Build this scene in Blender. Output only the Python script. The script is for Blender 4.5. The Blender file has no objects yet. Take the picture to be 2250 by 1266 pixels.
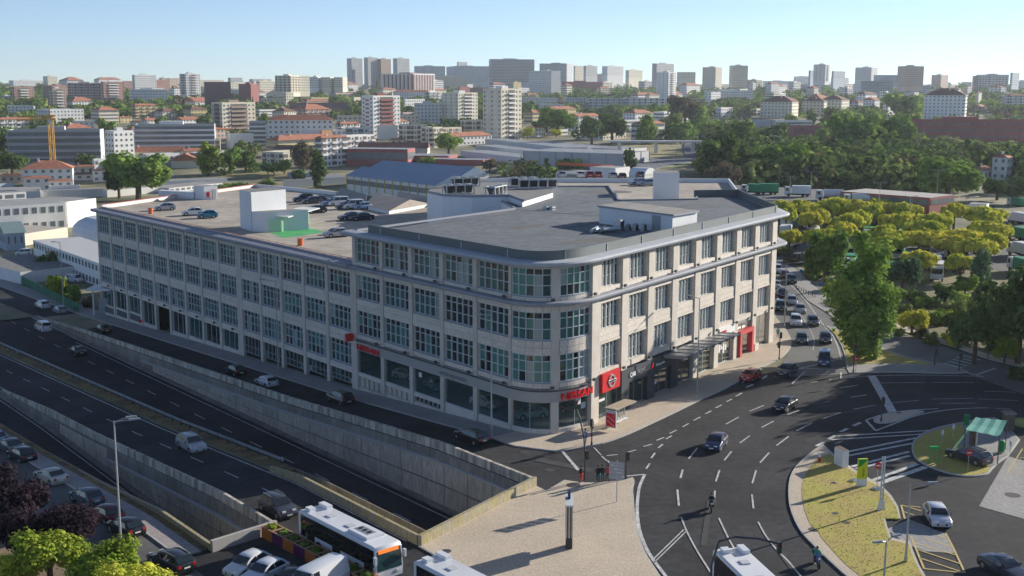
import bpy, math, random, bmesh
from mathutils import Vector, Matrix, noise as mnoise
random.seed(7)
RAD=math.radians
scene=bpy.context.scene; COL=scene.collection
# ---------------------------------------------------------------- camera, sky, sun, exposure
CAMZ=38.16; FPX=2586.1; PITCH=0.16839; ROLL=0.00135
cam=bpy.data.objects.new('camera',bpy.data.cameras.new('camera')); COL.objects.link(cam)
cam.data.sensor_width=36; cam.data.lens=FPX/2250*36; cam.data.clip_start=.5; cam.data.clip_end=30000
cam.matrix_world=Matrix.Translation((0,0,CAMZ))@Matrix.Rotation(math.pi/2-PITCH,4,'X')@Matrix.Rotation(ROLL,4,'Z')
scene.camera=cam
SUN_EL=RAD(16.5); SUN_AZ=RAD(55.5)      # azimuth clockwise from +Y
W_=bpy.data.worlds.new('World'); scene.world=W_; W_.use_nodes=True
nt=W_.node_tree; bg=nt.nodes['Background']
sky=nt.nodes.new('ShaderNodeTexSky'); sky.sky_type='NISHITA'; sky.sun_disc=False
sky.sun_elevation=SUN_EL; sky.sun_rotation=SUN_AZ; sky.altitude=1000; sky.air_density=.72; sky.dust_density=.05; sky.ozone_density=4.2
hs_=nt.nodes.new('ShaderNodeHueSaturation'); hs_.inputs['Saturation'].default_value=.84; nt.links.new(sky.outputs[0],hs_.inputs['Color']); nt.links.new(hs_.outputs[0],bg.inputs[0]); bg.inputs[1].default_value=.088
sl=bpy.data.lights.new('sun','SUN'); sl.energy=5; sl.angle=RAD(.5); sl.color=(1,.93,.82)
sun=bpy.data.objects.new('sun',sl); COL.objects.link(sun)
sdir=Vector((math.sin(SUN_AZ)*math.cos(SUN_EL),math.cos(SUN_AZ)*math.cos(SUN_EL),math.sin(SUN_EL)))
sun.rotation_euler=(-sdir).to_track_quat('-Z','Y').to_euler(); sun.location=(60,60,90)
vs=scene.view_settings; vs.view_transform='Standard'; vs.look='None'; vs.gamma=1; vs.use_curve_mapping=False; vs.exposure=0.76
scene.cycles.max_bounces=6; scene.cycles.diffuse_bounces=3; scene.cycles.glossy_bounces=3; scene.cycles.transparent_max_bounces=10; scene.cycles.transmission_bounces=4
scene.cycles.volume_bounces=0; scene.cycles.use_denoising=True
# ---------------------------------------------------------------- helpers
def ray(px,py):
    a,b=px-1125,py-633; c,s=math.cos(ROLL),math.sin(ROLL)
    u=a*c+b*s; v=-a*s+b*c; x=u/FPX; z=-v/FPX; c,s=math.cos(PITCH),math.sin(PITCH)
    return (x,c+s*z,-s+c*z)
def lerp(a,b,t): return a+(b-a)*t
def clamp(x,a=0.,b=1.): return max(a,min(b,x))
def sstep(a,b,x): t=clamp((x-a)/(b-a)); return t*t*(3-2*t)
def interp(x,pts):
    if x<=pts[0][0]: return pts[0][1]
    for (a,b),(c,d) in zip(pts,pts[1:]):
        if x<=c: return b+(d-b)*(x-a)/(c-a)
    return pts[-1][1]
OX,OY=-4.0034,133.018; UX,UY=.63324,-.77395; NX,NY=-.77395,-.63324
def st(x,y): dx,dy=x-OX,y-OY; return dx*UX+dy*UY, dx*NX+dy*NY
def xy(s,t): return OX+s*UX+t*NX, OY+s*UY+t*NY
PROF=[(-420,-9),(-200,-7.6),(-121,-5.63),(-26,-1.92),(7,0)]
FARZ=[(0,0),(300,0),(800,3),(1200,10),(1600,19),(2200,31),(3000,40),(7000,60)]
def hills(x,y):
    r=math.hypot(x,y); z=interp(r,FARZ)
    if r>500:
        k=sstep(500,1100,r)
        z+=k*(4*mnoise.noise(Vector((x/420,y/420,0)))+(5 if x>0 else 3)*mnoise.noise(Vector((x/900,y/900,3))))
    return z
def gz(x,y):
    s,t=st(x,y); n=interp(s,PROF)*lerp(clamp((3-x)/7),sstep(75,-75,x) if False else clamp((60-x)/120),sstep(200,300,y))
    r=math.hypot(x,y)
    return n*(1-sstep(420,900,r))+hills(x,y)
def at(px,py,dz=0,z=None):
    "survey: world point seen at a pixel of the photograph, on the ground (+dz) or at height z"
    r=ray(px,py)
    if z is not None:
        k=(z-CAMZ)/r[2]; return (r[0]*k,r[1]*k,z)
    k=40.
    while k<9000:
        x,y=r[0]*k,r[1]*k
        if CAMZ+r[2]*k<=gz(x,y)+dz: break
        k*=1.03
    a,b=k/1.03,k
    for _ in range(22):
        m=(a+b)/2
        if CAMZ+r[2]*m<=gz(r[0]*m,r[1]*m)+dz: b=m
        else: a=m
    return (r[0]*b,r[1]*b,gz(r[0]*b,r[1]*b))
class MB:
    def __init__(s): s.v=[];s.f=[];s.m=[]
    def add(s,v,f,mi=0):
        o=len(s.v); s.v+=[tuple(p) for p in v]; s.f+=[tuple(i+o for i in q) for q in f]; s.m+=[mi]*len(f)
    def hexa(s,p,mi=0): s.add(p,[(3,2,1,0),(4,5,6,7),(0,1,5,4),(1,2,6,5),(2,3,7,6),(3,0,4,7)],mi)
    def box(s,x0,x1,y0,y1,z0,z1,mi=0): s.hexa([(x0,y0,z0),(x1,y0,z0),(x1,y1,z0),(x0,y1,z0),(x0,y0,z1),(x1,y0,z1),(x1,y1,z1),(x0,y1,z1)],mi)
    def obox(s,o,e,n,a0,a1,b0,b1,z0,z1,mi=0):
        P=lambda a,b,z:(o[0]+e[0]*a+n[0]*b,o[1]+e[1]*a+n[1]*b,z)
        s.hexa([P(a0,b0,z0),P(a1,b0,z0),P(a1,b1,z0),P(a0,b1,z0),P(a0,b0,z1),P(a1,b0,z1),P(a1,b1,z1),P(a0,b1,z1)],mi)
    def prism(s,poly,z0,z1,mi=0,mt=None,bottom=True):
        n=len(poly); A=sum(poly[i][0]*poly[(i+1)%n][1]-poly[(i+1)%n][0]*poly[i][1] for i in range(n))
        if A<0: poly=poly[::-1]
        za=z0 if callable(z0) else (lambda x,y:z0); zb=z1 if callable(z1) else (lambda x,y:z1)
        v=[(p[0],p[1],za(*p[:2])) for p in poly]+[(p[0],p[1],zb(*p[:2])) for p in poly]
        s.add(v,[(i,(i+1)%n,n+(i+1)%n,n+i) for i in range(n)],mi)
        s.add(v[n:],[tuple(range(n))],mi if mt is None else mt)
        if bottom: s.add(v[:n],[tuple(range(n-1,-1,-1))],mi)
    def tube(s,p0,p1,r0,r1=None,n=8,mi=0,caps=True):
        r1=r0 if r1 is None else r1; p0,p1=Vector(p0),Vector(p1); d=(p1-p0).normalized()
        a=d.orthogonal().normalized(); b=d.cross(a); v=[]
        for p,r in ((p0,r0),(p1,r1)):
            v+=[tuple(p+(a*math.cos(2*math.pi*i/n)+b*math.sin(2*math.pi*i/n))*r) for i in range(n)]
        f=[(i,(i+1)%n,n+(i+1)%n,n+i) for i in range(n)]
        if caps: f+=[tuple(range(n-1,-1,-1)),tuple(range(n,2*n))]
        s.add(v,f,mi)
    def ball(s,c,r,n=8,m=5,mi=0,sz=1):
        v=[];f=[]
        for j in range(m+1):
            th=math.pi*j/m
            for i in range(n): v.append((c[0]+r*math.sin(th)*math.cos(2*math.pi*i/n),c[1]+r*math.sin(th)*math.sin(2*math.pi*i/n),c[2]+r*sz*math.cos(th)))
        for j in range(m):
            for i in range(n): f.append((j*n+i,(j+1)*n+i,(j+1)*n+(i+1)%n,j*n+(i+1)%n))
        s.add(v,f,mi)
    def mesh(s,name,mats,off=None,smooth=None):
        me=bpy.data.meshes.new(name)
        v=s.v if off is None else [(a-off[0],b-off[1],c-off[2]) for a,b,c in s.v]
        me.from_pydata(v,[],s.f)
        for m in (mats if isinstance(mats,(list,tuple)) else [mats]): me.materials.append(m)
        me.polygons.foreach_set('material_index',s.m)
        if smooth is not None:
            me.polygons.foreach_set('use_smooth',[True]*len(s.f)); me.set_sharp_from_angle(angle=RAD(smooth))
        me.update(); return me
    def build(s,name,mats,parent=None,kind=None,smooth=None,label=None):
        off=None
        if parent is not None:
            off=Vector(parent.location)
            if parent.parent is not None: off=off+parent.parent.location
        o=bpy.data.objects.new(name,s.mesh(name,mats,off,smooth)); COL.objects.link(o)
        if parent is not None: o.parent=parent
        if kind: o['kind']=kind
        if label: o['label']=label
        return o
def put(name,me,parent=None,loc=(0,0,0),rot=None):
    o=bpy.data.objects.new(name,me); COL.objects.link(o); o.location=loc
    if rot: o.rotation_euler=rot
    if parent is not None: o.parent=parent
    return o
def tag(o,label,cat,group=None,kind=None):
    o['label']=label; o['category']=cat
    if group: o['group']=group
    if kind: o['kind']=kind
    return o
def thing(name,label,cat,loc=(0,0,0),rz=0,group=None):
    o=bpy.data.objects.new(name,None); COL.objects.link(o); o.location=loc; o.rotation_euler=(0,0,rz); o.empty_display_size=.3
    return tag(o,label,cat,group)
def struct(name,mb,mats,smooth=None):
    o=mb.build(name,mats,kind='structure',smooth=smooth); return o
def copy_tree(o,parent=None):
    c=o.copy(); COL.objects.link(c)
    if parent is not None: c.parent=parent
    for ch in KIDS.get(o.name,[]): copy_tree(ch,c)
    return c
KIDS={}
def freeze(root):
    "remember a finished thing's tree so that copies are quick"
    def rec(o):
        KIDS[o.name]=list(o.children)
        for c in o.children: rec(c)
    rec(root); return root
# ---------------------------------------------------------------- materials
def M(name,col,rough=.8,var=.12,scale=.5,bump=0,metal=0,spec=.4,detail=6,stretch=None,col2=None,rand=0,emit=None,coat=0,fine=0):
    m=bpy.data.materials.new(name); m.use_nodes=True; n=m.node_tree.nodes; L=m.node_tree.links
    b=n['Principled BSDF']; b.inputs['Roughness'].default_value=rough; b.inputs['Metallic'].default_value=metal
    b.inputs['Specular IOR Level'].default_value=spec; b.inputs['Coat Weight'].default_value=coat
    c1=tuple(clamp(c*(1-var)) for c in col)+(1,); c2=tuple(clamp(c*(1+var)) for c in (col2 or col))+(1,)
    if var>0 or col2:
        tc=n.new('ShaderNodeTexCoord'); src=tc.outputs['Object']
        if stretch:
            mp=n.new('ShaderNodeMapping'); mp.inputs['Scale'].default_value=stretch; L.new(src,mp.inputs[0]); src=mp.outputs[0]
        t=n.new('ShaderNodeTexNoise'); t.inputs['Scale'].default_value=scale; t.inputs['Detail'].default_value=detail; t.inputs['Roughness'].default_value=.65
        L.new(src,t.inputs['Vector'])
        r=n.new('ShaderNodeValToRGB'); r.color_ramp.elements[0].position=.35; r.color_ramp.elements[1].position=.65
        r.color_ramp.elements[0].color=c1; r.color_ramp.elements[1].color=c2; L.new(t.outputs['Fac'],r.inputs[0]); out=r.outputs[0]
        if fine:
            t2=n.new('ShaderNodeTexNoise'); t2.inputs['Scale'].default_value=fine; t2.inputs['Detail'].default_value=3; L.new(src,t2.inputs['Vector'])
            mm=n.new('ShaderNodeMapRange'); mm.inputs[1].default_value=.3; mm.inputs[2].default_value=.7; mm.inputs[3].default_value=.78; mm.inputs[4].default_value=1.22; L.new(t2.outputs['Fac'],mm.inputs[0])
            mx=n.new('ShaderNodeVectorMath'); mx.operation='SCALE'; L.new(out,mx.inputs[0]); L.new(mm.outputs[0],mx.inputs['Scale']); out=mx.outputs[0]
        if rand:
            oi=n.new('ShaderNodeObjectInfo'); hs=n.new('ShaderNodeHueSaturation')
            mr=n.new('ShaderNodeMapRange'); mr.inputs[3].default_value=1-rand; mr.inputs[4].default_value=1+rand; L.new(oi.outputs['Random'],mr.inputs[0]); L.new(mr.outputs[0],hs.inputs['Value'])
            mr2=n.new('ShaderNodeMapRange'); mr2.inputs[3].default_value=.5+rand*.07; mr2.inputs[4].default_value=.5-rand*.07; L.new(oi.outputs['Random'],mr2.inputs[0]); L.new(mr2.outputs[0],hs.inputs['Hue'])
            L.new(out,hs.inputs['Color']); out=hs.outputs[0]
        L.new(out,b.inputs['Base Color'])
        if bump:
            bp=n.new('ShaderNodeBump'); bp.inputs['Strength'].default_value=bump; bp.inputs['Distance'].default_value=.05
            t3=n.new('ShaderNodeTexNoise'); t3.inputs['Scale'].default_value=(fine or scale*12); L.new(src,t3.inputs['Vector']); L.new(t3.outputs['Fac'],bp.inputs['Height']); L.new(bp.outputs[0],b.inputs['Normal'])
    else: b.inputs['Base Color'].default_value=tuple(col)+(1,)
    if emit: b.inputs['Emission Color'].default_value=tuple(emit[:3])+(1,); b.inputs['Emission Strength'].default_value=emit[3]
    return m
def glassmat(name,col,alpha=.35,rough=.05):
    m=bpy.data.materials.new(name); m.use_nodes=True; n=m.node_tree.nodes; L=m.node_tree.links; b=n['Principled BSDF']
    b.inputs['Base Color'].default_value=col+(1,); b.inputs['Roughness'].default_value=rough; b.inputs['Alpha'].default_value=alpha; b.inputs['Specular IOR Level'].default_value=.6
    return m
def leafmat(name,c1,c2,rand=.25,trans=.3):
    m=bpy.data.materials.new(name); m.use_nodes=True; n=m.node_tree.nodes; L=m.node_tree.links
    n.remove(n['Principled BSDF']); out=n['Material Output']
    tc=n.new('ShaderNodeTexCoord'); t=n.new('ShaderNodeTexNoise'); t.inputs['Scale'].default_value=.55; t.inputs['Detail'].default_value=5; L.new(tc.outputs['Object'],t.inputs['Vector'])
    r=n.new('ShaderNodeValToRGB'); r.color_ramp.elements[0].position=.38; r.color_ramp.elements[1].position=.62
    r.color_ramp.elements[0].color=c1+(1,); r.color_ramp.elements[1].color=c2+(1,); L.new(t.outputs['Fac'],r.inputs[0])
    oi=n.new('ShaderNodeObjectInfo'); hs=n.new('ShaderNodeHueSaturation')
    for k,(a,b2) in (('Value',(1-rand,1+rand)),('Hue',(.515,.485))):
        mr=n.new('ShaderNodeMapRange'); mr.inputs[3].default_value=a; mr.inputs[4].default_value=b2; L.new(oi.outputs['Random'],mr.inputs[0]); L.new(mr.outputs[0],hs.inputs[k])
    L.new(r.outputs[0],hs.inputs['Color'])
    d=n.new('ShaderNodeBsdfDiffuse'); tr=n.new('ShaderNodeBsdfTranslucent'); mx=n.new('ShaderNodeMixShader'); mx.inputs[0].default_value=trans
    L.new(hs.outputs[0],d.inputs[0]); L.new(hs.outputs[0],tr.inputs[0]); L.new(d.outputs[0],mx.inputs[1]); L.new(tr.outputs[0],mx.inputs[2]); L.new(mx.outputs[0],out.inputs[0])
    return m
asphalt=M('asphalt',(.032,.033,.036),.85,.22,.09,bump=.2,fine=1.3,spec=.15,col2=(.046,.047,.05),detail=10)
asphalt_old=M('old asphalt',(.135,.135,.13),.85,.16,.2,bump=.2,fine=14)
asphalt_lot=M('parking asphalt',(.11,.108,.105),.85,.2,.18,fine=14)
cobble=M('pale cobbles',(.52,.435,.33),.9,.07,.2,bump=.3,fine=6,detail=10)
cobble_dark=M('grey cobbles',(.3,.285,.27),.9,.08,.3,fine=6)
kerbm=M('kerb stone',(.45,.44,.41),.85,.1,1.5)
grassy=M('dry grass',(.44,.33,.11),.95,.1,.3,col2=(.37,.34,.06),bump=.3,fine=9)
greeng=M('green grass',(.2,.26,.06),.95,.15,.4,col2=(.34,.33,.1),bump=.3,fine=5)
earth=M('earth and scrub',(.09,.11,.05),.95,.25,.035,col2=(.26,.23,.14),fine=.25)
paintw=M('road paint',(.5,.5,.49),.75,.28,1.2,fine=5)
painty=M('yellow road paint',(.55,.42,.16),.7,.15,2.5)
conc=M('stained concrete',(.24,.22,.19),.9,.25,.35,stretch=(1,1,.25),fine=3,bump=.2)
conc_dirty=M('dirty concrete',(.27,.245,.2),.95,.3,.8,col2=(.48,.44,.37),stretch=(1.5,1.5,.22),fine=3)
conc_panel=M('wall panel concrete',(.55,.475,.375),.9,.1,.3,stretch=(1,1,.3),rand=.09,fine=3)
moss=M('mossy concrete',(.38,.35,.29),.95,.15,.9,col2=(.3,.25,.11),stretch=(1,1,.35),fine=4)
verge=M('brown verge',(.13,.1,.06),.95,.3,.4,col2=(.2,.14,.05),fine=4)
clad=M('stone cladding',(.63,.565,.485),.65,.06,.6,rand=.06,fine=6)
clad_d=M('pilaster stone',(.56,.505,.435),.7,.08,.6,rand=.05)
white=M('white render',(.74,.74,.73),.75,.05,.4,stretch=(1,1,.4))
whitem=M('white metal',(.52,.55,.56),.45,.03,1)
cornm=M('cornice metal',(.28,.295,.33),.75,.05,.4)  # blue-grey darkness of the cornice's shaded face is put into this colour
greym=M('grey metal',(.3,.32,.33),.5,.05,1,metal=.2)
darkm=M('dark metal',(.05,.055,.06),.5,.05,1)
steel=M('galvanised steel',(.45,.47,.47),.45,.08,1,metal=.5)
black=M('black rubber',(.015,.015,.016),.7,.0)
blackp=M('black gloss',(.012,.013,.015),.25,0,spec=.6)
redp=M('red paint',(.62,.02,.025),.4,.03,1)
redrail=M('red edge',(.5,.1,.05),.6,.1,1)
roofm=M('grey roofing felt',(.125,.14,.155),.85,.04,.1,col2=(.14,.152,.165),fine=.8)
roofp=M('parking deck',(.36,.315,.26),.9,.06,.05,col2=(.4,.355,.295),fine=.5)
parap=M('green grey parapet',(.12,.14,.14),.6,.06,.4)
wood=M('bark',(.1,.075,.05),.95,.2,3)
GL=[M('glass dark',(.012,.022,.026),.08,0,spec=.9),M('glass teal',(.035,.13,.12),.12,0,spec=.8),M('glass green blind',(.07,.22,.18),.2,0,spec=.7),M('glass pale blind',(.28,.33,.3),.3,0,spec=.6),M('glass deep green',(.02,.07,.07),.08,0,spec=.9)]
showg=glassmat('shop glass',(.06,.11,.11),.25)
whitepaint=M('white letter',(.75,.75,.75),.5,0)
# ---------------------------------------------------------------- ground sheet with the underpass cuttings
SA0=-127.; SC0=-75.
def eA(s): return interp(s,[(-5,25.),(5,27.2)])
def portal(t): return interp(t,[(10.6,22),(27.2,27.4),(35.6,16.7),(41.3,17.5)])
def zA(s): return -6.15 if s>-100 else interp(s,[(-160,-6.75),(-127,-5.85),(-100,-6.15)])
def zC(s): return interp(s,[(-75,-3.86),(-42,-3.9),(-8,-4.75),(40,-4.95)])
def graded(lo,hi,c,fine,grow):
    out=[c]; d=fine; x=c
    while x<hi: x+=d; out.append(x); d*=grow if abs(x-c)>120 else 1
    d=fine; x=c
    while x>lo: x-=d; out.append(x); d*=grow if abs(x-c)>120 else 1
    return out
SL=sorted(set([round(v,2) for v in graded(-7600,420,-50,24,1.13) if abs(v-SA0)>5 and abs(v-SC0)>5 and not -30<v<45 and abs(v+200)>4]+[SA0,SC0,-26,-10,7,12,'P',45,-200][0:5]+[12,45,-200]))
SL=[v for v in SL if v<13]+['P']+[v for v in SL if v>13]
TL=sorted([v for v in graded(-7600,2600,0,20,1.13) if not 5<v<50]+[10.6,25.0,35.6,41.3,50.])
def node(i,j):
    s,t=SL[i],TL[j]
    if t==25.0: t=eA(portal(27.2) if s=='P' else s)
    if s=='P': s=portal(t)
    x,y=xy(s,t); return (x,y,gz(x,y))
g=MB(); rd=MB()
ids={}
for i in range(len(SL)-1):
    for j in range(len(TL)-1):
        s0=SL[i]; t0=TL[j]; sv=20 if s0=='P' else s0
        if t0==10.6 and SA0<=sv<20: continue
        if t0==35.6 and SC0<=sv<20: continue
        q=[node(i,j),node(i+1,j),node(i+1,j+1),node(i,j+1)]
        (rd if (sv>=7 and sv<150 and -112<t0<60) else g).add(q,[(3,2,1,0)])
struct('ground',g,earth); struct('road',rd,asphalt)
def knots(s0,s1): return [s0]+[k for k in (-200,-121,-100,-75,-42,-26,-8,7) if s0<k<s1]+[s1]
def strip(name,s0,s1,t0,t1,dz,mat,zf=None,thick=None,mb=None):
    m=mb or MB(); K=knots(s0,s1)
    for a,b in zip(K,K[1:]):
        q=[]
        for s,t in ((a,t0),(b,t0),(b,t1),(a,t1)):
            x,y=xy(s,t); q.append((x,y,(zf(s) if zf else gz(x,y))+dz))
        if thick: m.hexa([(p[0],p[1],p[2]-thick) for p in q]+q)
        else: m.add(q,[(3,2,1,0)])
    if mb is None: return struct(name,m,mat)
strip('frontage_road',-330,7,3.5,10.6,.02,asphalt)
strip('underpass_road',-330,60,10.6,27.3,.03,asphalt,zf=lambda s:zA(s) if s>SA0 else gz(*xy(s,18)))
strip('slip_road',-330,7,27.2,35.6,.02,asphalt)
strip('side_ramp_road',-330,40,35.6,41.3,.03,asphalt,zf=lambda s:zC(s) if s>SC0 else gz(*xy(s,38)))
strip('parking_road',-200,60,44.2,52,.02,asphalt_lot)
strip('gravel_yard',-200,60,52,110,.02,M('trodden earth',(.22,.17,.12),.95,.2,.3,fine=4))
strip('verge',-200,eA(0)-26,24.9,26.6,.05,verge)
strip('verge',-120,2,25.0,26.7,.06,verge,thick=.3)
strip('verge',-110,17,41.45,42.3,.1,verge,thick=.25)
strip('pavement',-330,7,-.6,3.4,.13,cobble_dark,thick=.4)
m=MB(); strip('',-330,7,3.4,3.55,.135,None,thick=.4,mb=m); strip('',-110,17.4,44.15,44.3,.14,None,thick=.4,mb=m); struct('kerb',m,kerbm)
pinkp=M('pinkish paving',(.33,.29,.28),.9,.1,1,fine=5)
strip('footpath',-150,17.2,42.3,44.15,.13,pinkp,thick=.3)
# ------------------------------------------------ retaining walls
O2=(OX,OY); Ue=(UX,UY); Nn=(NX,NY)
def wallseg(mb,s0,s1,t0,t1,zb,zt,mi=0):
    K=knots(s0,s1)
    for a,b in zip(K,K[1:]):
        P=lambda s,t,z:(*xy(s,t),z)
        mb.hexa([P(a,t0,zb(a)),P(b,t0,zb(b)),P(b,t1,zb(b)),P(a,t1,zb(a)),P(a,t0,zt(a)),P(b,t0,zt(b)),P(b,t1,zt(b)),P(a,t1,zt(a))],mi)
zs=lambda s:interp(s,PROF)
def panels(parent,s0,s1,t,side,zb,zt,step,rows):
    s=s0
    while s<s1-1:
        e=min(s+step,s1); H=zt(s)-zb(s)
        if H>1.2:
            for r in range(rows):
                m=MB(); f0,f1=r/rows,(r+1)/rows
                P=lambda s_,t_,f:(*xy(s_,t_),lerp(zb(s_),zt(s_),f))
                a,b=s+.07,e-.07; g0=f0+.022; g1=f1-.022; ta,tb=(t,t+side*random.uniform(.05,.08))
                m.hexa([P(a,ta,g0),P(b,ta,g0),P(b,tb,g0),P(a,tb,g0),P(a,ta,g1),P(b,ta,g1),P(b,tb,g1),P(a,tb,g1)])
                m.build('wall_panel',conc_panel,parent)
        s=e
rw=thing('retaining_wall','long stained concrete retaining wall holding up the street in front of the main building','retaining wall',(*xy(-50,10.6),-6))
m=MB(); wallseg(m,SA0,30,10.15,10.6,lambda s:zA(s)-.5,lambda s:zs(s)-.05 if zs(s)-.9>zA(s) else zs(s)); m.build('wall',conc,rw)
m=MB(); wallseg(m,SA0,22.4,10.12,10.5,lambda s:zs(s)-.9,lambda s:zs(s)+interp(s,[(-127,.15),(-100,.7),(-20,.95)])); m.build('parapet',conc_dirty,rw)
m=MB(); wallseg(m,-74,22.2,10.6,11.0,lambda s:zs(s)-1.2,lambda s:zs(s)-1.0); m.build('ledge',kerbm,rw)
panels(rw,-74,22,10.6,1,zA,lambda s:zs(s)-1.2,4.1,2)
m=MB(); wallseg(m,SA0,60,10.62,11.4,lambda s:zA(s)-.1,lambda s:zA(s)+.28); m.build('kerb_step',conc,rw)
mw=thing('median_wall','low mossy concrete wall between the slip road and the underpass beside the bus','retaining wall',(*xy(10,27.3),-6))
m=MB(); wallseg(m,-70,27.6,eA(-5)-.1,25.0,lambda s:zA(s)-.3,lambda s:zs(s)-.02); m.build('wall',conc,mw)
m=MB(); wallseg(m,1,27.3,27.2,27.5,lambda s:-6.3,lambda s:interp(s,[(1,.25),(6,.9)])); m.build('parapet',moss,mw)
sw=thing('ramp_wall','stained concrete retaining wall between the slip road and the lower ramp','retaining wall',(*xy(-20,35.6),-4))
m=MB(); wallseg(m,SC0,16.6,35.3,35.6,lambda s:zC(s)-.3,zs); m.build('wall',conc,sw)
m=MB(); wallseg(m,-62,16.6,35.25,35.55,lambda s:zs(s)-.8,lambda s:zs(s)+interp(s,[(-62,.2),(-45,.9)])); m.build('parapet',conc_dirty,sw)
m=MB(); wallseg(m,-22,16.4,35.6,36.0,lambda s:zs(s)-1.5,lambda s:zs(s)-1.3); m.build('ledge',kerbm,sw)
panels(sw,-22,16.4,35.6,1,zC,lambda s:zs(s)-1.5,4.1,2)
panels(sw,-46,-22,35.6,1,zC,lambda s:zs(s)-.2,4.1,1)
m=MB(); wallseg(m,-70,16.5,35.6,36.3,lambda s:zC(s)-.1,lambda s:zC(s)+.25); m.build('kerb_step',conc,sw)
lw=thing('side_wall','low mossy concrete wall along the footpath of the parking road','retaining wall',(*xy(0,41.4),-4))
m=MB(); wallseg(m,SC0,17.6,41.3,41.6,lambda s:zC(s)-.3,lambda s:zs(s)+interp(s,[(-30,.05),(-8,.12),(2,.6)])); m.build('wall',moss,lw)
ew=thing('ramp_end_wall','plain pale concrete end wall of the lower ramp behind the two white hatchbacks','retaining wall',(*xy(17,38.5),0))
m=MB(); 
def quadwall(m,A,B,th,z0,z1,mi=0,side=1):
    d=Vector((B[0]-A[0],B[1]-A[1],0)).normalized(); n=Vector((-d.y,d.x,0))*th*side
    m.hexa([(A[0],A[1],z0),(B[0],B[1],z0),(B[0]+n.x,B[1]+n.y,z0),(A[0]+n.x,A[1]+n.y,z0),(A[0],A[1],z1),(B[0],B[1],z1),(B[0]+n.x,B[1]+n.y,z1),(A[0]+n.x,A[1]+n.y,z1)],mi)
quadwall(m,xy(17.5,41.6),xy(16.75,35.2),.35,-.7,1.0,0,-1); m.build('wall',M('clean concrete',(.42,.4,.37),.85,.08,.5),ew)
pw=thing('portal_wall','mossy concrete parapet across the mouth of the underpass beside the cobbled plaza','retaining wall',(*xy(25,18),0))
m=MB(); quadwall(m,xy(22,10.1),xy(27.45,27.5),.38,-.8,1.0,0,1); m.build('parapet',moss,pw)
m=MB(); quadwall(m,xy(22,10.6),xy(27.4,27.2),.6,-1.4,-.8,0,1); m.build('lintel',conc,pw)
# guard rail on the median
gr=thing('guard_rail','long low guard rail with dark posts along the underpass verge','guard rail',(*xy(-40,24.9),-3))
m=MB(); mp=[]
for k in range(0,44):
    s=-108+k*2.5; x,y=xy(s,25.3); mp.append((x,y,gz(x,y)))
    q=MB(); q.box(x-.07,x+.07,y-.07,y+.07,gz(x,y),gz(x,y)+.75); q.build('post',darkm,gr)
wallseg(m,-108,0,25.28,25.36,lambda s:zs(s)+.48,lambda s:zs(s)+.78); m.build('rail',greym,gr)
# ------------------------------------------------ islands and pavements on the flat
def W(l,z=0.): return [at(*p,z=z)[:2] for p in l]
def island(name,pts,mat,h=.13,kerb=.16,inner=None,z0=-.2):
    m=MB(); m.prism(pts,z0,h-.005,bottom=False); struct('kerb',m,kerbm)
    A=sum(pts[i][0]*pts[(i+1)%len(pts)][1]-pts[(i+1)%len(pts)][0]*pts[i][1] for i in range(len(pts)))
    sg=1 if A>0 else -1; n=len(pts); ins=[]
    for i in range(n):
        p,a,b=Vector(pts[i]),Vector(pts[i-1]),Vector(pts[(i+1)%n]); d1=(p-a).normalized(); d2=(b-p).normalized()
        nn=Vector((-d1.y-d2.y,d1.x+d2.x)); nn=nn.normalized() if nn.length>1e-6 else nn; ins.append(tuple(p+nn*kerb*sg))
    m=MB(); m.prism(ins,z0,h,bottom=False); struct(name,m,mat)
def smooth(l,n=3):
    out=[]; N=len(l)
    for i in range(N-1):
        p0,p1,p2,p3=[Vector(l[max(0,min(N-1,k))]) for k in (i-1,i,i+1,i+2)]
        for j in range(n):
            t=j/n; out.append(tuple(.5*((2*p1)+(p2-p0)*t+(2*p0-5*p1+4*p2-p3)*t*t+(3*p1-p0-3*p2+p3)*t**3)))
    return out+[tuple(l[-1])]
RK=smooth(W([(1128,981),(1196,990),(1235,992),(1299,981),(1337,972),(1386,953),(1436,930),(1480,909),(1540,880),(1600,852),(1680,806),(1712,790),(1733,771),(1739,757),(1737,743),(1723,719),(1700,690),(1685,640),(1675,600)]))
island('pavement',[xy(7,3.55)]+RK+[(36,215),(30,190),(13,146),(1,138),xy(7,-.5)],cobble)
PL=smooth(W([(1240,1057),(1290,1063),(1345,1060),(1372,1056)]),2)+smooth(W([(1390,1051),(1394,1058),(1391,1076),(1393,1100),(1395,1127),(1402,1171),(1416,1211),(1436,1245),(1470,1295),(1520,1350)]),3)
island('plaza',[xy(21.9,10.0),xy(24,10.2)]+PL+[xy(60,29),xy(27.6,27.6)],cobble)
island('grass_island_edge',smooth(W([(1809,979),(1795,986),(1774,1002),(1748,1027),(1735,1053),(1732,1084),(1735,1115),(1746,1146),(1761,1172),(1782,1195),(1807,1220),(1849,1259),(1900,1300),(1960,1350)]),2)+W([(2070,1350),(2050,1300),(2031,1264),(2019,1244),(2008,1218),(1999,1193),(1977,1188),(1959,1184),(1949,1159),(1944,1138),(1979,1142),(1973,1115),(1959,1092),(1934,1066),(1900,1048),(1864,1025),(1831,999)]),cobble)
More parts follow.
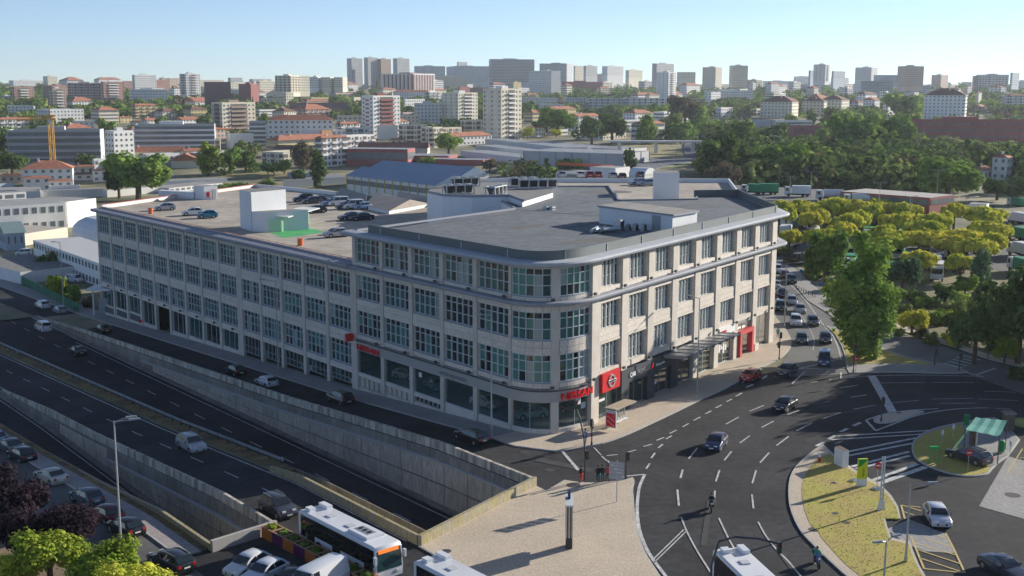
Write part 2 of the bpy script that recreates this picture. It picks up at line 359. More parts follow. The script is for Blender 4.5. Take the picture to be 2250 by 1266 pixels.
gi=smooth(W([(1822,997),(1800,1006),(1784,1022),(1769,1045),(1762,1074),(1765,1105),(1771,1130),(1782,1154),(1798,1167),(1804,1180),(1823,1202),(1856,1238),(1885,1262),(1925,1300),(1980,1350)],.135),3)+W([(2066,1350),(2048,1302),(2028,1266),(2016,1246),(2005,1220),(1997,1196),(1976,1191),(1956,1187),(1946,1160),(1941,1139),(1976,1140),(1970,1116),(1956,1094),(1932,1069),(1898,1051),(1862,1028),(1832,1003)],.135)
def grasspatch(name,poly,mat,z=.15,seed=1,dens=0):
    m=MB(); m.prism(poly,z-.1,z,bottom=False); struct(name,m,mat)
def inpoly(x,y,P):
    c=False; n=len(P)
    for i in range(n):
        a,b=P[i],P[i-1]
        if (a[1]>y)!=(b[1]>y) and x<(b[0]-a[0])*(y-a[1])/(b[1]-a[1])+a[0]: c=not c
    return c
def tufts(name,poly,mat,n,z,size=.16,label='short sun-dried grass blades on the island'):
    xs=[p[0] for p in poly]; ys=[p[1] for p in poly]; m=MB(); k=0
    while k<n:
        x=random.uniform(min(xs),max(xs)); y=random.uniform(min(ys),max(ys))
        if not inpoly(x,y,poly): continue
        k+=1; a=random.uniform(0,3.14); s=size*random.uniform(.5,1.3); dx,dy=math.cos(a)*s*.5,math.sin(a)*s*.5
        m.add([(x-dx,y-dy,z),(x+dx,y+dy,z),(x+dx*.4+random.uniform(-.06,.06),y+dy*.4+random.uniform(-.06,.06),z+s*.9)],[(0,1,2)])
    o=m.build(name,mat); tag(o,label,'grass',kind='stuff')
grasspatch('lawn',gi,grassy)
tuftm=M('grass blades',(.4,.33,.12),.95,.1,.3,col2=(.3,.33,.07),spec=.1)
tufts('grass',gi,tuftm,3000,.15,.07)
G2=smooth(W([(2177,1036),(2172,1042),(2155,1047),(2120,1048),(2085,1042),(2051,1031),(2025,1019),(2009,1005),(2003,987),(2007,970),(2030,952),(2059,941),(2094,933),(2118,929),(2150,922),(2185,919)]),2)
island('gas_island_edge',G2+W([(2205,930),(2241,968),(2216,1003),(2190,1022)]),cobble_dark)
g2=smooth(W([(2172,1036),(2152,1043),(2120,1044),(2087,1038),(2054,1027),(2029,1016),(2013,1003),(2008,988),(2011,972),(2033,955),(2062,944),(2094,936),(2112,933),(2118,945),(2106,975),(2125,990),(2175,1024)],.135),2)
grasspatch('lawn',g2,grassy); tufts('grass',g2,tuftm,700,.15,.07,label='short dry grass around the service bay')
g3=W([(2215,920),(2260,921),(2330,925),(2330,950),(2262,945),(2235,938),(2222,931)]); grasspatch('lawn',g3,greeng,.13)
island('traffic_island',smooth(W([(1919,922),(1933,916),(1958,910),(1981,906),(2005,904),(2026,904.5),(2030,907),(2007,914),(1981,923),(1957,930),(1933,931.5),(1921,928),(1919,922)]),2)[:-1],cobble)
NW=smooth(W([(1860,810),(1858,790),(1849,762),(1835,738),(1820,722),(1812,716)]),2)
NB=W([(1848,724),(1885,735),(1925,752),(1943,768),(1990,785),(2044,796),(2085,803),(2118,814)])
island('wedge_island',NW+NB+smooth(W([(2128,819),(2100,822),(2019,820),(1960,819),(1911,820),(1866,821)]),2),cobble_dark)
gw=W([(1862,786),(1854,762),(1840,740),(1824,724),(1848,727),(1885,738),(1920,753),(1938,768),(1985,786),(2030,796),(2050,802),(1992,798),(1911,799),(1870,802)],.135)
grasspatch('lawn',gw,grassy); tufts('grass',gw,tuftm,900,.15,.07,label='dry grass under the tall tree on the wedge island')
island('bus_pavement',W([(1690,577),(1715,574),(1747,592),(1787,629),(1824,656),(1860,690),(1850,712),(1812,685),(1774,661),(1740,618),(1715,595)]),cobble_dark)
m=MB(); m.prism(W([(1640,560),(1712,556),(1752,588),(1795,628),(1840,660),(1905,700),(1985,735),(2060,757),(2160,790),(2260,815),(2400,850),(2400,900),(2260,870),(2190,845),(2120,820),(2044,800),(1943,770),(1925,756),(1885,737),(1848,722),(1830,735),(1860,775),(1868,822),(1700,830),(1735,770),(1738,745),(1720,718),(1690,680),(1660,600)]),-.3,.03,bottom=False); struct('avenue',m,asphalt_old)
island('far_footpath',W([(1900,690),(1940,712),(1982,728),(2040,748),(2100,765),(2166,789),(2260,812),(2400,848),(2400,834),(2260,801),(2166,778),(2100,755),(2040,737),(1985,718),(1942,703)]),cobble)
# garden beyond the footpath
m=MB(); m.prism(W([(1760,585),(1850,640),(1900,688),(1942,701),(1985,716),(2040,735),(2100,753),(2166,776),(2260,799),(2500,850),(2600,700),(2330,620),(2000,560),(1800,540)]),-.3,.06,bottom=False); struct('garden_ground',m,M('garden earth',(.24,.18,.09),.95,.25,.15,col2=(.12,.13,.04),fine=3))
m=MB(); m.prism(W([(1640,548),(1760,583),(1820,560),(2040,575),(2330,622),(2500,560),(2330,478),(2080,455),(1800,452),(1600,440)]),-.3,.04,bottom=False); struct('depot_yard',m,M('depot asphalt',(.1,.1,.105),.85,.2,.08))
# ------------------------------------------------ painted markings
pm=MB(); ym=MB()
def mark(mb,pts,w,zf=lambda x,y:.036,closed=False):
    n=len(pts)
    for i in range(n-1):
        a,b=Vector(pts[i][:2]),Vector(pts[i+1][:2]); d=(b-a)
        if d.length<.01: continue
        d.normalize(); q=Vector((-d.y,d.x))*w/2
        P=[a-q,b-q,b+q,a+q]; mb.add([(p.x,p.y,zf(p.x,p.y)+(.002 if i%2 else 0)) for p in P],[(0,1,2,3)])
def crop(l,ox,oy,k): return [(ox+x/k,oy+y/k) for x,y in l]
D1=[((840,73),(950,53)),((900,147),(988,123)),((1055,37),(1170,20)),((1125,100),(1225,85)),((465,190),(558,152)),((710,212),(787,184)),((940,238),(1058,200)),((1140,178),(1285,150)),((310,275),(395,228)),((545,295),(620,255)),((770,318),(868,268)),((402,397),(465,350)),((640,413),(718,355)),((68,500),(125,430)),((300,510),(347,452)),((533,525),(592,460)),((245,647),(270,572)),((482,660),(507,575)),((490,823),(480,732)),((235,760),(240,708))]
for d in D1: mark(pm,W(crop(d,1490,840,2.96)),.17)
for l in ([(20,880),(60,980),(130,1110),(225,1261),(300,1400)],[(265,885),(300,960),(340,1040),(390,1120),(450,1200),(540,1300)],[(520,910),(570,1000),(640,1090),(720,1170),(795,1261),(900,1370)]): mark(pm,smooth(W(crop(l,1490,840,2.96))),.15)
for d in [((900,417),(947,393)),((978,373),(1025,347)),((1055,325),(1103,302)),((1140,285),(1187,264))]: mark(pm,W(crop(d,1490,840,2.96)),.42)
for d in [((0,585),(100,530)),((180,480),(290,425)),((370,375),(465,325)),((540,275),(640,225)),((720,175),(800,130)),((870,85),(970,30))]: mark(pm,W(crop(d,1500,860,7.447)),.2)
for d in [((1755,480),(1825,472)),((1880,460),(1945,442)),((1995,420),(2050,405)),((2080,380),(2130,360)),((2165,335),(2210,313)),((2090,430),(2120,405)),((2140,372),(2178,350)),((2045,495),(2070,462)),((2012,565),(2035,530)),((2215,700),(2225,805)),((2235,625),(2250,570))]: mark(pm,W(crop(d,740,840,2.96)),.2)
for d in [((490,608),(632,583)),((755,565),(880,548)),((845,640),(972,620)),((565,700),(680,672)),((1060,525),(1450,520)),((1500,520),(1840,521)),((1170,685),(1400,666)),((1500,655),(1840,650)),((1560,690),(1870,688)),((1920,590),(2180,600)),((2010,730),(2140,735)),((1880,655),(2200,667)),((520,520),(580,513)),((690,497),(668,500)),((380,540),(450,530))]: mark(pm,W(crop(d,1640,700,3.689)),.16)
mark(pm,W(crop([(1015,465),(1190,770)],1640,700,3.689)),1.1)
mark(pm,W(crop([(768,437),(765,487),(1030,465),(1400,459),(1880,470)],1640,700,3.689)),.22); mark(pm,W(crop([(370,530),(475,430)],1640,700,3.689)),.2)
mark(pm,W(crop([(1740,430),(1920,475)],1640,700,3.689)),.35); mark(pm,W(crop([(1860,458),(2020,405)],1640,700,3.689)),.4)
for k in range(6): mark(pm,W([(2064+k*9.5,802-k*4.4),(2106+k*9.5,813-k*4.4)],.04),.4)
mark(pm,smooth(W([(2063,899),(2033,900),(1995,903),(1947,909.5),(1902.5,924),])),.25); mark(pm,W([(1902.5,924),(1924,947)]),.3); mark(pm,smooth(W([(1924,947),(1964,932),(1999,918.5),(2033,909.5),(2085,901),(2137,897.5),(2175,897)])),.25)
for a,b,w in (((1836,959),(2049,946),.32),((1827,967),(2037,954),.32),((1854,995),(2013,963),.4),((1864,1002),(2004,975),.4),((1872,1026),(1998,993),.42),((1881,1031),(1999,1002),.42),((1918,1056),(2016,1020),.5),((1931,1063.5),(2033,1027),.65)): mark(pm,W([a,b]),w)
mark(pm,smooth(W([(1376,1047),(1417,1043)])),.3); mark(pm,smooth(W([(1417,1043),(1408,1062),(1403,1080),(1400,1120),(1405,1165),(1425,1215),(1462,1266),(1500,1320)])),.3)
mark(pm,W([(1434,1231),(1503,1164)]),.12); mark(pm,W([(1437,1237),(1508,1168)]),.12)
mark(pm,W([(1236,993),(1271,1034)]),.35); mark(pm,W([(1334,1012),(1371,1050)]),.2); mark(pm,W([(1305,984),(1321,1001)]),.15); mark(pm,W([(1322,1003),(1333,1013)]),.2)
mark(pm,smooth(W([(1848,791),(1842,765),(1828,734),(1814,720),(1794,693),(1767,656),(1740,629),(1710,599)],.04)),.18,lambda x,y:.045); mark(pm,smooth(W([(1786,770),(1789,750),(1782,728),(1765,700),(1748,672)],.04)),.12,lambda x,y:.045)
mark(pm,W([(1735,809),(1855,812)],.04),.2); mark(pm,W([(1752,811),(1848,788)],.04),.25,lambda x,y:.042)
for a,b in (((1612,838),(1625,830)),((1620,840),(1634,832)),((1630,842),(1642,834)),((1650,838),(1660,830)),((1675,833),(1685,826)),((1640,852),(1655,845))): mark(pm,W([a,b]),.3)
zm=lambda x,y:gz(x,y)+.035
def smark(t,s0,s1,w,z=None): 
    K=knots(s0,s1)
    for a,b in zip(K,K[1:]): mark(pm,[xy(a,t),xy(b,t)],w,z or zm)
k=-150.
while k<20: mark(pm,[xy(k,18.6-2.9),xy(k+3.2,15.7)],.14,lambda x,y:zA(st(x,y)[0])+.05); k+=8.2
k=-150.
while k<12: smark(30.8,k,k+3.2,.14); k+=8.2
smark(27.7,-160,26,.16); smark(35.0,-160,-30,.12)
for t in (12.2,22.6): 
    mark(pm,[xy(-100,t),xy(55,t)],.14,lambda x,y:zA(st(x,y)[0])+.05)
mark(pm,[xy(-75,36.7),xy(-42,36.7),xy(-8,36.7),xy(30,36.7)],.14,lambda x,y:zC(st(x,y)[0])+.05); mark(pm,[xy(-42,40.6),xy(-8,40.6),xy(30,40.6)],.14,lambda x,y:zC(st(x,y)[0])+.05)
struct('lane_markings',pm,paintw)
# yellow hatched box and service station floor
Y=lambda l:W(crop(l,1980,1060,6.144))
struct_pad=MB(); struct_pad.prism(W([(2215,1003),(2280,1022),(2300,1110),(2250,1141),(2151,1113)]),-.2,.03,bottom=False); struct_pad.prism(Y([(-200,640),(110,500),(600,700),(640,740),(730,960),(330,935),(130,860),(-60,740)]),-.2,.028,bottom=False); struct('concrete_pad',struct_pad,M('concrete apron',(.3,.29,.275),.85,.08,.4,fine=3))
for l in ([(0,310),(50,500)],[(130,730),(310,1170),(830,1225),(860,1215)],[(600,690),(700,880),(860,1225)],[(10,310),(270,390)],[(40,400),(170,445)],[(90,320),(260,340)],[(330,760),(690,880)],[(180,820),(740,985)],[(215,910),(790,1100)],[(250,1025),(840,1220)],[(480,720),(630,760)]): mark(ym,Y(l),.17)
for l in ([(2230,560),(2030,870)],[(2150,680),(2260,670)],[(2110,755),(2260,750)],[(2080,820),(2260,810)],[(2050,880),(2260,880)]): mark(pm if 0 else ym,W(crop(l,1860,890,5.77)),.12)
struct('yellow_markings',ym,painty)
# manholes, patches
m=MB()
for l,w in ((((1545,1200),(1560,1100)),.5),(((1180,1010),(1300,1035)),1.2),(((1690,1180),(1750,1262)),.5)): mark(m,W(list(l)),w,lambda x,y:.029)
struct('road_patches',m,M('patched asphalt',(.041,.042,.044),.9,.3,.5,fine=4))
m=MB()
for (x,y,r,z) in ((2225,1088,.75,.034),(1790,1163.5,.55,.14),(1152,994,.5,.024),(1208,1033,.5,.024),(1260,1066,.7,.14),(980,1211,.45,.14),(1832,1061,.3,.16),(1835,1128,.3,.16),(1860,1148,.35,.16),(2005,1215,.25,.034),(1975,907,.35,.14)):
    c=at(x,y,z=z); m.add([(c[0]+r*math.cos(i*math.pi/8),c[1]+r*math.sin(i*math.pi/8),z) for i in range(16)],[tuple(range(16))])
struct('manhole_covers',m,M('cast iron',(.06,.055,.055),.7,.2,4))
# ---------------------------------------------------------------- main building
B0=(*xy(12.74,0),0)
bld=thing('commercial_building','long four storey stone clad office block with rounded glass corner at the junction','building',(B0[0],B0[1],0))
RX,RY=9.7531,131.586; RU=(.55953,.82882); RN=(.82882,-.55953)
SLc=5.75; RBc=-1.0
def bez(a,h1,h2,b,t): return tuple((1-t)**3*a[i]+3*(1-t)**2*t*h1[i]+3*(1-t)*t*t*h2[i]+t**3*b[i] for i in (0,1))
CA=xy(SLc,0); CB=(RX+RU[0]*RBc,RY+RU[1]*RBc); CC=xy(12.74,0)
H1=(lerp(CA[0],CC[0],.62),lerp(CA[1],CC[1],.62)); H2=(lerp(CB[0],CC[0],.62),lerp(CB[1],CC[1],.62))
NC=24; cp=[bez(CA,H1,H2,CB,i/NC) for i in range(NC+1)]
cl=[0.]
for i in range(NC): cl.append(cl[-1]+math.dist(cp[i],cp[i+1]))
LC=cl[-1]
RE=53.4   # right facade end (metres from its first window)
E0=(RX+RU[0]*RE,RY+RU[1]*RE)
E1=(E0[0]+1.6,E0[1]+3.6); E2=(40.6,206.5)
ep=[E0]+[bez(E0,(E0[0]+.9,E0[1]+1.35),(E1[0],E1[1]-1.6),E1,i/6) for i in range(1,7)]+[E2]
UR=LC-RBc+0.
path=[]  # (u,x,y)
path.append((-135-SLc,*xy(-135,0))); path.append((0,*CA))
for l,p in list(zip(cl,cp))[1:]: path.append((l,*p))
uE=LC+RE-RBc; path.append((uE,*E0)); u=uE
for a,b in zip(ep,ep[1:]): u+=math.dist(a,b); path.append((u,*b))
uEnd=u
def us(s): return s-SLc
def ur(b): return LC+b-RBc
def seg(i):
    a,b=path[i],path[i+1]; d=math.hypot(b[1]-a[1],b[2]-a[2]); return ((b[1]-a[1])/d,(b[2]-a[2])/d)
def nrm(u):
    "point and outward normal of the facade line at arclength u"
    for i in range(len(path)-1):
        if u<=path[i+1][0] or i==len(path)-2:
            a,b=path[i],path[i+1]; f=(u-a[0])/(b[0]-a[0]); e=seg(i)
            x,y=lerp(a[1],b[1],f),lerp(a[2],b[2],f)
            if abs(u-b[0])<1e-4 and i<len(path)-2: e2=seg(i+1); e=(e[0]+e2[0],e[1]+e2[1])
            elif abs(u-a[0])<1e-4 and i>0: e2=seg(i-1); e=(e[0]+e2[0],e[1]+e2[1])
            l=math.hypot(*e); e=(e[0]/l,e[1]/l); return x,y,e[1],-e[0]
def P(u,d,z): x,y,nx,ny=nrm(u); return (x+nx*d,y+ny*d,z)
def sub(u0,u1): return [u0]+[p[0] for p in path if u0+.02<p[0]<u1-.02]+[u1]
def rib(mb,u0,u1,d0,d1,z0,z1,mi=0):
    K=sub(u0,u1); n=len(K); f0=z0 if callable(z0) else (lambda u:z0)
    v=[]
    for u in K: v+=[P(u,d0,f0(u)),P(u,d1,f0(u)),P(u,d1,z1),P(u,d0,z1)]
    f=[(3,2,1,0),(4*n-4,4*n-3,4*n-2,4*n-1)]
    for i in range(n-1):
        a=4*i; b=a+4
        for j in range(4): k=(j+1)%4; f.append((a+j,a+k,b+k,b+j))
    mb.add(v,f,mi)
def sweep(mb,u0,u1,prof,mi=0):
    K=sub(u0,u1); n=len(K); m=len(prof); v=[P(u,d,z) for u in K for d,z in prof]
    f=[tuple(range(m-1,-1,-1)),tuple((n-1)*m+i for i in range(m))]
    for i in range(n-1):
        for j in range(m): k=(j+1)%m; f.append((i*m+j,i*m+k,(i+1)*m+k,(i+1)*m+j))
    mb.add(v,f,mi)
WL=6.556; G2_=.6717; G1_=.902
def sbay(b): return (b-19)*WL-(G2_ if b<=14 else 0)-(G1_ if b<=9 else 0)
def zbase(u):
    s=u+SLc; return (interp(s,PROF) if s<7 else 0)+.1
ZT=[18.8,13.92,9.12,4.32,.28]; WH=3.15
# bays: (u0,u1,curved,rows)
BAYS=[]
for b in range(1,20): s=sbay(b); BAYS.append((us(s),us(s)+5.72,'L',b))
cw=(LC-.9-1.1)/2
BAYS.append((.45,.45+cw,'C',20)); BAYS.append((.45+cw+1.0,LC-.6,'C',21))
for i in range(8): BAYS.append((ur(i*6.6075+.1),ur(i*6.6075+5.35),'R',22+i))
win_count=0
# stone pilasters
def pilaster(u0,u1,z0,z1,d=.0,mat=None):
    m=MB(); rib(m,u0,u1,-.5,d,z0,z1); 
    o=m.build('pilaster',mat or clad_d,bld); return o
uA=us(sbay(1))-.75; uB=us(sbay(15))-.95
joints=MB()
prev=uA
edges=[uA]
for (u0,u1,k,b) in BAYS: edges+= [u0,u1]
for i,(u0,u1,k,b) in enumerate(BAYS):
    lo=uA if i==0 else BAYS[i-1][1]; hi=u0; top=14.5 if b<=14 else 19.0
    zb=min(zbase(lo),zbase(hi))-.5
    if b==15: pilaster(lo,lo+.75,zb,14.5,.02); pilaster(lo+.79,hi,zb,19.0,.04)
    elif b==10: pilaster(lo,lo+.82,zb,top,.02); pilaster(lo+.88,hi,zb,top,.02)
    elif k=='R': pilaster(lo,hi,zb,top,.26)
    else: pilaster(lo,hi-.08,zb,top,.03)
pilaster(BAYS[-1][1],uE,-.4,19.0,.26)
# cladding panels
def panels2(u0,u1,z0,z1,rows,cols,d):
    for r in range(rows):
        for c in range(cols):
            m=MB(); a=lerp(u0,u1,c/cols)+.015; b=lerp(u0,u1,(c+1)/cols)-.015
            za=lerp(z0,z1,r/rows)+.015; zb=lerp(z0,z1,(r+1)/rows)-.015
            rib(m,a,b,-.45,d+random.uniform(-.006,.006),za,zb); m.build('cladding_panel',clad,bld)
fr=whitem
def window(u0,u1,z0,z1,kind,rows=3,cols=5,near=False,barred=False):
    d=-.38 if kind!='C' else -.22; f=MB()
    if kind=='R': d=-.5
    # outer frame
    for a,b,c,e in ((u0,u1,z0,z0+.09),(u0,u1,z1-.09,z1)): rib(f,a,b,d-.05,d+.14,c,e)
    W1=u1-u0
    vw=.05 if kind=='C' else (.055 if kind=='L' else .075); vd=.12 if kind=='C' else (.16 if kind=='L' else .24)
    for c in range(cols+1):
        x=lerp(u0+vw,u1-vw,c/cols); rib(f,x-vw,x+vw,d-.05,d+(vd if 0<c<cols else .14),z0+.09,z1-.09)
    hz=[.39,.76] if rows==3 else [.4]
    for h in hz: z=lerp(z0,z1,h); rib(f,u0+vw,u1-vw,d-.04,d+.1,z-.045,z+.045)
    if not barred:
        sm=MB(); rib(sm,u0-.02,u1+.02,d,.0 if kind!='R' else .1,z0-.1,z0+.02); 
    w=f.build('window',fr if not barred else greym,bld)
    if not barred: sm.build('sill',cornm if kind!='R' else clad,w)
    zz=[z0+.05]+[lerp(z0,z1,h) for h in hz]+[z1-.05]
    base=random.choice([0,1,1,4,4,2] if kind!='C' else [1,2,2,4,1]) if not barred else 0
    allg=MB()
    for c in range(cols):
        pb=base if random.random()<.66 else random.choice([0,1,2,3,4,3 if random.random()<.5 else 2])
        for r in range(len(zz)-1):
            mi=pb if not (r==len(zz)-2) else random.choice([0,pb])
            if r==0 and random.random()<.35: mi=random.choice([0,4])
            mb=MB() if near else allg
            rib(mb,lerp(u0,u1,c/cols)+.02,lerp(u0,u1,(c+1)/cols)-.02,d-.03,d-.01,zz[r],zz[r+1],0 if near else mi)
            if near: mb.build('pane',GL[mi],w)
    if not near: allg.build('glass',GL,w)
# window rows
for (u0,u1,k,b) in BAYS:
    rows=([0] if b>=15 else [])+[1,2]+([3] if b<=14 else [])+([4] if 10<=b<=14 else [])
    if k!='R' or True:
        pass
    cu=5
    for r in rows:
        z1=ZT[r]; z0=z1-WH; a,c=u0,u1
        if r==4:
            z0=max(zbase(u0),zbase(u1))+.5
            window(a,c,z0,z1,k,rows=2,barred=True)
        elif k=='R': window(a+.5,c-.12,z0,z1,k)
        else: window(a,c,z0,z1,k,near=(k=='C' and r<3) or (b in (18,19) and r in (0,1,2) and k=='L') or (b==17 and r<3))
    # spandrels
    d=-.03 if k=='L' else (-.02 if k=='C' else .12); cols=5 if k=='C' else 1
    if k=='R':
        fm=MB()
        for r in rows:
            z1=ZT[r]
            rib(fm,u0,u0+.42,-.5,.16,z1-WH,z1+.28); rib(fm,u0+.42,u1,-.5,.16,z1,z1+.28); rib(fm,u1-.1,u1,-.5,.16,z1-WH,z1)
        fm.build('window_surround',clad,bld)
    tz=.3 if k=='R' else 0
    if b>=15:
        panels2(u0,u1,ZT[0]+tz,19.0,1,cols,d)
        panels2(u0,u1,15.15,ZT[0]-WH-.02,1,cols,d)
    panels2(u0,u1,ZT[1]+tz,14.6,1,cols,d)
    panels2(u0,u1,ZT[2]+tz,ZT[1]-WH-.1,2,cols,d)
    if b<=14:
        panels2(u0,u1,ZT[3],ZT[2]-WH-.1,2,1,d); 
        if b>=10: panels2(u0,u1,ZT[4],ZT[3]-WH-.1,2,1,d)
    else: panels2(u0,u1,5.3,ZT[2]-WH-.1,1,cols,d)
# cornices
cn=[(-1.0,14.6),(.75,14.6),(1.0,14.75),(1.05,15.0),(.95,15.18),(-.2,15.22),(-1.0,15.3)]
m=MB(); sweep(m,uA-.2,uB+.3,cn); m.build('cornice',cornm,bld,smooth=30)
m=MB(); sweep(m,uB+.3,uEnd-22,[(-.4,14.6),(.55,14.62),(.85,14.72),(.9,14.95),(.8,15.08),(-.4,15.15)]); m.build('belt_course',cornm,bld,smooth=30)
m=MB(); sweep(m,uB-1.1,uEnd-.5,[(-.9,18.98),(.7,18.98),(1.02,19.1),(1.12,19.32),(1.02,19.5),(.8,19.57),(-.9,19.6)]); m.build('roof_cornice',M('pale cornice',(.4,.42,.45),.8,.06,.5),bld,smooth=30)
m=MB(); rib(m,uB+3.0,uEnd-.6,-1.0,-.75,19.6,20.62); m.build('roof_parapet',parap,bld)
m=MB()
for k in range(15):
    uu=uB+6+k*8.6
    if uu<uEnd-12: rib(m,uu,uu+.08,-.76,-.66,19.62,20.5)
m.build('parapet_batten',whitem,bld)
m=MB(); rib(m,uA,uB-.5,-1.25,-1.05,15.15,15.5); m.build('deck_edge',M('edge plaster',(.5,.42,.38),.8,.1,1),bld)
m=MB(); rib(m,uA,uB-.5,-1.12,-1.06,15.62,15.68)
for k in range(46):
    uu=uA+.3+k*2.0
    if uu<uB-.6: rib(m,uu,uu+.05,-1.12,-1.07,15.4,15.65)
m.build('edge_rail',redrail,bld)
# dark ledge line above the shops
m=MB(); sweep(m,uB+.8,ur(5.4),[(-.3,4.98),(.2,4.98),(.22,5.12),(-.3,5.14)]); m.build('shop_ledge',darkm,bld)
# cores
def corner_pts(u0,u1,d): return [P(u,d,0)[:2] for u in sub(u0,u1)]
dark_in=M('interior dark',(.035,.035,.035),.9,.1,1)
uS=us(sbay(15))
NB_=[(18.1,197.3),(18.7,225.7),(6.5,225.5),(-2.6,199),(.34,182.9)]
upper=corner_pts(uB,uEnd,-.7)+[(32.2,206.5),(31.2,199.4)]+NB_
m=MB(); m.prism(corner_pts(uB,uEnd,-.7)+[(32.2,206.5),(31.2,199.4)]+NB_+[P(uB,-8,0)[:2]],14.9,19.5,0,1); m.build('upper_storey',[white,roofm],bld)
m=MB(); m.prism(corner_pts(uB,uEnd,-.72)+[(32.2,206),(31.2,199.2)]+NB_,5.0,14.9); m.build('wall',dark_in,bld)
DK=[at(*p,z=15)[:2] for p in ((936,452),(800,450),(738,429))]
lower=corner_pts(uA+.02,uB+1,-.72)+[(.34,182.9),(-2.6,199)]+DK+[(-60.5,277)]
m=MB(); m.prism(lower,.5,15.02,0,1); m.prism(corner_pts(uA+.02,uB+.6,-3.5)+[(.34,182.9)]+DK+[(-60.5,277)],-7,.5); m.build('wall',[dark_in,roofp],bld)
# gable end wall and white deck parapets
m=MB(); a=P(uA,0,0)[:2]; quadwall(m,a,(-60.8,277),.4,-7,15.2,0,-1); m.build('end_wall',clad_d,bld)
m=MB()
for A,B,h in (((-79.4,227),(-60.5,277.3),.75),((-60.5,277.3),DK[2],.75)): m=MB(); quadwall(m,A,B,.35,15,15+h,0,1); m.build('deck_parapet',white,bld)
m=MB()
for A,B,h in (((-79.2,227),(-60.3,277.0),.75),): quadwall(m,A,B,.42,15.76,15.82,0,1)
m.build('parapet_coping',redrail,bld)
A=P(uB,-.7,0)[:2]
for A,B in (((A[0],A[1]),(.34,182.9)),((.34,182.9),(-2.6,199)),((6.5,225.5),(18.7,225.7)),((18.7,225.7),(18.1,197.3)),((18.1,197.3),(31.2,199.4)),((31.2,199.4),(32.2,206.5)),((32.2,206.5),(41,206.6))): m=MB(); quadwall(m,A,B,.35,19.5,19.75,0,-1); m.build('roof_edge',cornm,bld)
m=MB(); quadwall(m,(31.6,204.5),(41,206.6),.3,19.5,20.7,0,-1); m.build('roof_parapet',parap,bld)
# roof seams
m=MB()
for A,B in (((-4,186),(25,164)),((6,176),(40,190)),((-14,158),(14,196)),((2,150),(28,188))):
    mark(m,[A,B],.22,lambda x,y:19.52)
m.build('roof_seam',M('seam tar',(.09,.09,.09),.9,.1,1),bld)
m=MB()
for (x,y,rx,ry,a) in ((17,214,5,3.4,.2),(2,160,4,1.2,.9),(22,170,3,1.1,.3),(10,145,5,1.4,.6),(30,190,3,1,.2)):
    m.add([(x+rx*math.cos(i*math.pi/10)*math.cos(a)-ry*math.sin(i*math.pi/10)*math.sin(a)*random.uniform(.8,1.2),y+rx*math.cos(i*math.pi/10)*math.sin(a)+ry*math.sin(i*math.pi/10)*math.cos(a)*random.uniform(.8,1.2),19.512) for i in range(20)],[tuple(range(20))])
m.build('roof_stain',M('roof stain',(.13,.125,.12),.95,.12,.6,fine=2),bld)
# ---------------------------------------------------------------- ground floor: shops
shopfl=M('shop floor',(.26,.33,.34),.25,.1,1)
shopw=M('shop wall',(.3,.33,.34),.7,.1,1)
SHOPW=[(BAYS[i][0],BAYS[i][1],BAYS[i][2],BAYS[i][3]) for i in range(14,29)]
m=MB(); rib(m,uB+.8,ur(5.4),-.4,.06,3.72,5.2); m.build('fascia',M('fascia stone',(.36,.35,.33),.6,.04,.4),bld)
uu=[uB+.8]+[p for b in SHOPW[:7] for p in (b[0],b[1])]+[ur(0)]
floorp=corner_pts(uB+.3,ur(5.3),-.6)
back=[(P(u,-11,0)[0],P(u,-11,0)[1]) for u in (ur(5.3),uB+.3)]
inn=[(14,150),(2,165),(-12,160)]
m=MB(); m.prism(corner_pts(uB+.3,ur(5.3),-.45)+[(4,146),(-14,163)],.3,.55); m.build('showroom_floor',shopfl,bld)
m=MB(); m.prism([(14,140),(4,146),(-14,163),(-14,166),(6,152)],1,5); m.build('showroom_wall',shopw,bld)
# two deep columns inside
for (u0,u1,k,b) in SHOPW[:7]:
    plz=max(zbase(u0),0)
    zg_=.58
    m=MB(); rib(m,u0,u1,-.3,-.26,zg_+.05,3.72)
    g_=m.build('shop_window',showg,bld)
    m=MB(); rib(m,u0,u1,-.32,-.2,3.66,3.75); rib(m,u0,u1,-.32,-.2,zg_-.02,zg_+.08)
    if k=='C': rib(m,lerp(u0,u1,.5)-.02,lerp(u0,u1,.5)+.02,-.3,-.24,.6,3.7)
    m.build('frame',whitem,g_)
    # plinth
    m=MB()
    if b>=18: rib(m,u0,u1,-.5,-.1,lambda u:zbase(u)-.4,zg_); m.build('plinth',clad,bld)
    else:
        rib(m,u0,u1,-.5,-.1,.15,zg_)
        m.build('plinth',clad,bld)
        zl=min(zbase(u0),zbase(u1)); m=MB(); rib(m,u0,u1,-.5,-.1,lambda u:zbase(u)-.4,zl+.45); m.build('plinth',clad,bld)
        if zl+.45<.15:
            m=MB(); rib(m,u0,u1,-.5,-.42,zl+.45,.15,1); 
            nb=5 if b in (15,16) else 6
            for c in range(nb+1):
                x=lerp(u0+.03,u1-.03,c/nb); rib(m,x-.04,x+.04,-.42,-.16,zl+.45,.15)
            for z in (zl+.5,.1): rib(m,u0,u1,-.4,-.2,z-.04,z+.04)
            m.build('basement_grille',[clad_d,GL[0] if b>16 else clad],bld)
